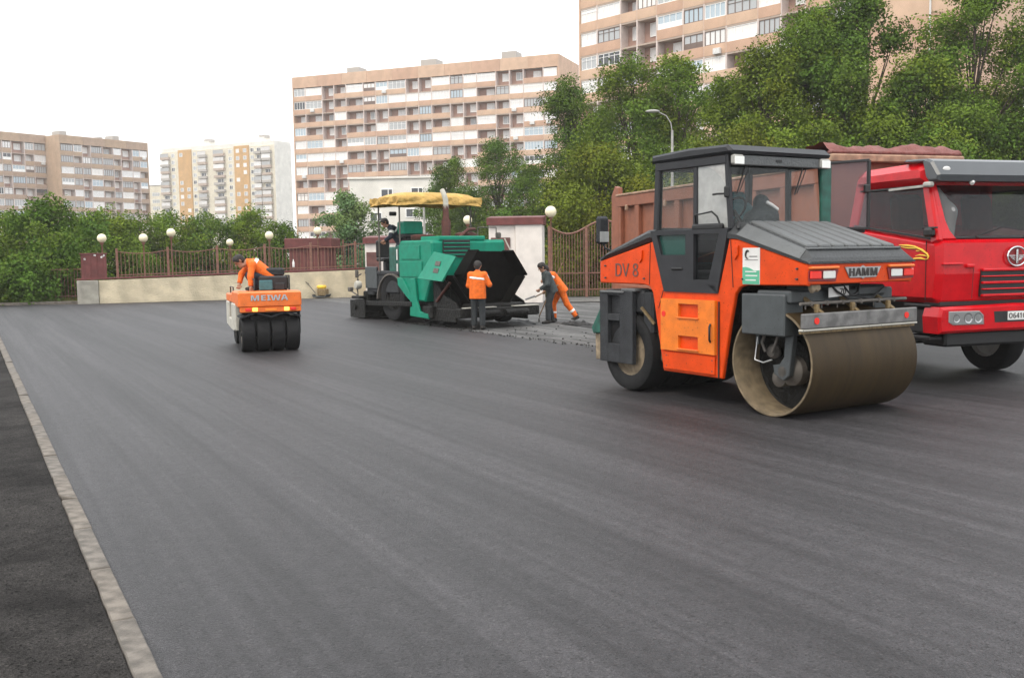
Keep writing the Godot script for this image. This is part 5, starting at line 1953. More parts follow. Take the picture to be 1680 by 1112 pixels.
func red_truck():
	var t := thing("dump_truck", "red dump truck with brown load box standing behind the large roller", "truck", heading(V(6.67, 0, -13.06), 18.0))
	var m := MB.new()
	var hw := 1.22
	# cab shell: lower body, pillars, roof
	var low := P([-0.06, 1.16, -0.02, 1.50, -0.03, 1.90, -0.10, 1.945, -0.22, 1.955, -1.90, 2.19, -1.95, 1.30, -1.95, 1.12, -0.10, 1.12])
	m.ext(low, V(0, 0, -hw), Vector3.RIGHT, Vector3.UP, V(0, 0, 2 * hw), 0.075)
	var cab := put(m, "cab_body", M.red_paint, t)
	m = MB.new()
	for s in [1.0, -1.0]:
		var z: float = 1.165 * s
		m.bar(V(-0.13, 1.90, z), V(-0.40, 2.72, 1.10 * s), 0.10, 0.15, 0.025, Vector3.RIGHT)
		m.bar(V(-1.80, 2.10, z), V(-1.70, 2.80, 1.10 * s), 0.10, 0.20, 0.02, Vector3.RIGHT)
	put(m, "pillar", M.red_paint, cab)
	m = MB.new()
	m.ext(P([-0.34, 2.66, -0.32, 2.90, -0.45, 2.97, -1.65, 2.95, -1.80, 2.88, -1.82, 2.66]), V(0, 0, -1.20), Vector3.RIGHT, Vector3.UP, V(0, 0, 2.40), 0.10)
	put(m, "roof", M.red_paint, cab)
	m = MB.new()
	m.box(V(-1.82, 2.3, 0), V(0.06, 0.95, 2.2), 0.01)
	put(m, "rear_wall", M.red_paint, cab)
	for s in [1.0, -1.0]:
		quadpane("side_window", [V(-1.74, 2.165, 1.185 * s), V(-0.20, 1.955, 1.185 * s), V(-0.40, 2.66, 1.135 * s), V(-1.68, 2.66, 1.135 * s)], M.glass_dark, cab)
		m = MB.new()
		m.bar(V(-1.76, 2.172, 1.20 * s), V(-0.20, 1.962, 1.20 * s), 0.035, 0.03, 0.005)
		m.bar(V(-1.70, 2.655, 1.15 * s), V(-0.38, 2.655, 1.15 * s), 0.035, 0.03, 0.005)
		put(m, "window_seal", M.black, cab)
		m = MB.new()
		m.bar(V(-1.05, 2.635, 1.19 * s), V(-0.30, 2.645, 1.20 * s), 0.02, 0.035, 0.006)
		put(m, "rain_guard", M.pole_grey, cab)
		# door outline
		m = MB.new()
		m.bar(V(-1.62, 1.16, 1.222 * s), V(-1.62, 2.12, 1.222 * s), 0.012, 0.006, 0, Vector3.RIGHT)
		m.bar(V(-0.26, 1.16, 1.222 * s), V(-0.26, 1.93, 1.222 * s), 0.012, 0.006, 0, Vector3.RIGHT)
		put(m, "door_gap", M.black, cab)
		m = MB.new()
		m.box(V(-0.17, 2.04, 1.26 * s), V(0.16, 0.12, 0.10), 0.03)
		m.bar(V(-0.30, 2.10, 1.25 * s), V(-0.05, 2.10, 1.25 * s), 0.05, 0.025, 0.005)
		put(m, "mirror_foot", M.black, cab)
		m = MB.new()
		m.box(V(-0.26, 2.66, 1.21 * s), V(0.14, 0.07, 0.09), 0.02)
		put(m, "mirror_bracket", M.pole_grey, cab)
	for s in [1.0, -1.0]:
		m = MB.new()
		var wy := V(-0.23, 0.74, 0).normalized()
		m.ext(P([1.14, -0.02, 0.90, -0.02, 0.935, 0.03, 0.985, 0.10, 1.02, 0.24, 1.035, 0.50, 1.05, 0.74, 1.12, 0.74]), V(-0.125, 1.955, 0), V(0, 0, s), wy, V(0.05, 0.015, 0), 0.012)
		put(m, "windscreen_corner", M.red_paint, cab)
	quadpane("windscreen", [V(-0.14, 1.96, 1.08), V(-0.14, 1.96, -1.08), V(-0.37, 2.70, -1.04), V(-0.37, 2.70, 1.04)], M.glass_dark, cab)
	m = MB.new()
	m.box(V(-0.20, 1.965, 0), V(0.20, 0.03, 2.1), 0.01)
	m.box(V(-0.45, 1.93, 0), V(0.45, 0.12, 2.1), 0.03)
	put(m, "dashboard", M.truck_black, cab)
	m = MB.new()
	for z in [0.62, -0.62]:
		m.box(V(-1.10, 1.85, z), V(0.5, 0.35, 0.55), 0.05)
		m.box(V(-1.36, 2.25, z), V(0.16, 0.70, 0.52), 0.06, Basis(Vector3.BACK, 0.12))
	put(m, "seat", M.rust_red, cab)
	m = MB.new()
	m.nets([[V(-0.36, 2.02, 0.82), V(-0.40, 2.30, 0.80), 0.10, 0.14], [V(-0.40, 2.30, 0.80), V(-0.46, 2.58, 0.92), 0.13, 0.07]], 0.02, 0.05)  # added white shape standing in for a pale reflection in the windscreen
	put(m, "reflection_lump", M.white, cab)
	for z in [0.55, -0.25, -0.8]:
		m = MB.new()
		m.bar(V(-0.105, 1.985, z), V(-0.150, 2.10, z - 0.44), 0.015, 0.014)
		m.box(V(-0.11, 1.975, z), V(0.05, 0.03, 0.05), 0.01)
		put(m, "wiper", M.black, cab)
	# visor
	m = MB.new()
	m.ext(P([-0.12, 2.70, -0.10, 2.78, -0.24, 2.965, -0.34, 3.00, -0.75, 3.02, -0.80, 2.985, -0.42, 2.96, -0.36, 2.76, -0.30, 2.70]), V(0, 0, -1.19), Vector3.RIGHT, Vector3.UP, V(0, 0, 2.38), 0.03)
	var vs := put(m, "visor", M.visor, t)
	m = MB.new()
	m.ball(V(-0.155, 2.855, 1.02), V(0.012, 0.035, 0.062), 16, 8)
	put(m, "oval_badge", M.white, vs)
	m = MB.new()
	m.lathe([Vector2(0, 0), Vector2(0.035, 0), Vector2(0.04, 0.03), Vector2(0, 0.05)], V(-0.16, 2.695, 0.62), V(1, -0.3, 0), 12)
	put(m, "visor_lamp", M.lens_white, vs)
	# front: grille, emblem, step groove
	m = MB.new()
	m.box(V(-0.025, 1.375, 0), V(0.06, 0.36, 1.12), 0.01)
	var gr := put(m, "grille", M.black, t)
	for i in 5:
		m = MB.new()
		m.box(V(0.010, 1.545 - i * 0.083, 0), V(0.05, 0.018 if i % 2 == 1 else 0.034, 1.12), 0.008)
		put(m, "slat", M.red_paint, gr)
	m = MB.new()
	var ring := []
	for i in 33:
		var a := TAU * i / 32.0
		ring.append(V(0.015, 1.715 + sin(a) * 0.125, cos(a) * 0.155))
	m.tube(ring, 0.013, 8, false)
	m.box(V(0.018, 1.715, 0), V(0.02, 0.19, 0.032), 0.006)
	for s in [1.0, -1.0]:
		for k in 3:
			m.bar(V(0.018, 1.725 - k * 0.028, 0.03 * s), V(0.018, 1.725 - k * 0.022, (0.135 - k * 0.03) * s), 0.012, 0.014, 0.003)
	m.box(V(0.018, 1.64, 0), V(0.02, 0.025, 0.035), 0.004)
	var fe := put(m, "emblem", M.chrome, t)
	m = MB.new()
	m.lathe([Vector2(0, 0), Vector2(0.118, 0), Vector2(0.118, 0.006), Vector2(0, 0.006)], V(-0.004, 1.715, 0), Vector3.RIGHT, 28)
	put(m, "emblem_disc", M.red_dark, fe)
	m = MB.new()
	for s in [1.0, -1.0]:
		m.box(V(-0.012, 1.63, 1.02 * s), V(0.05, 0.025, 0.32), 0.008)
		m.box(V(0.0, 1.60, 0.74 * s), V(0.04, 0.05, 0.13), 0.012)
	put(m, "corner_handle", M.red_paint, t)
	for s in [1.0, -1.0]:
		m = MB.new()
		m.bar(V(-0.010, 1.18, 0.70 * s), V(0.012, 1.60, 0.70 * s), 0.008, 0.008, 0, Vector3.RIGHT)
		put(m, "panel_gap", M.red_dark, t)
	# bumper
	m = MB.new()
	m.ext(P([-1.20, 1.075, -0.60, 1.085, 0, 1.10, 0.60, 1.085, 1.20, 1.075, 1.24, 0.95, 1.22, 0.73, 0.40, 0.74, -0.40, 0.74, -1.22, 0.73, -1.24, 0.95]), V(-0.32, 0, 0), V(0, 0, 1), Vector3.UP, V(0.34, 0, 0), 0.035)
	var bp := put(m, "bumper", M.red_paint, t)
	for s in [1.0, -1.0]:
		m = MB.new()
		m.ext(P([1.09 * s, 1.02, 0.60 * s, 1.015, 0.53 * s, 0.96, 0.52 * s, 0.835, 1.02 * s, 0.84, 1.09 * s, 0.88]), V(0.012, 0, 0), V(0, 0, 1), Vector3.UP, V(0.018, 0, 0), 0.006)
		var hl := put(m, "head_lamp", M.silver, bp)
		m = MB.new()
		for q in [[0.62, 0.062], [0.78, 0.062], [0.97, 0.05]]:
			m.lathe([Vector2(0, 0.0), Vector2(q[1] * 0.5, 0.004), Vector2(q[1], 0.014), Vector2(q[1] * 1.12, 0.014)], V(0.020, 0.925, q[0] * s), Vector3.RIGHT, 18)
		put(m, "reflector", M.chrome, hl)
		m = MB.new()
		m.ext(P([1.085 * s, 1.015, 0.605 * s, 1.01, 0.535 * s, 0.957, 0.525 * s, 0.84, 1.018 * s, 0.845, 1.085 * s, 0.883]), V(0.038, 0, 0), V(0, 0, 1), Vector3.UP, V(0.006, 0, 0))
		put(m, "lens", M.glass, hl)
		m = MB.new()
		m.box(V(0.012, 0.925, 0.98 * s), V(0.02, 0.08, 0.12), 0.01)
		put(m, "amber_lens", M.lens_amber, hl)
	m = MB.new()
	m.ext(P([0.36, 1.00, -0.36, 1.00, -0.34, 0.855, 0.34, 0.855]), V(0.018, 0, 0), V(0, 0, 1), Vector3.UP, V(0.006, 0, 0))
	put(m, "plate_recess", M.black, bp)
	m = MB.new()
	m.box(V(0.032, 0.935, -0.10), V(0.010, 0.115, 0.48), 0.003)
	var np := put(m, "number_plate", M.white, t)
	text("lettering", "O641CO", 0.070, M.letter, np, Transform3D(ZY, V(0.039, 0.935, -0.05)), 0.002)
	m = MB.new()
	m.box(V(-0.22, 1.12, 0), V(0.28, 0.08, 2.3), 0.01)
	put(m, "bumper_gap", M.black, t)
	# underbody
	m = MB.new()
	m.box(V(-0.35, 0.64, 0), V(0.45, 0.20, 2.0), 0.03)
	m.box(V(-5.0, 0.80, 0.42), V(9.4, 0.28, 0.10), 0.01)
	m.box(V(-5.0, 0.80, -0.42), V(9.4, 0.28, 0.10), 0.01)
	m.box(V(-1.45, 0.53, 0), V(0.14, 0.14, 1.9), 0.03)
	m.box(V(-1.5, 0.95, 0), V(1.4, 0.35, 0.9), 0.05)
	put(m, "chassis", M.truck_black, t)
	for s in [1.0, -1.0]:
		m = MB.new()
		m.box(V(-0.42, 0.88, 1.06 * s), V(0.44, 0.34, 0.26), 0.03)
		m.box(V(-0.42, 1.085, 1.10 * s), V(0.50, 0.035, 0.24), 0.008)
		m.box(V(-0.42, 0.66, 1.08 * s), V(0.48, 0.05, 0.26), 0.01)
		put(m, "cab_step", M.truck_black, t)
	for z in [1.03, -1.03]:
		wheel(t, V(-1.45, 0.53, z), 0.53, 0.31, M.pole_grey)
	for x in [-7.2, -8.6]:
		for z in [1.02, 0.70, -0.70, -1.02]:
			wheel(t, V(x, 0.53, z), 0.53, 0.28, M.rust_red)
	m = MB.new()
	m.box(V(-3.0, 0.75, 0.95), V(0.9, 0.55, 0.45), 0.06)
	m.box(V(-3.3, 0.75, -0.95), V(1.3, 0.55, 0.45), 0.10)
	put(m, "fuel_tank", M.truck_black, t)
	# eagle outline on the door
	m = MB.new()
	var ez := 1.226
	m.tube([V(-0.78, 1.885, ez), V(-0.62, 1.875, ez), V(-0.48, 1.862, ez), V(-0.34, 1.815, ez), V(-0.24, 1.765, ez), V(-0.21, 1.730, ez), V(-0.225, 1.700, ez), V(-0.27, 1.690, ez)], [0.004, 0.016, 0.012, 0.016, 0.013, 0.012, 0.010, 0.004], 5)
	m.tube([V(-0.74, 1.860, ez), V(-0.60, 1.842, ez), V(-0.44, 1.838, ez), V(-0.34, 1.80, ez)], [0.003, 0.012, 0.010, 0.003], 5)
	m.tube([V(-0.62, 1.60, ez), V(-0.58, 1.665, ez), V(-0.48, 1.70, ez), V(-0.36, 1.705, ez), V(-0.27, 1.69, ez)], [0.004, 0.012, 0.014, 0.017, 0.006], 5)
	m.tube([V(-0.46, 1.735, ez), V(-0.38, 1.750, ez), V(-0.28, 1.742, ez), V(-0.22, 1.725, ez)], [0.003, 0.010, 0.010, 0.003], 5)
	m.tube([V(-0.44, 1.805, ez), V(-0.38, 1.80, ez)], [0.010, 0.005], 5)
	put(m, "eagle_decal", M.yellow, cab)
	# load box
	var x0 := -2.45
	var x1 := -10.0
	m = MB.new()
	for s in [1.0, -1.0]:
		m.box(V((x0 + x1) * 0.5, 2.05, 1.14 * s), V(x0 - x1, 1.95, 0.06), 0.01)
	m.box(V((x0 + x1) * 0.5, 1.06, 0), V(x0 - x1, 0.10, 2.3), 0.01)
	m.box(V(x0 - 0.03, 2.15, 0), V(0.07, 2.2, 2.3), 0.01)
	m.box(V(x1 + 0.04, 2.05, 0), V(0.07, 1.95, 2.3), 0.01)
	var bx := put(m, "load_box", M.box_paint, t)
	for s in [1.0, -1.0]:
		var z: float = 1.215 * s
		for i in 9:
			m = MB.new()
			m.box(V(x1 + 0.10 + i * 0.915, 2.04, z), V(0.20, 2.02, 0.10), 0.015)
			put(m, "box_rib", M.box_paint, bx)
		m = MB.new()
		m.box(V((x0 + x1) * 0.5, 2.95, z), V(x0 - x1, 0.24, 0.12), 0.015)
		m.box(V((x0 + x1) * 0.5, 1.06, z), V(x0 - x1, 0.14, 0.12), 0.015)
		m.box(V((x0 + x1) * 0.5, 1.78, z - 0.015 * s), V(x0 - x1, 0.09, 0.07), 0.012)
		put(m, "box_rail", M.box_paint, bx)
		m = MB.new()
		m.box(V((x0 + x1) * 0.5, 3.09, z), V(x0 - x1, 0.045, 0.16), 0.01)
		put(m, "top_strip", M.box_rail, bx)
		m = MB.new()
		m.ext(P([x1 - 0.26, 1.0, x1 - 0.28, 3.10, x1 - 0.10, 3.30, x1 + 0.10, 3.26, x1 + 0.12, 1.0]), V(0, 0, 1.16 * s), Vector3.RIGHT, Vector3.UP, V(0, 0, 0.11 * s), 0.015)
		put(m, "rear_post", M.box_paint, bx)
		for i in 3:
			m = MB.new()
			m.box(V(x1 + 0.55 + i * 1.83, 2.80, z + 0.06 * s), V(0.09, 0.12, 0.06), 0.015)
			put(m, "tarp_hook", M.box_rail, bx)
	# headboard over the cab
	m = MB.new()
	m.box(V(-2.36, 3.20, 0), V(0.16, 0.12, 2.44), 0.02)
	put(m, "headboard_rail", M.box_rail, bx)
	m = MB.new()
	m.box(V(-2.38, 3.29, 0), V(0.14, 0.05, 2.40), 0.015)
	put(m, "tarp_bar", M.tarp, bx)
	# rolled tarpaulin lying across the front of the box
	var fn := FastNoiseLite.new()
	fn.seed = 3
	fn.frequency = 1.6
	var g := []
	for i in 41:
		var row := []
		var z := 1.20 - i * 0.06
		for j in 17:
			var a := PI * (j / 16.0 * 1.24 - 0.12)
			var hgt := 0.10 + 0.10 * (0.5 + fn.get_noise_2d(z * 0.55, 4.0)) + 0.05 * maxf(0.0, z - 0.8)
			var rip := 0.022 * sin(j * 1.25 + 4.0 * fn.get_noise_2d(z * 0.5, 9.0)) + 0.035 * fn.get_noise_2d(z * 1.4 + j * 0.05, j * 0.16)
			row.append(V(-2.72 + cos(a) * (0.36 + rip), 3.265 + sin(a) * (hgt + rip * 1.3), z))
		g.append(row)
	m = MB.new()
	m.sheet(g)
	m.box(V(-2.75, 3.20, 0), V(0.70, 0.10, 2.36), 0.02)
	put(m, "tarpaulin", M.tarp, bx)

func paver():
	var t := thing("asphalt_paver", "green asphalt paver with a yellow canopy and black hopper", "paver", heading(V(-3.52, 0, -29.82), 35.0))
	var m := MB.new()
	# tractor body
	m.ext(P([2.42, 1.20, 2.42, 2.12, 2.52, 2.22, 4.16, 2.22, 4.22, 2.14, 4.22, 1.30, 3.80, 0.60, 3.1, 0.60]), V(0, 0, -1.16), Vector3.RIGHT, Vector3.UP, V(0, 0, 2.32), 0.04)
	put(m, "bonnet", M.teal, t)
	m = MB.new()
	m.box(V(3.35, 1.52, 0), V(1.55, 1.3, 2.0), 0.03)
	m.box(V(2.4, 0.75, 0), V(4.2, 0.6, 1.5), 0.03)
	put(m, "chassis", M.dark_oily, t)
	# raised bonnet top with radiator grille
	m = MB.new()
	m.box(V(3.72, 2.26, 0.20), V(0.98, 0.12, 1.45), 0.025)
	put(m, "bonnet_top", M.teal, t)
	m = MB.new()
	m.box(V(4.245, 1.985, 0.42), V(0.03, 0.46, 0.84), 0.006)
	var gl := put(m, "grille", M.black, t)
	for i in 4:
		m = MB.new()
		m.box(V(4.268, 1.83 + i * 0.10, 0.42), V(0.04, 0.022, 0.80), 0.004, Basis(Vector3.BACK, -0.4))
		put(m, "louvre", M.teal, gl)
	# side covers
	for s in [1.0, -1.0]:
		m = MB.new()
		m.ext(P([2.62, 1.72, 2.62, 2.08, 3.62, 2.08, 3.62, 1.72]), V(0, 0, 1.165 * s), Vector3.RIGHT, Vector3.UP, V(0, 0, 0.02 * s), 0.006)
		m.ext(P([2.52, 1.25, 2.52, 1.66, 3.72, 1.66, 3.72, 1.25]), V(0, 0, 1.165 * s), Vector3.RIGHT, Vector3.UP, V(0, 0, 0.02 * s), 0.006)
		put(m, "side_cover", M.teal, t)
		# tow frame with its upright
		m = MB.new()
		m.ext(P([3.12, 0.20, 3.18, 1.20, 3.42, 1.22, 3.50, 0.62, 3.66, 0.34, 4.10, 0.30, 4.10, 0.16]), V(0, 0, 1.17 * s), Vector3.RIGHT, Vector3.UP, V(0, 0, 0.07 * s), 0.015)
		put(m, "tow_frame", M.teal, t)
		m = MB.new()
		m.ext(P([2.40, 1.22, 2.70, 1.20, 3.10, 0.80, 3.10, 0.60, 2.90, 0.70, 2.42, 1.02]), V(0, 0, 1.15 * s), Vector3.RIGHT, Vector3.UP, V(0, 0, 0.06 * s), 0.012)
		put(m, "tow_strut", M.teal, t)
	# opened service flap
	m = MB.new()
	var fo := V(3.72, 1.92, 1.20)
	var p0 := V(3.94, 1.22, 1.42)
	var p1 := V(5.16, 1.16, 1.42)
	var p2 := V(5.50, 1.78, 1.20)
	var p3 := V(4.43, 1.91, 1.20)
	var nn := (p1 - p0).cross(p3 - p0).normalized() * 0.025
	m.quad_out(p0 + nn, p1 + nn, p2 + nn, p3 + nn, nn)
	m.quad_out(p0 - nn, p1 - nn, p2 - nn, p3 - nn, -nn)
	for e in [[p0, p1], [p1, p2], [p2, p3], [p3, p0]]:
		m.quad(e[0] + nn, e[0] - nn, e[1] - nn, e[1] + nn)
	var fl := put(m, "service_flap", M.teal, t)
	m = MB.new()
	var fc := (p0 + p1 + p2 + p3) * 0.25
	var bu := (p1 - p0).normalized()
	var bn := nn.normalized()
	var bv := bn.cross(bu)
	for k in 2:
		m.box(fc + bv * (0.09 - 0.19 * k) + bn * 0.03, V(0.24, 0.12, 0.012), 0.003, Basis(bu, bv, bn))
	put(m, "warning_plate", M.fender, fl)
	# hopper: two folded wings round a hexagonal mouth
	var hx := [Vector2(-0.38, 0.50), Vector2(0.38, 0.50), Vector2(0.95, 1.30), Vector2(0.50, 1.92), Vector2(-0.50, 1.90), Vector2(-0.95, 1.26)]
	var x0 := 4.26
	var x1 := 5.48
	for k in 6:
		if k == 3:
			continue
		var a: Vector2 = hx[k]
		var b: Vector2 = hx[(k + 1) % 6]
		m = MB.new()
		var o2 := Vector2((b - a).y, -(b - a).x).normalized()
		var xs := 5.0 if k == 2 or k == 4 else x0
		var A := V(xs, a.y, a.x)
		var B := V(xs, b.y, b.x)
		var ln := V(x1 - xs, 0, 0)
		if k == 1 or k == 5:
			ln.x -= 0.10
		var th := V(0, o2.y, o2.x) * 0.05
		m.quad_out(A, B, B + ln, A + ln, -th)
		m.quad_out(A + th, B + th, B + th + ln, A + th + ln, th)
		m.quad_out(A + ln, B + ln, B + th + ln, A + th + ln, Vector3.RIGHT)
		m.quad_out(A, A + th, A + th + ln, A + ln, A - B)
		m.quad_out(B, B + th, B + th + ln, B + ln, B - A)
		put(m, "hopper_floor" if k == 0 else "hopper_wing", M.hopper_black, t)
	m = MB.new()
	m.ext([hx[0], hx[1], hx[2], hx[3], hx[4], hx[5]], V(4.97, 0, 0), V(0, 0, 1), Vector3.UP, V(0.04, 0, 0))
	put(m, "hopper_back", M.hopper_black, t)
	for s in [1.0, -1.0]:
		m = MB.new()
		for q in [4.55, 5.05]:
			m.bar(V(q, 0.55, 0.48 * s), V(q, 1.28, 1.02 * s), 0.05, 0.07, 0.01, Vector3.RIGHT)
		put(m, "wing_rib", M.dark_oily, t)
		m = MB.new()
		m.ext(P([4.1, 0.52, 4.1, 1.25, 4.5, 0.86, 5.2, 0.60, 5.3, 0.46, 4.2, 0.40]), V(0, 0, 1.02 * s), Vector3.RIGHT, Vector3.UP, V(0, 0, 0.05 * s), 0.01)
		put(m, "wing_skirt", M.dark_oily, t)
		m = MB.new()
		m.tube([V(4.32, 0.62, 1.10 * s), V(4.9, 1.12, 1.04 * s)], 0.04, 8)
		put(m, "wing_ram", M.rust_red, t)
	# push beam
	m = MB.new()
	m.box(V(5.55, 0.36, 0), V(0.26, 0.24, 2.46), 0.03)
	m.box(V(5.30, 0.42, 0), V(0.5, 0.30, 1.6), 0.03)
	var pb := put(m, "push_beam", M.dark_oily, t)
	for q in [[0.62, 0.95], [-0.80, 0.80]]:
		m = MB.new()
		m.box(V(5.60, 0.492, q[0]), V(0.18, 0.022, q[1]), 0.005)  # paler strips along the top edge of the beam
		put(m, "pale_edge", M.panel_pale, pb)
	for z in [0.45, -0.45]:
		m = MB.new()
		m.lathe([Vector2(0, -0.35), Vector2(0.09, -0.35), Vector2(0.09, 0.35), Vector2(0, 0.35)], V(5.70, 0.34, z), Vector3.BACK, 16)
		put(m, "push_roller", M.dark_oily, pb)
	# wheels
	for s in [1.0, -1.0]:
		wheel(t, V(1.95, 0.70, 0.92 * s), 0.70, 0.46, M.dark_oily)
		for x in [3.75, 4.45]:
			wheel(t, V(x, 0.28, 0.88 * s), 0.28, 0.36, M.dark_oily, M.rubber)
		m = MB.new()
		var g := []
		for i in 13:
			var a := PI * (0.98 - i / 12.0 * 0.88)
			g.append([V(1.95 + cos(a) * 0.84, 0.56 + sin(a) * 0.78, 1.19 * s), V(1.95 + cos(a) * 0.84, 0.56 + sin(a) * 0.78, 0.66 * s)])
		m.sheet(g, 0.05)
		put(m, "fender", M.fender, t)
		m = MB.new()
		m.box(V(4.05, 0.34, 1.12 * s), V(0.46, 0.30, 0.22), 0.02)
		m.box(V(4.05, 0.40, 1.235 * s), V(0.36, 0.16, 0.02), 0.004)
		m.box(V(4.45, 0.28, 1.10 * s), V(1.7, 0.34, 0.06), 0.02)
		put(m, "sensor_box", M.dark_oily, t)
	# operator platform
	m = MB.new()
	m.box(V(1.35, 1.34, 0), V(2.1, 0.10, 2.3), 0.02)
	m.box(V(1.30, 1.05, 0.98), V(1.9, 0.55, 0.26), 0.03)
	m.box(V(1.30, 1.05, -0.98), V(1.9, 0.55, 0.26), 0.03)
	m.box(V(0.55, 1.00, 0), V(0.4, 0.62, 2.2), 0.03)
	put(m, "platform", M.plastic, t)
	m = MB.new()
	m.box(V(0.72, 1.20, 1.13), V(0.72, 0.62, 0.06), 0.012)
	put(m, "side_plate", M.steel_grey, t)
	m = MB.new()
	m.box(V(1.95, 1.72, 1.02), V(0.42, 0.70, 0.16), 0.03)
	m.box(V(2.28, 1.66, 1.05), V(0.16, 0.9, 0.10), 0.02)
	put(m, "step_column", M.teal_dark, t)
	m = MB.new()
	m.box(V(2.25, 1.85, 1.115), V(0.06, 0.30, 0.02), 0.004)
	m.box(V(2.25, 1.48, 1.115), V(0.06, 0.24, 0.02), 0.004)
	put(m, "white_marker", M.white, t)
	m = MB.new()
	m.box(V(1.52, 2.60, 0.28), V(0.44, 0.38, 0.62), 0.04)
	var cs := put(m, "console", M.teal_dark, t)
	cs.material_override = M.teal
	m = MB.new()
	m.box(V(1.55, 1.90, 0.28), V(0.30, 1.05, 0.46), 0.03)
	m.box(V(1.52, 2.38, 0.28), V(0.50, 0.10, 0.68), 0.02)
	put(m, "console_stand", M.black, cs)
	for z in [0.55, -0.55]:
		m = MB.new()
		m.box(V(0.55, 1.72, z), V(0.46, 0.12, 0.46), 0.04)
		m.box(V(0.34, 2.02, z), V(0.10, 0.52, 0.44), 0.04)
		m.box(V(0.55, 1.52, z), V(0.16, 0.28, 0.16), 0.02)
		put(m, "seat", M.black, t)
	# screed
	m = MB.new()
	m.box(V(0.12, 0.24, 0), V(0.62, 0.42, 2.5), 0.03)
	m.box(V(-0.18, 0.52, 0), V(0.36, 0.06, 2.3), 0.01)
	m.box(V(0.20, 0.60, 0), V(0.26, 0.40, 2.2), 0.03)
	put(m, "screed", M.dark_oily, t)
	for s in [1.0, -1.0]:
		m = MB.new()
		m.box(V(0.10, 0.28, 1.29 * s), V(0.95, 0.52, 0.05), 0.015)
		m.box(V(0.05, 0.62, 1.24 * s), V(0.55, 0.08, 0.20), 0.02)
		m.lathe([Vector2(0, 0), Vector2(0.09, 0), Vector2(0.09, 0.05), Vector2(0, 0.05)], V(0.0, 0.34, 1.32 * s), V(0, 0, s), 14)
		put(m, "end_gate", M.dark_oily, t)
		m = MB.new()
		m.tube([V(-0.05, 0.65, 1.2 * s), V(-0.10, 1.05, 1.2 * s), V(0.0, 1.25, 1.2 * s), V(0.15, 1.30, 1.18 * s)], 0.018, 6)
		m.tube([V(0.05, 0.65, 1.24 * s), V(0.02, 0.95, 1.28 * s), V(0.10, 1.15, 1.24 * s)], 0.015, 6)
		m.box(V(-0.10, 1.30, 1.2 * s), V(0.09, 0.22, 0.09), 0.02)
		m.box(V(-0.42, 0.84, 1.26 * s), V(0.16, 0.13, 0.13), 0.02)
		m.bar(V(-0.42, 0.80, 1.26 * s), V(0.0, 0.68, 1.25 * s), 0.03, 0.03)
		put(m, "screed_control", M.fender, t)
		m = MB.new()
		m.lathe([Vector2(0, 0), Vector2(0.11, 0), Vector2(0.13, 0.10), Vector2(0.10, 0.16), Vector2(0, 0.16)], V(0.12, 0.98, 1.20 * s), V(0, 0, s), 14)
		put(m, "heater_tank", M.panel_pale, t)
		m = MB.new()
		m.bar(V(0.45, 0.46, 1.23 * s), V(3.25, 0.52, 1.23 * s), 0.07, 0.13, 0.012)
		put(m, "screed_arm", M.dark_oily, t)
	# canopy on four posts
	for x in [1.28, 2.50]:
		for z in [1.15, -1.15]:
			m = MB.new()
			m.tube([V(x, 1.36 if x < 2 else 2.15, z), V(x, 3.26, z)], 0.024, 8)
			put(m, "canopy_post", M.fender, t)
	m = MB.new()
	m.box(V(1.10, 3.02, 0.6), V(0.08, 0.12, 0.22), 0.02)
	put(m, "hanging_lamp", M.black, t)
	var fn := FastNoiseLite.new()
	fn.seed = 9
	fn.frequency = 1.0
	m = MB.new()
	var gg := []
	for i in 33:
		var row := []
		for j in 25:
			var u := i / 16.0 - 1.0
			var v := j / 12.0 - 1.0
			var x := 1.98 + u * 0.80
			var z := v * 1.36
			var ed := maxf(pow(absf(u), 5.0), pow(absf(v), 8.0))
			var y := 3.56 - 0.05 * u * u - 0.04 * v * v - 0.30 * pow(maxf(absf(u), absf(v)), 9.0)
			y += 0.012 * fn.get_noise_2d(x * 2.2, z * 1.4) + 0.008 * sin(z * 7.0 + x * 3.0) * ed
			x += 0.03 * fn.get_noise_2d(z * 2.0, y * 9.0) * ed
			row.append(V(x, y, z))
		gg.append(row)
	m.sheet(gg, 0.02)
	# hanging valance with folds
	for sd in 4:
		var g2 := []
		for i in 49:
			var f := i / 48.0
			var row := []
			for j in 6:
				var h := j / 5.0
				var fold := 0.05 * sin(f * 15.0 + h * 4.0 + 2.0 * fn.get_noise_2d(f * 3.0, 8.0)) * (0.2 + 0.6 * h) + 0.03 * fn.get_noise_2d(f * 9.0 + sd * 5, h * 1.5)
				var y := 3.42 - 0.20 * h + 0.02 * fn.get_noise_2d(f * 6.0, 3.0 + sd)
				if sd == 0:
					row.append(V(2.76 + fold + 0.03 * sin(h * PI), y, 1.36 - 2.72 * f))
				elif sd == 1:
					row.append(V(1.20 - fold, y, -1.36 + 2.72 * f))
				elif sd == 2:
					row.append(V(1.20 + 1.56 * f, y, 1.36 + fold))
				else:
					row.append(V(2.76 - 1.56 * f, y, -1.36 - fold))
			g2.append(row)
		m.sheet(g2, 0.012)
	put(m, "canopy", M.canopy, t)
	# exhaust and clutter on the bonnet
	m = MB.new()
	m.lathe([Vector2(0, 0), Vector2(0.12, 0), Vector2(0.13, 0.55), Vector2(0.09, 0.62), Vector2(0.075, 1.0), Vector2(0, 1.0)], V(3.05, 2.20, 0.0), Vector3.UP, 16)
	put(m, "exhaust_muffler", M.rust_red, t)
	m = MB.new()
	m.tube([V(3.05, 3.0, 0), V(3.05, 3.32, 0), V(3.02, 3.50, 0.04), V(2.95, 3.60, 0.05)], [0.08, 0.075, 0.07, 0.07], 12)
	put(m, "exhaust_pipe", M.panel_pale, t)
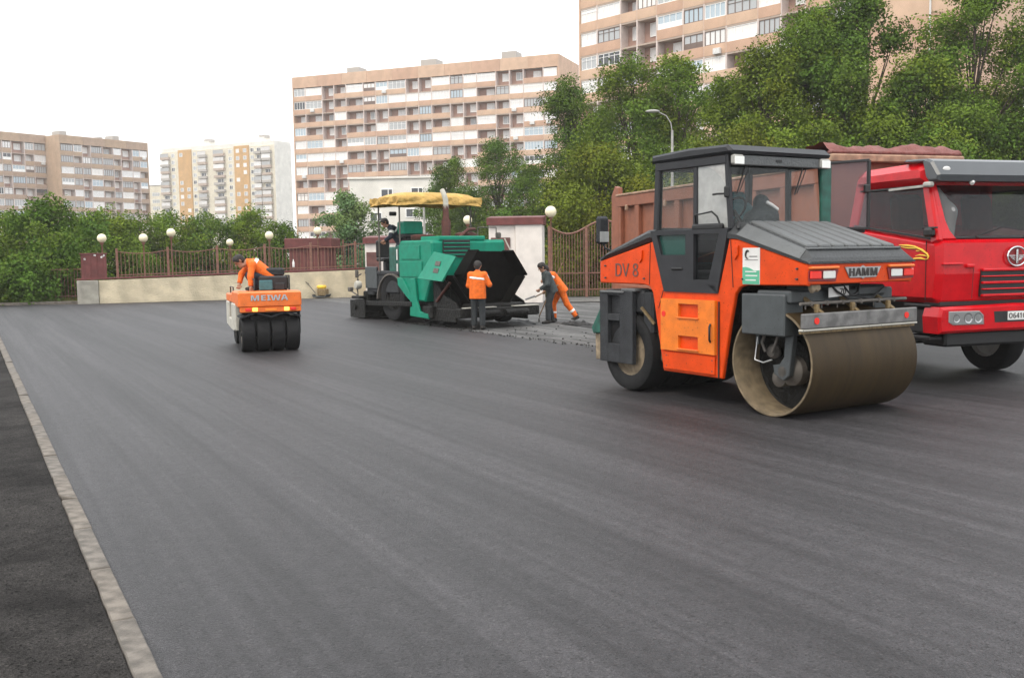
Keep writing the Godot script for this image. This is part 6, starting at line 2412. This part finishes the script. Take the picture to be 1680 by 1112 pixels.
	m = MB.new()
	m.lathe([Vector2(0.30, 0), Vector2(0.34, 0.05), Vector2(0.34, 0.14), Vector2(0.24, 0.17), Vector2(0, 0.17)], V(2.85, 2.22, 0.62), Vector3.UP, 20)
	m.lathe([Vector2(0.26, 0), Vector2(0.30, 0.05), Vector2(0.30, 0.18), Vector2(0.2, 0.22), Vector2(0, 0.22)], V(3.35, 2.22, -0.45), Vector3.UP, 20)
	m.tube([V(3.6, 2.3, -0.1), V(3.7, 2.5, -0.3), V(3.4, 2.52, -0.7)], 0.05, 8)
	put(m, "air_cleaner", M.rust_red, t)
	m = MB.new()
	for q in [[4.1, -0.35], [4.1, -0.95]]:
		m.tube([V(q[0], 2.2, q[1]), V(q[0], 2.55, q[1])], 0.016, 6)
	m.tube([V(4.1, 2.55, -0.35), V(4.1, 2.55, -0.95)], 0.016, 6)
	m.box(V(4.05, 2.34, -1.05), V(0.16, 0.16, 0.12), 0.03)
	put(m, "hand_rail", M.fender, t)
	m = MB.new()
	m.bar(V(4.25, 2.25, -1.12), V(4.40, 1.85, -1.25), 0.03, 0.03)
	put(m, "stay_rod", M.panel_pale, t)

func small_roller():
	var t := thing("tyre_roller", "small orange tyre roller with its driver bent over the side", "road roller", heading(V(-4.78, 0, -19.39), 21.0))
	var m := MB.new()
	for z in [0.425, 0.142, -0.142, -0.425]:
		wheel(t, V(0, 0.345, z), 0.345, 0.262, M.fender, M.rubber)
	for z in [0.34, 0.0, -0.34]:
		wheel(t, V(-2.0, 0.345, z), 0.345, 0.262, M.fender, M.rubber)
	m = MB.new()
	m.box(V(0, 0.345, 0), V(0.10, 0.10, 1.1), 0.02)
	m.box(V(-0.95, 0.55, 0), V(2.3, 0.34, 0.8), 0.03)
	put(m, "chassis", M.dark_oily, t)
	# nose panel
	m = MB.new()
	m.ext(P([-0.35, 0.93, -0.35, 1.17, 0.26, 1.18, 0.36, 1.15, 0.37, 0.90, 0.30, 0.86, -0.2, 0.88]), V(0, 0, -0.59), Vector3.RIGHT, Vector3.UP, V(0, 0, 1.20), 0.025)
	var np := put(m, "nose_panel", M.orange_small, t)
	text("lettering", "MEIWA", 0.105, M.letter_pale, np, Transform3D(ZY.scaled_local(Vector3(1.45, 1, 1)), V(0.372, 1.055, 0.03)), 0.008)
	m = MB.new()
	m.box(V(0.30, 0.83, 0), V(0.12, 0.10, 1.16), 0.012)
	var lb := put(m, "lamp_bar", M.orange_small, t)
	for z in [0.30, -0.30]:
		m = MB.new()
		m.box(V(0.366, 0.835, z), V(0.02, 0.075, 0.10), 0.01)
		put(m, "head_lamp", M.lamp_lit, lb)
		m = MB.new()
		m.box(V(0.366, 0.835, z * 1.42), V(0.02, 0.06, 0.11), 0.01)
		put(m, "red_lens", M.lens_red, lb)
	m = MB.new()
	m.box(V(0.364, 0.825, 0.0), V(0.012, 0.05, 0.22), 0.006)
	put(m, "centre_lens", M.lens_amber, lb)
	# mudguards: two flat gables over the tyres
	for c in [0.285, -0.285]:
		m = MB.new()
		m.ext(P([-0.29, 0.67, 0, 0.755, 0.29, 0.67, 0.29, 0.70, 0, 0.785, -0.29, 0.70]), V(-0.30, 0, c), V(0, 0, 1), Vector3.UP, V(0.62, 0, 0), 0.0)
		put(m, "mudguard", M.plastic, t)
	m = MB.new()
	m.box(V(0.05, 0.80, 0), V(0.55, 0.10, 1.1), 0.02)
	m.box(V(-0.05, 0.58, -0.585), V(0.30, 0.50, 0.03), 0.01)
	put(m, "front_cross_member", M.black, t)
	# body behind: pale tanks, orange top
	for s in [1.0, -1.0]:
		m = MB.new()
		m.ext(P([-2.25, 0.42, -2.25, 0.92, -1.70, 0.92, -1.70, 0.60, -1.15, 0.60, -1.15, 0.92, -0.36, 0.92, -0.36, 0.40, -0.75, 0.36, -1.15, 0.36]), V(0, 0, 0.40 * s), Vector3.RIGHT, Vector3.UP, V(0, 0, 0.21 * s), 0.02)
		put(m, "side_tank", M.panel_pale, t)
	m = MB.new()
	m.ext(P([-2.28, 0.92, -2.28, 1.08, -1.1, 1.10, -0.95, 1.16, -0.36, 1.16, -0.36, 0.92]), V(0, 0, -0.60), Vector3.RIGHT, Vector3.UP, V(0, 0, 1.20), 0.02)
	put(m, "deck", M.orange_small, t)
	m = MB.new()
	m.box(V(-1.42, 0.76, 0), V(0.5, 0.3, 0.9), 0.02)
	put(m, "engine_block", M.brass, t)
	# console and seat
	m = MB.new()
	m.box(V(-0.42, 1.32, -0.16), V(0.24, 0.28, 0.56), 0.03)
	var co := put(m, "console", M.black, t)
	m = MB.new()
	m.box(V(-0.30, 1.28, 0.0), V(0.05, 0.20, 0.26), 0.015)
	put(m, "gauge_panel", M.seat_blue, co)
	m = MB.new()
	m.box(V(-0.30, 1.25, -0.27), V(0.06, 0.14, 0.20), 0.015)
	put(m, "battery_box", M.truck_black, co)
	m = MB.new()
	m.tube([V(-0.32, 1.18, -0.46), V(-0.32, 1.46, -0.46), V(-0.75, 1.46, -0.46), V(-0.75, 1.12, -0.46)], 0.02, 7)
	m.tube([V(-0.32, 1.18, 0.22), V(-0.32, 1.40, 0.22), V(-0.5, 1.40, 0.22)], 0.02, 7)
	put(m, "guard_rail", M.black, t)
	m = MB.new()
	m.box(V(-1.02, 1.28, -0.20), V(0.46, 0.20, 0.56), 0.05)
	m.box(V(-0.72, 1.53, -0.18), V(0.10, 0.18, 0.50), 0.04)
	put(m, "seat", M.black, t)
	m = MB.new()
	m.tube([V(-2.1, 1.06, 0.52), V(-2.1, 1.22, 0.52), V(-1.5, 1.22, 0.52), V(-1.5, 1.06, 0.52)], 0.016, 6)
	m.box(V(-1.95, 1.22, -0.35), V(0.30, 0.28, 0.35), 0.03)
	put(m, "rear_rail", M.fender, t)
	return t

func plate_compactor():
	var t := thing("plate_compactor", "small plate compactor with a bent handle standing by the cream wall", "compactor", heading(V(-8.5, 0, -44.15), 75.0))
	var m := MB.new()
	m.ext(P([-0.36, 0.10, -0.28, 0.0, 0.28, 0.0, 0.38, 0.12, 0.36, 0.14, 0.26, 0.05, -0.26, 0.05, -0.34, 0.13]), V(0, 0, -0.24), Vector3.RIGHT, Vector3.UP, V(0, 0, 0.48), 0.006)
	put(m, "base_plate", M.steel_grey, t)
	m = MB.new()
	m.box(V(0.08, 0.22, 0), V(0.42, 0.32, 0.36), 0.04)
	put(m, "engine", M.brass, t)
	m = MB.new()
	m.box(V(0.02, 0.46, 0), V(0.36, 0.16, 0.32), 0.05)
	put(m, "fuel_tank", M.yellow, t)
	m = MB.new()
	m.tube([V(-0.2, 0.2, 0.2), V(-0.55, 0.62, 0.2), V(-0.85, 0.85, 0.2), V(-0.85, 0.85, -0.2), V(-0.55, 0.62, -0.2), V(-0.2, 0.2, -0.2)], 0.018, 7)
	m.bar(V(-0.55, 0.62, 0.2), V(-0.55, 0.62, -0.2), 0.03, 0.03)
	m.tube([V(-0.85, 0.85, 0.0), V(-1.15, 0.62, 0.0)], 0.016, 7)
	put(m, "handle", M.fender, t)

# ------------------------------------------------------------------ people (local frame: facing +x, y up, z to their right)
func hand(mb: MB, w: Vector3, d: Vector3, pn: Vector3, side: float, curl: float):
	d = d.normalized()
	var sv := d.cross(pn).normalized() * side
	pn = sv.cross(d).normalized() * side
	var b := [[w - d * 0.02, w + d * 0.03, 0.026, 0.028]]
	for i in 4:
		b.append([w + d * 0.02 + sv * (i - 1.5) * 0.014, w + d * 0.085 + sv * (i - 1.5) * 0.019, 0.015, 0.012])
	var ln := [0.036, 0.042, 0.040, 0.031]
	for i in 4:
		var p0 := w + d * 0.085 + sv * (i - 1.5) * 0.020
		var d1 := (d * cos(curl * 0.8) + pn * sin(curl * 0.8)).normalized()
		var d2 := (d * cos(curl * 1.9) + pn * sin(curl * 1.9)).normalized()
		var p1: Vector3 = p0 + d1 * ln[i]
		var p2: Vector3 = p1 + d2 * ln[i] * 0.95
		b.append([p0, p1, 0.0095, 0.0088])
		b.append([p1, p2, 0.0088, 0.0075])
	var t0 := w + d * 0.03 - sv * 0.026
	var t1 := t0 + (d * 0.7 - sv * 0.6 + pn * 0.35).normalized() * 0.042
	var t2 := t1 + (d * 0.85 + pn * (0.3 + curl * 0.5)).normalized() * 0.032
	b.append([t0, t1, 0.014, 0.011])
	b.append([t1, t2, 0.011, 0.009])
	mb.nets(b, 0.0062, 0.008)

func person(label: String, group: String, tr: Transform3D, J: Dictionary, S: Dictionary):
	var t := thing("person", label, "person", tr, group)
	var pel: Vector3 = J.pel
	var ch: Vector3 = J.ch
	var nk: Vector3 = J.nk
	var hd: Vector3 = J.hd
	var hf: Vector3 = J.get("face", Vector3(1, -0.1, 0)).normalized()
	var hup: Vector3 = (hd - nk).normalized()
	hup = (hup - hf * hup.dot(hf) + Vector3(0, 0.001, 0)).normalized()
	var hr := hf.cross(hup)
	var H := Transform3D(Basis(hf, hup, hr), hd)
	var sh := [J.shl, J.shr]
	var el := [J.ell, J.elr]
	var wr := [J.wrl, J.wrr]
	var hp := [J.hpl, J.hpr]
	var kn := [J.knl, J.knr]
	var an := [J.anl, J.anr]
	var ft := [J.get("ftl", Vector3(1, 0, -0.15)), J.get("ftr", Vector3(1, 0, 0.15))]
	var b := MB.new()
	var bones := [[pel, ch, 0.105, 0.115], [ch, nk, 0.09, 0.055], [nk, hd - hup * 0.03, 0.052, 0.050], [sh[0], sh[1], 0.055, 0.055]]
	for i in 2:
		bones.append([sh[i], el[i], 0.046, 0.038])
		bones.append([el[i], wr[i], 0.037, 0.026])
		bones.append([hp[i], kn[i], 0.072, 0.050])
		bones.append([kn[i], an[i], 0.050, 0.038])
	b.nets(bones, 0.022, 0.03)
	var hb := [[H * V(-0.018, 0.035, 0), H * V(0.012, 0.040, 0), 0.090, 0.084], [H * V(0.02, -0.03, 0), H * V(0.050, -0.082, 0), 0.066, 0.038], [H * V(0.086, 0.012, 0), H * V(0.112, -0.022, 0), 0.009, 0.014], [H * V(0.0, -0.10, 0), nk, 0.050, 0.052], [H * V(0.072, -0.058, -0.016), H * V(0.072, -0.058, 0.016), 0.017, 0.017]]
	for s in [-1.0, 1.0]:
		hb.append([H * V(-0.012, 0.012, 0.086 * s), H * V(-0.016, -0.022, 0.082 * s), 0.016, 0.012])
		hb.append([H * V(0.072, 0.028, 0.020 * s), H * V(0.066, 0.028, 0.046 * s), 0.016, 0.014])
	b.nets(hb, 0.0095, 0.018)
	for i in 2:
		var d: Vector3 = (wr[i] - el[i]).normalized()
		d = J.get("hdl" if i == 0 else "hdr", d)
		hand(b, wr[i], d, J.get("pnl" if i == 0 else "pnr", Vector3(0.3, 0, 1.0 if i == 0 else -1.0)), -1.0 if i == 0 else 1.0, J.get("curl", 0.6))
	put(b, "body", M.skin, t)
	var e := MB.new()
	for s in [-1.0, 1.0]:
		e.ball(H * V(0.083, 0.012, 0.032 * s), Vector3.ONE * 0.011, 8, 6)
	e.t = H
	e.box(V(0.088, -0.060, 0), V(0.008, 0.006, 0.044), 0.002)
	put(e, "face_features", M.hair, t)
	var h := MB.new()
	h.nets([[H * V(-0.028, 0.042, 0), H * V(0.008, 0.052, 0), 0.100, 0.094], [H * V(-0.055, -0.02, 0), H * V(-0.045, -0.07, 0), 0.066, 0.050]], 0.011, 0.03, [[H * V(0.062, 0.02, 0), H.basis * V(0.86, -0.50, 0).normalized()], [H * V(-0.02, -0.085, 0), H.basis * V(0.2, -1, 0).normalized()]])
	put(h, S.get("hair_name", "hair"), S.get("hair", M.hair), t)
	# trousers
	var q := MB.new()
	var tb := [[hp[0], hp[1], 0.108, 0.108], [pel, pel + (ch - pel) * 0.3, 0.118, 0.12]]
	var cuts := []
	for i in 2:
		tb.append([hp[i], kn[i], 0.104, 0.082])
		tb.append([kn[i], an[i], 0.080, 0.072])
		var sd: Vector3 = (an[i] - kn[i]).normalized()
		cuts.append([an[i] - sd * 0.015, sd, 0.14])
	q.nets(tb, 0.017, 0.03, cuts)
	put(q, "trousers", S.trousers, t)
	# boots
	for i in 2:
		q = MB.new()
		var f: Vector3 = ft[i].normalized()
		var sole: Vector3 = J.get("sole", Vector3.UP)
		var a: Vector3 = an[i]
		q.nets([[a + V(0, 0.07, 0), a, 0.052, 0.052], [a + V(0, -0.035, 0) - f * 0.045, a + V(0, -0.045, 0) + f * 0.06, 0.046, 0.046], [a + V(0, -0.045, 0) + f * 0.06, a + V(0, -0.055, 0) + f * 0.155, 0.045, 0.036]], 0.012, 0.02, [[a + V(0, -0.09, 0) + f * 0.05, V(0, -1, 0) + f * J.get("toe" if i == 1 else "toel", 0.0)]])
		put(q, "boot", M.boot, t)
	# jacket
	q = MB.new()
	var up := (ch - pel).normalized()
	var side: Vector3 = (sh[1] - sh[0]).normalized()
	var low: Vector3 = pel - up * (S.get("hem", 0.10) + 0.10)
	var jb := [[low, ch, 0.165, 0.148], [low - side * 0.075, ch - side * 0.10, 0.140, 0.108], [low + side * 0.075, ch + side * 0.10, 0.140, 0.108], [sh[0], sh[1], 0.078, 0.078], [ch, nk, 0.10, 0.072]]
	var jc := [[pel - up * S.get("hem", 0.10), -up, 0.40], [nk + (hd - nk).normalized() * 0.035, (hd - nk).normalized(), 0.14]]
	for i in 2:
		jb.append([sh[i], el[i], 0.074, 0.062])
		jb.append([el[i], wr[i], 0.060, 0.050])
		var ad: Vector3 = (wr[i] - el[i]).normalized()
		jc.append([wr[i] - ad * 0.015, ad, 0.11])
	q.nets(jb, 0.017, 0.035, jc)
	put(q, S.get("top_name", "jacket"), S.jacket, t)
	# reflective strips: [centre, axis, half width, bones widened]
	for s in S.get("strips", []):
		q = MB.new()
		var wide := []
		for k in s[3]:
			var o = jb[k] if k < 20 else tb[k - 20]
			wide.append([o[0], o[1], o[2] + 0.007, o[3] + 0.007])
		var ax: Vector3 = s[1].normalized()
		var sc := [[s[0] + ax * s[2], ax], [s[0] - ax * s[2], -ax]]
		if s.size() > 4:
			sc.append(s[4])
		q.nets(wide, 0.014, 0.035, sc)
		put(q, "reflective_strip", M.strip, t)
	return t

func stand() -> Dictionary:
	return {"pel": V(0, 0.94, 0), "ch": V(0.0, 1.28, 0), "nk": V(0.01, 1.44, 0), "hd": V(0.05, 1.58, 0), "shl": V(0, 1.37, -0.175), "shr": V(0, 1.37, 0.175), "ell": V(-0.03, 1.10, -0.25), "elr": V(-0.03, 1.10, 0.25), "wrl": V(0.08, 0.87, -0.25), "wrr": V(0.08, 0.87, 0.25), "hpl": V(0, 0.90, -0.09), "hpr": V(0, 0.90, 0.09), "knl": V(0.03, 0.50, -0.10), "knr": V(0.03, 0.50, 0.10), "anl": V(0, 0.09, -0.11), "anr": V(0, 0.09, 0.11)}

func make_people(small: Node3D):
	# worker before the hopper, back to the camera
	var J := stand()
	J.hd = V(0.06, 1.575, 0)
	J.face = V(1, -0.35, 0.1)
	J.elr = V(0.02, 1.12, 0.30)
	J.wrr = V(0.20, 1.20, 0.20)
	J.ell = V(0.02, 1.10, -0.24)
	J.wrl = V(0.22, 1.06, -0.10)
	J.curl = 1.0
	person("person in orange jacket and dark trousers seen from behind, facing the hopper", "workers on the site", frame(V(-0.84, -0.045, -24.62), V(0.20, 0, -0.98)), J, {"jacket": M.hiviz, "trousers": M.cloth_dark, "hem": 0.17, "strips": [[V(-0.05, 1.285, -0.02), V(0, 1, 0.12), 0.028, [0, 1, 2, 3], [V(-0.02, 1.28, 0.0), V(1, 0, 0)]], [V(0.10, 1.16, 0.26), V(0.9, 0.45, -0.4), 0.022, [7, 8], [V(0.06, 1.14, 0.10), V(0, 0, -1)]]]})
	# dark worker with a shovel, facing left
	J = stand()
	J.pel = V(-0.06, 0.92, 0)
	J.ch = V(0.06, 1.23, 0)
	J.nk = V(0.13, 1.38, 0)
	J.hd = V(0.20, 1.50, 0)
	J.face = V(1, -0.55, 0)
	J.shl = V(0.08, 1.32, -0.175)
	J.shr = V(0.08, 1.32, 0.175)
	J.ell = V(0.12, 1.06, -0.22)
	J.wrl = V(0.30, 0.92, -0.12)
	J.elr = V(0.02, 1.05, 0.24)
	J.wrr = V(0.10, 0.86, 0.12)
	J.hpl = V(-0.05, 0.88, -0.09)
	J.hpr = V(-0.05, 0.88, 0.09)
	J.knl = V(0.06, 0.49, -0.10)
	J.anl = V(0.08, 0.09, -0.14)
	J.knr = V(-0.02, 0.49, 0.10)
	J.anr = V(-0.12, 0.09, 0.12)
	J.curl = 1.3
	J.hdl = V(0.55, -0.5, 0.4)
	J.hdr = V(0.5, -0.6, -0.4)
	var tr := frame(V(1.02, -0.05, -26.55), V(-0.97, 0, 0.25))
	person("person in dark grey clothes holding a shovel beside the hopper", "workers on the site", tr, J, {"jacket": M.cloth_grey, "trousers": M.cloth_dark, "top_name": "shirt"})
	var st := thing("shovel", "long shovel held by the worker in dark grey clothes", "shovel", tr)
	var m := MB.new()
	m.tube([V(-0.28, 1.02, 0.08), V(0.10, 0.85, 0.03), V(0.40, 0.72, -0.01)], 0.018, 8)
	put(m, "shaft", M.wood, st)
	m = MB.new()
	var g := []
	for i in 7:
		var row := []
		for j in 7:
			var u := i / 6.0
			var v := j / 3.0 - 1.0
			row.append(V(0.38 + u * 0.28, 0.725 - u * 0.09 + 0.03 * v * v, -0.01 + v * 0.12 * (1.0 - 0.35 * u * u)))
		g.append(row)
	m.sheet(g, 0.006)
	put(m, "blade", M.plate_grey, st)
	# orange worker stepping behind him
	J = stand()
	J.pel = V(-0.05, 0.92, 0)
	J.ch = V(0.15, 1.20, 0)
	J.nk = V(0.27, 1.32, 0)
	J.hd = V(0.38, 1.42, 0)
	J.face = V(1, -0.5, 0)
	J.shl = V(0.18, 1.30, -0.175)
	J.shr = V(0.18, 1.30, 0.175)
	J.ell = V(0.30, 1.10, -0.28)
	J.wrl = V(0.44, 1.12, -0.10)
	J.elr = V(0.02, 1.08, 0.27)
	J.wrr = V(0.18, 0.98, 0.14)
	J.hpl = V(-0.05, 0.88, -0.09)
	J.hpr = V(-0.05, 0.88, 0.09)
	J.knl = V(-0.20, 0.50, -0.10)
	J.anl = V(-0.46, 0.15, -0.11)
	J.ftl = V(0.9, -0.25, 0)
	J.toel = 0.35
	J.knr = V(0.14, 0.50, 0.10)
	J.anr = V(0.12, 0.09, 0.11)
	J.curl = 1.2
	tr = frame(V(1.30, -0.05, -27.0), V(-0.99, 0, 0.12))
	person("person in orange overalls with white ankle bands striding behind the shovel worker", "workers on the site", tr, J, {"jacket": M.hiviz, "trousers": M.hiviz, "hem": 0.14, "strips": [[V(-0.33, 0.30, -0.105), V(-0.6, -0.8, 0), 0.035, [23]], [V(0.13, 0.26, 0.105), V(0, 1, 0), 0.030, [25]], [V(0.12, 1.20, -0.24), V(-0.3, 0.8, 0.4), 0.03, [5]]]})
	st = thing("rake", "long handled rake held up by the worker in orange overalls", "rake", tr)
	m = MB.new()
	m.tube([V(-0.10, 1.62, -0.05), V(0.18, 0.94, 0.10), V(0.50, 0.17, 0.28)], 0.016, 8)
	put(m, "shaft", M.wood, st)
	m = MB.new()
	m.bar(V(0.56, 0.06, 0.05), V(0.46, 0.06, 0.52), 0.03, 0.10, 0.006)
	m.bar(V(0.51, 0.06, 0.285), V(0.50, 0.19, 0.28), 0.03, 0.03)
	put(m, "rake_head", M.plate_grey, st)
	# driver of the small roller, bent over the side
	J = stand()
	J.pel = V(-0.10, 1.47, 0)
	J.ch = V(0.12, 1.67, 0)
	J.nk = V(0.26, 1.745, 0)
	J.hd = V(0.42, 1.755, 0)
	J.face = V(0.75, -0.66, -0.1)
	J.shl = V(0.19, 1.69, -0.175)
	J.shr = V(0.19, 1.69, 0.175)
	J.ell = V(0.24, 1.45, -0.26)
	J.wrl = V(0.24, 1.25, -0.30)
	J.elr = V(0.36, 1.50, 0.22)
	J.wrr = V(0.42, 1.30, 0.14)
	J.hpl = V(-0.10, 1.44, -0.10)
	J.hpr = V(-0.10, 1.44, 0.10)
	J.knl = V(0.22, 1.47, -0.12)
	J.knr = V(0.22, 1.47, 0.14)
	J.anl = V(0.12, 1.25, -0.10)
	J.anr = V(0.12, 1.25, 0.14)
	J.curl = 0.9
	var pt := small.transform * Transform3D(Basis(V(0, 0, 1), V(0, 1, 0), V(-1, 0, 0)), V(-0.86, 0, 0.02))
	person("person in orange jacket bent sideways on the small tyre roller", "workers on the site", pt, J, {"jacket": M.hiviz, "trousers": M.cloth_navy, "hem": 0.12, "strips": [[V(0.15, 1.70, -0.16), V(0.75, 0.6, 0), 0.035, [0, 1, 2]], [V(0.24, 1.33, -0.285), V(0, 1, -0.15), 0.0, []]].slice(0, 1)})
	# paver driver leaning out over the platform
	J = stand()
	J.pel = V(-0.14, 0.86, 0)
	J.ch = V(0.06, 1.14, 0)
	J.nk = V(0.19, 1.27, 0)
	J.hd = V(0.31, 1.37, 0)
	J.face = V(0.9, -0.5, -0.2)
	J.shl = V(0.10, 1.23, -0.175)
	J.shr = V(0.10, 1.23, 0.175)
	J.ell = V(0.16, 0.98, -0.25)
	J.wrl = V(0.34, 0.86, -0.18)
	J.elr = V(0.14, 0.98, 0.25)
	J.wrr = V(0.30, 0.84, 0.16)
	J.hpl = V(-0.14, 0.82, -0.09)
	J.hpr = V(-0.14, 0.82, 0.09)
	J.knl = V(0.04, 0.46, -0.11)
	J.knr = V(0.02, 0.46, 0.11)
	J.anl = V(-0.06, 0.09, -0.11)
	J.anr = V(-0.08, 0.09, 0.11)
	var pv := heading(V(-3.52, 0, -29.82), 35.0)
	var at := pv * V(1.02, 1.39, 0.72) + V(0.22, 0, 0)
	person("person in dark navy clothes with a white shoulder strip on the paver's platform", "workers on the site", frame(at, V(-0.98, 0, 0.18)), J, {"jacket": M.cloth_navy, "trousers": M.cloth_navy, "hem": 0.12, "strips": [[V(0.04, 1.13, 0), V(0.62, 0.78, 0), 0.035, [0, 1, 2]], [V(0.13, 1.10, -0.21), V(-0.2, 0.9, 0.3), 0.04, [5]]]})

# ------------------------------------------------------------------ scene
func _ready():
	# camera
	var cam := Camera3D.new()
	cam.name = "camera"
	add_child(cam)
	var p := atan(141.0 / 1620.0)
	var roll := deg_to_rad(0.8)
	var up0 := V(0, cos(p), -sin(p))
	var fwd := V(0, -sin(p), -cos(p))
	cam.transform = Transform3D(Basis(Vector3.RIGHT * cos(roll) - up0 * sin(roll), Vector3.RIGHT * sin(roll) + up0 * cos(roll), -fwd), V(0, 1.85, 0))
	cam.fov = rad_to_deg(2.0 * atan(556.0 / 1620.0))
	cam.near = 0.1
	cam.far = 3000.0
	cam.current = true
	# sky, haze and exposure
	var env := Environment.new()
	env.background_mode = Environment.BG_SKY
	var sk := ProceduralSkyMaterial.new()
	sk.sky_top_color = Color(0.97, 0.985, 1.0)
	sk.sky_horizon_color = Color(0.90, 0.905, 0.91)
	sk.sky_curve = 0.3
	sk.ground_horizon_color = Color(0.75, 0.75, 0.75)
	sk.ground_bottom_color = Color(0.4, 0.4, 0.4)
	sk.sun_angle_max = 1.0
	sk.energy_multiplier = 1.12
	var sky := Sky.new()
	sky.sky_material = sk
	env.sky = sky
	env.tonemap_mode = Environment.TONE_MAPPER_LINEAR
	env.tonemap_exposure = 2.05
	env.fog_enabled = true
	env.fog_density = 0.0005
	env.fog_light_color = Color(1.0, 0.99, 0.98)
	env.sdfgi_enabled = true
	env.ssao_enabled = true
	env.ssil_enabled = true
	var we := WorldEnvironment.new()
	we.name = "environment"
	we.environment = env
	add_child(we)
	# veiled sun, high behind the camera's left shoulder
	var sun := DirectionalLight3D.new()
	sun.name = "sun"
	sun.light_energy = 0.35
	sun.light_angular_distance = 25.0
	sun.light_color = Color(1.0, 0.97, 0.92)
	sun.shadow_enabled = true
	add_child(sun)
	sun.look_at_from_position(V(-6, 12, 7), V(0, 0, 0))
	rng.seed = 1
	make_materials()
	make_ground()
	make_buildings()
	make_fences()
	make_trees()
	big_roller()
	red_truck()
	paver()
	var sr = small_roller()
	plate_compactor()
	make_people(sr)
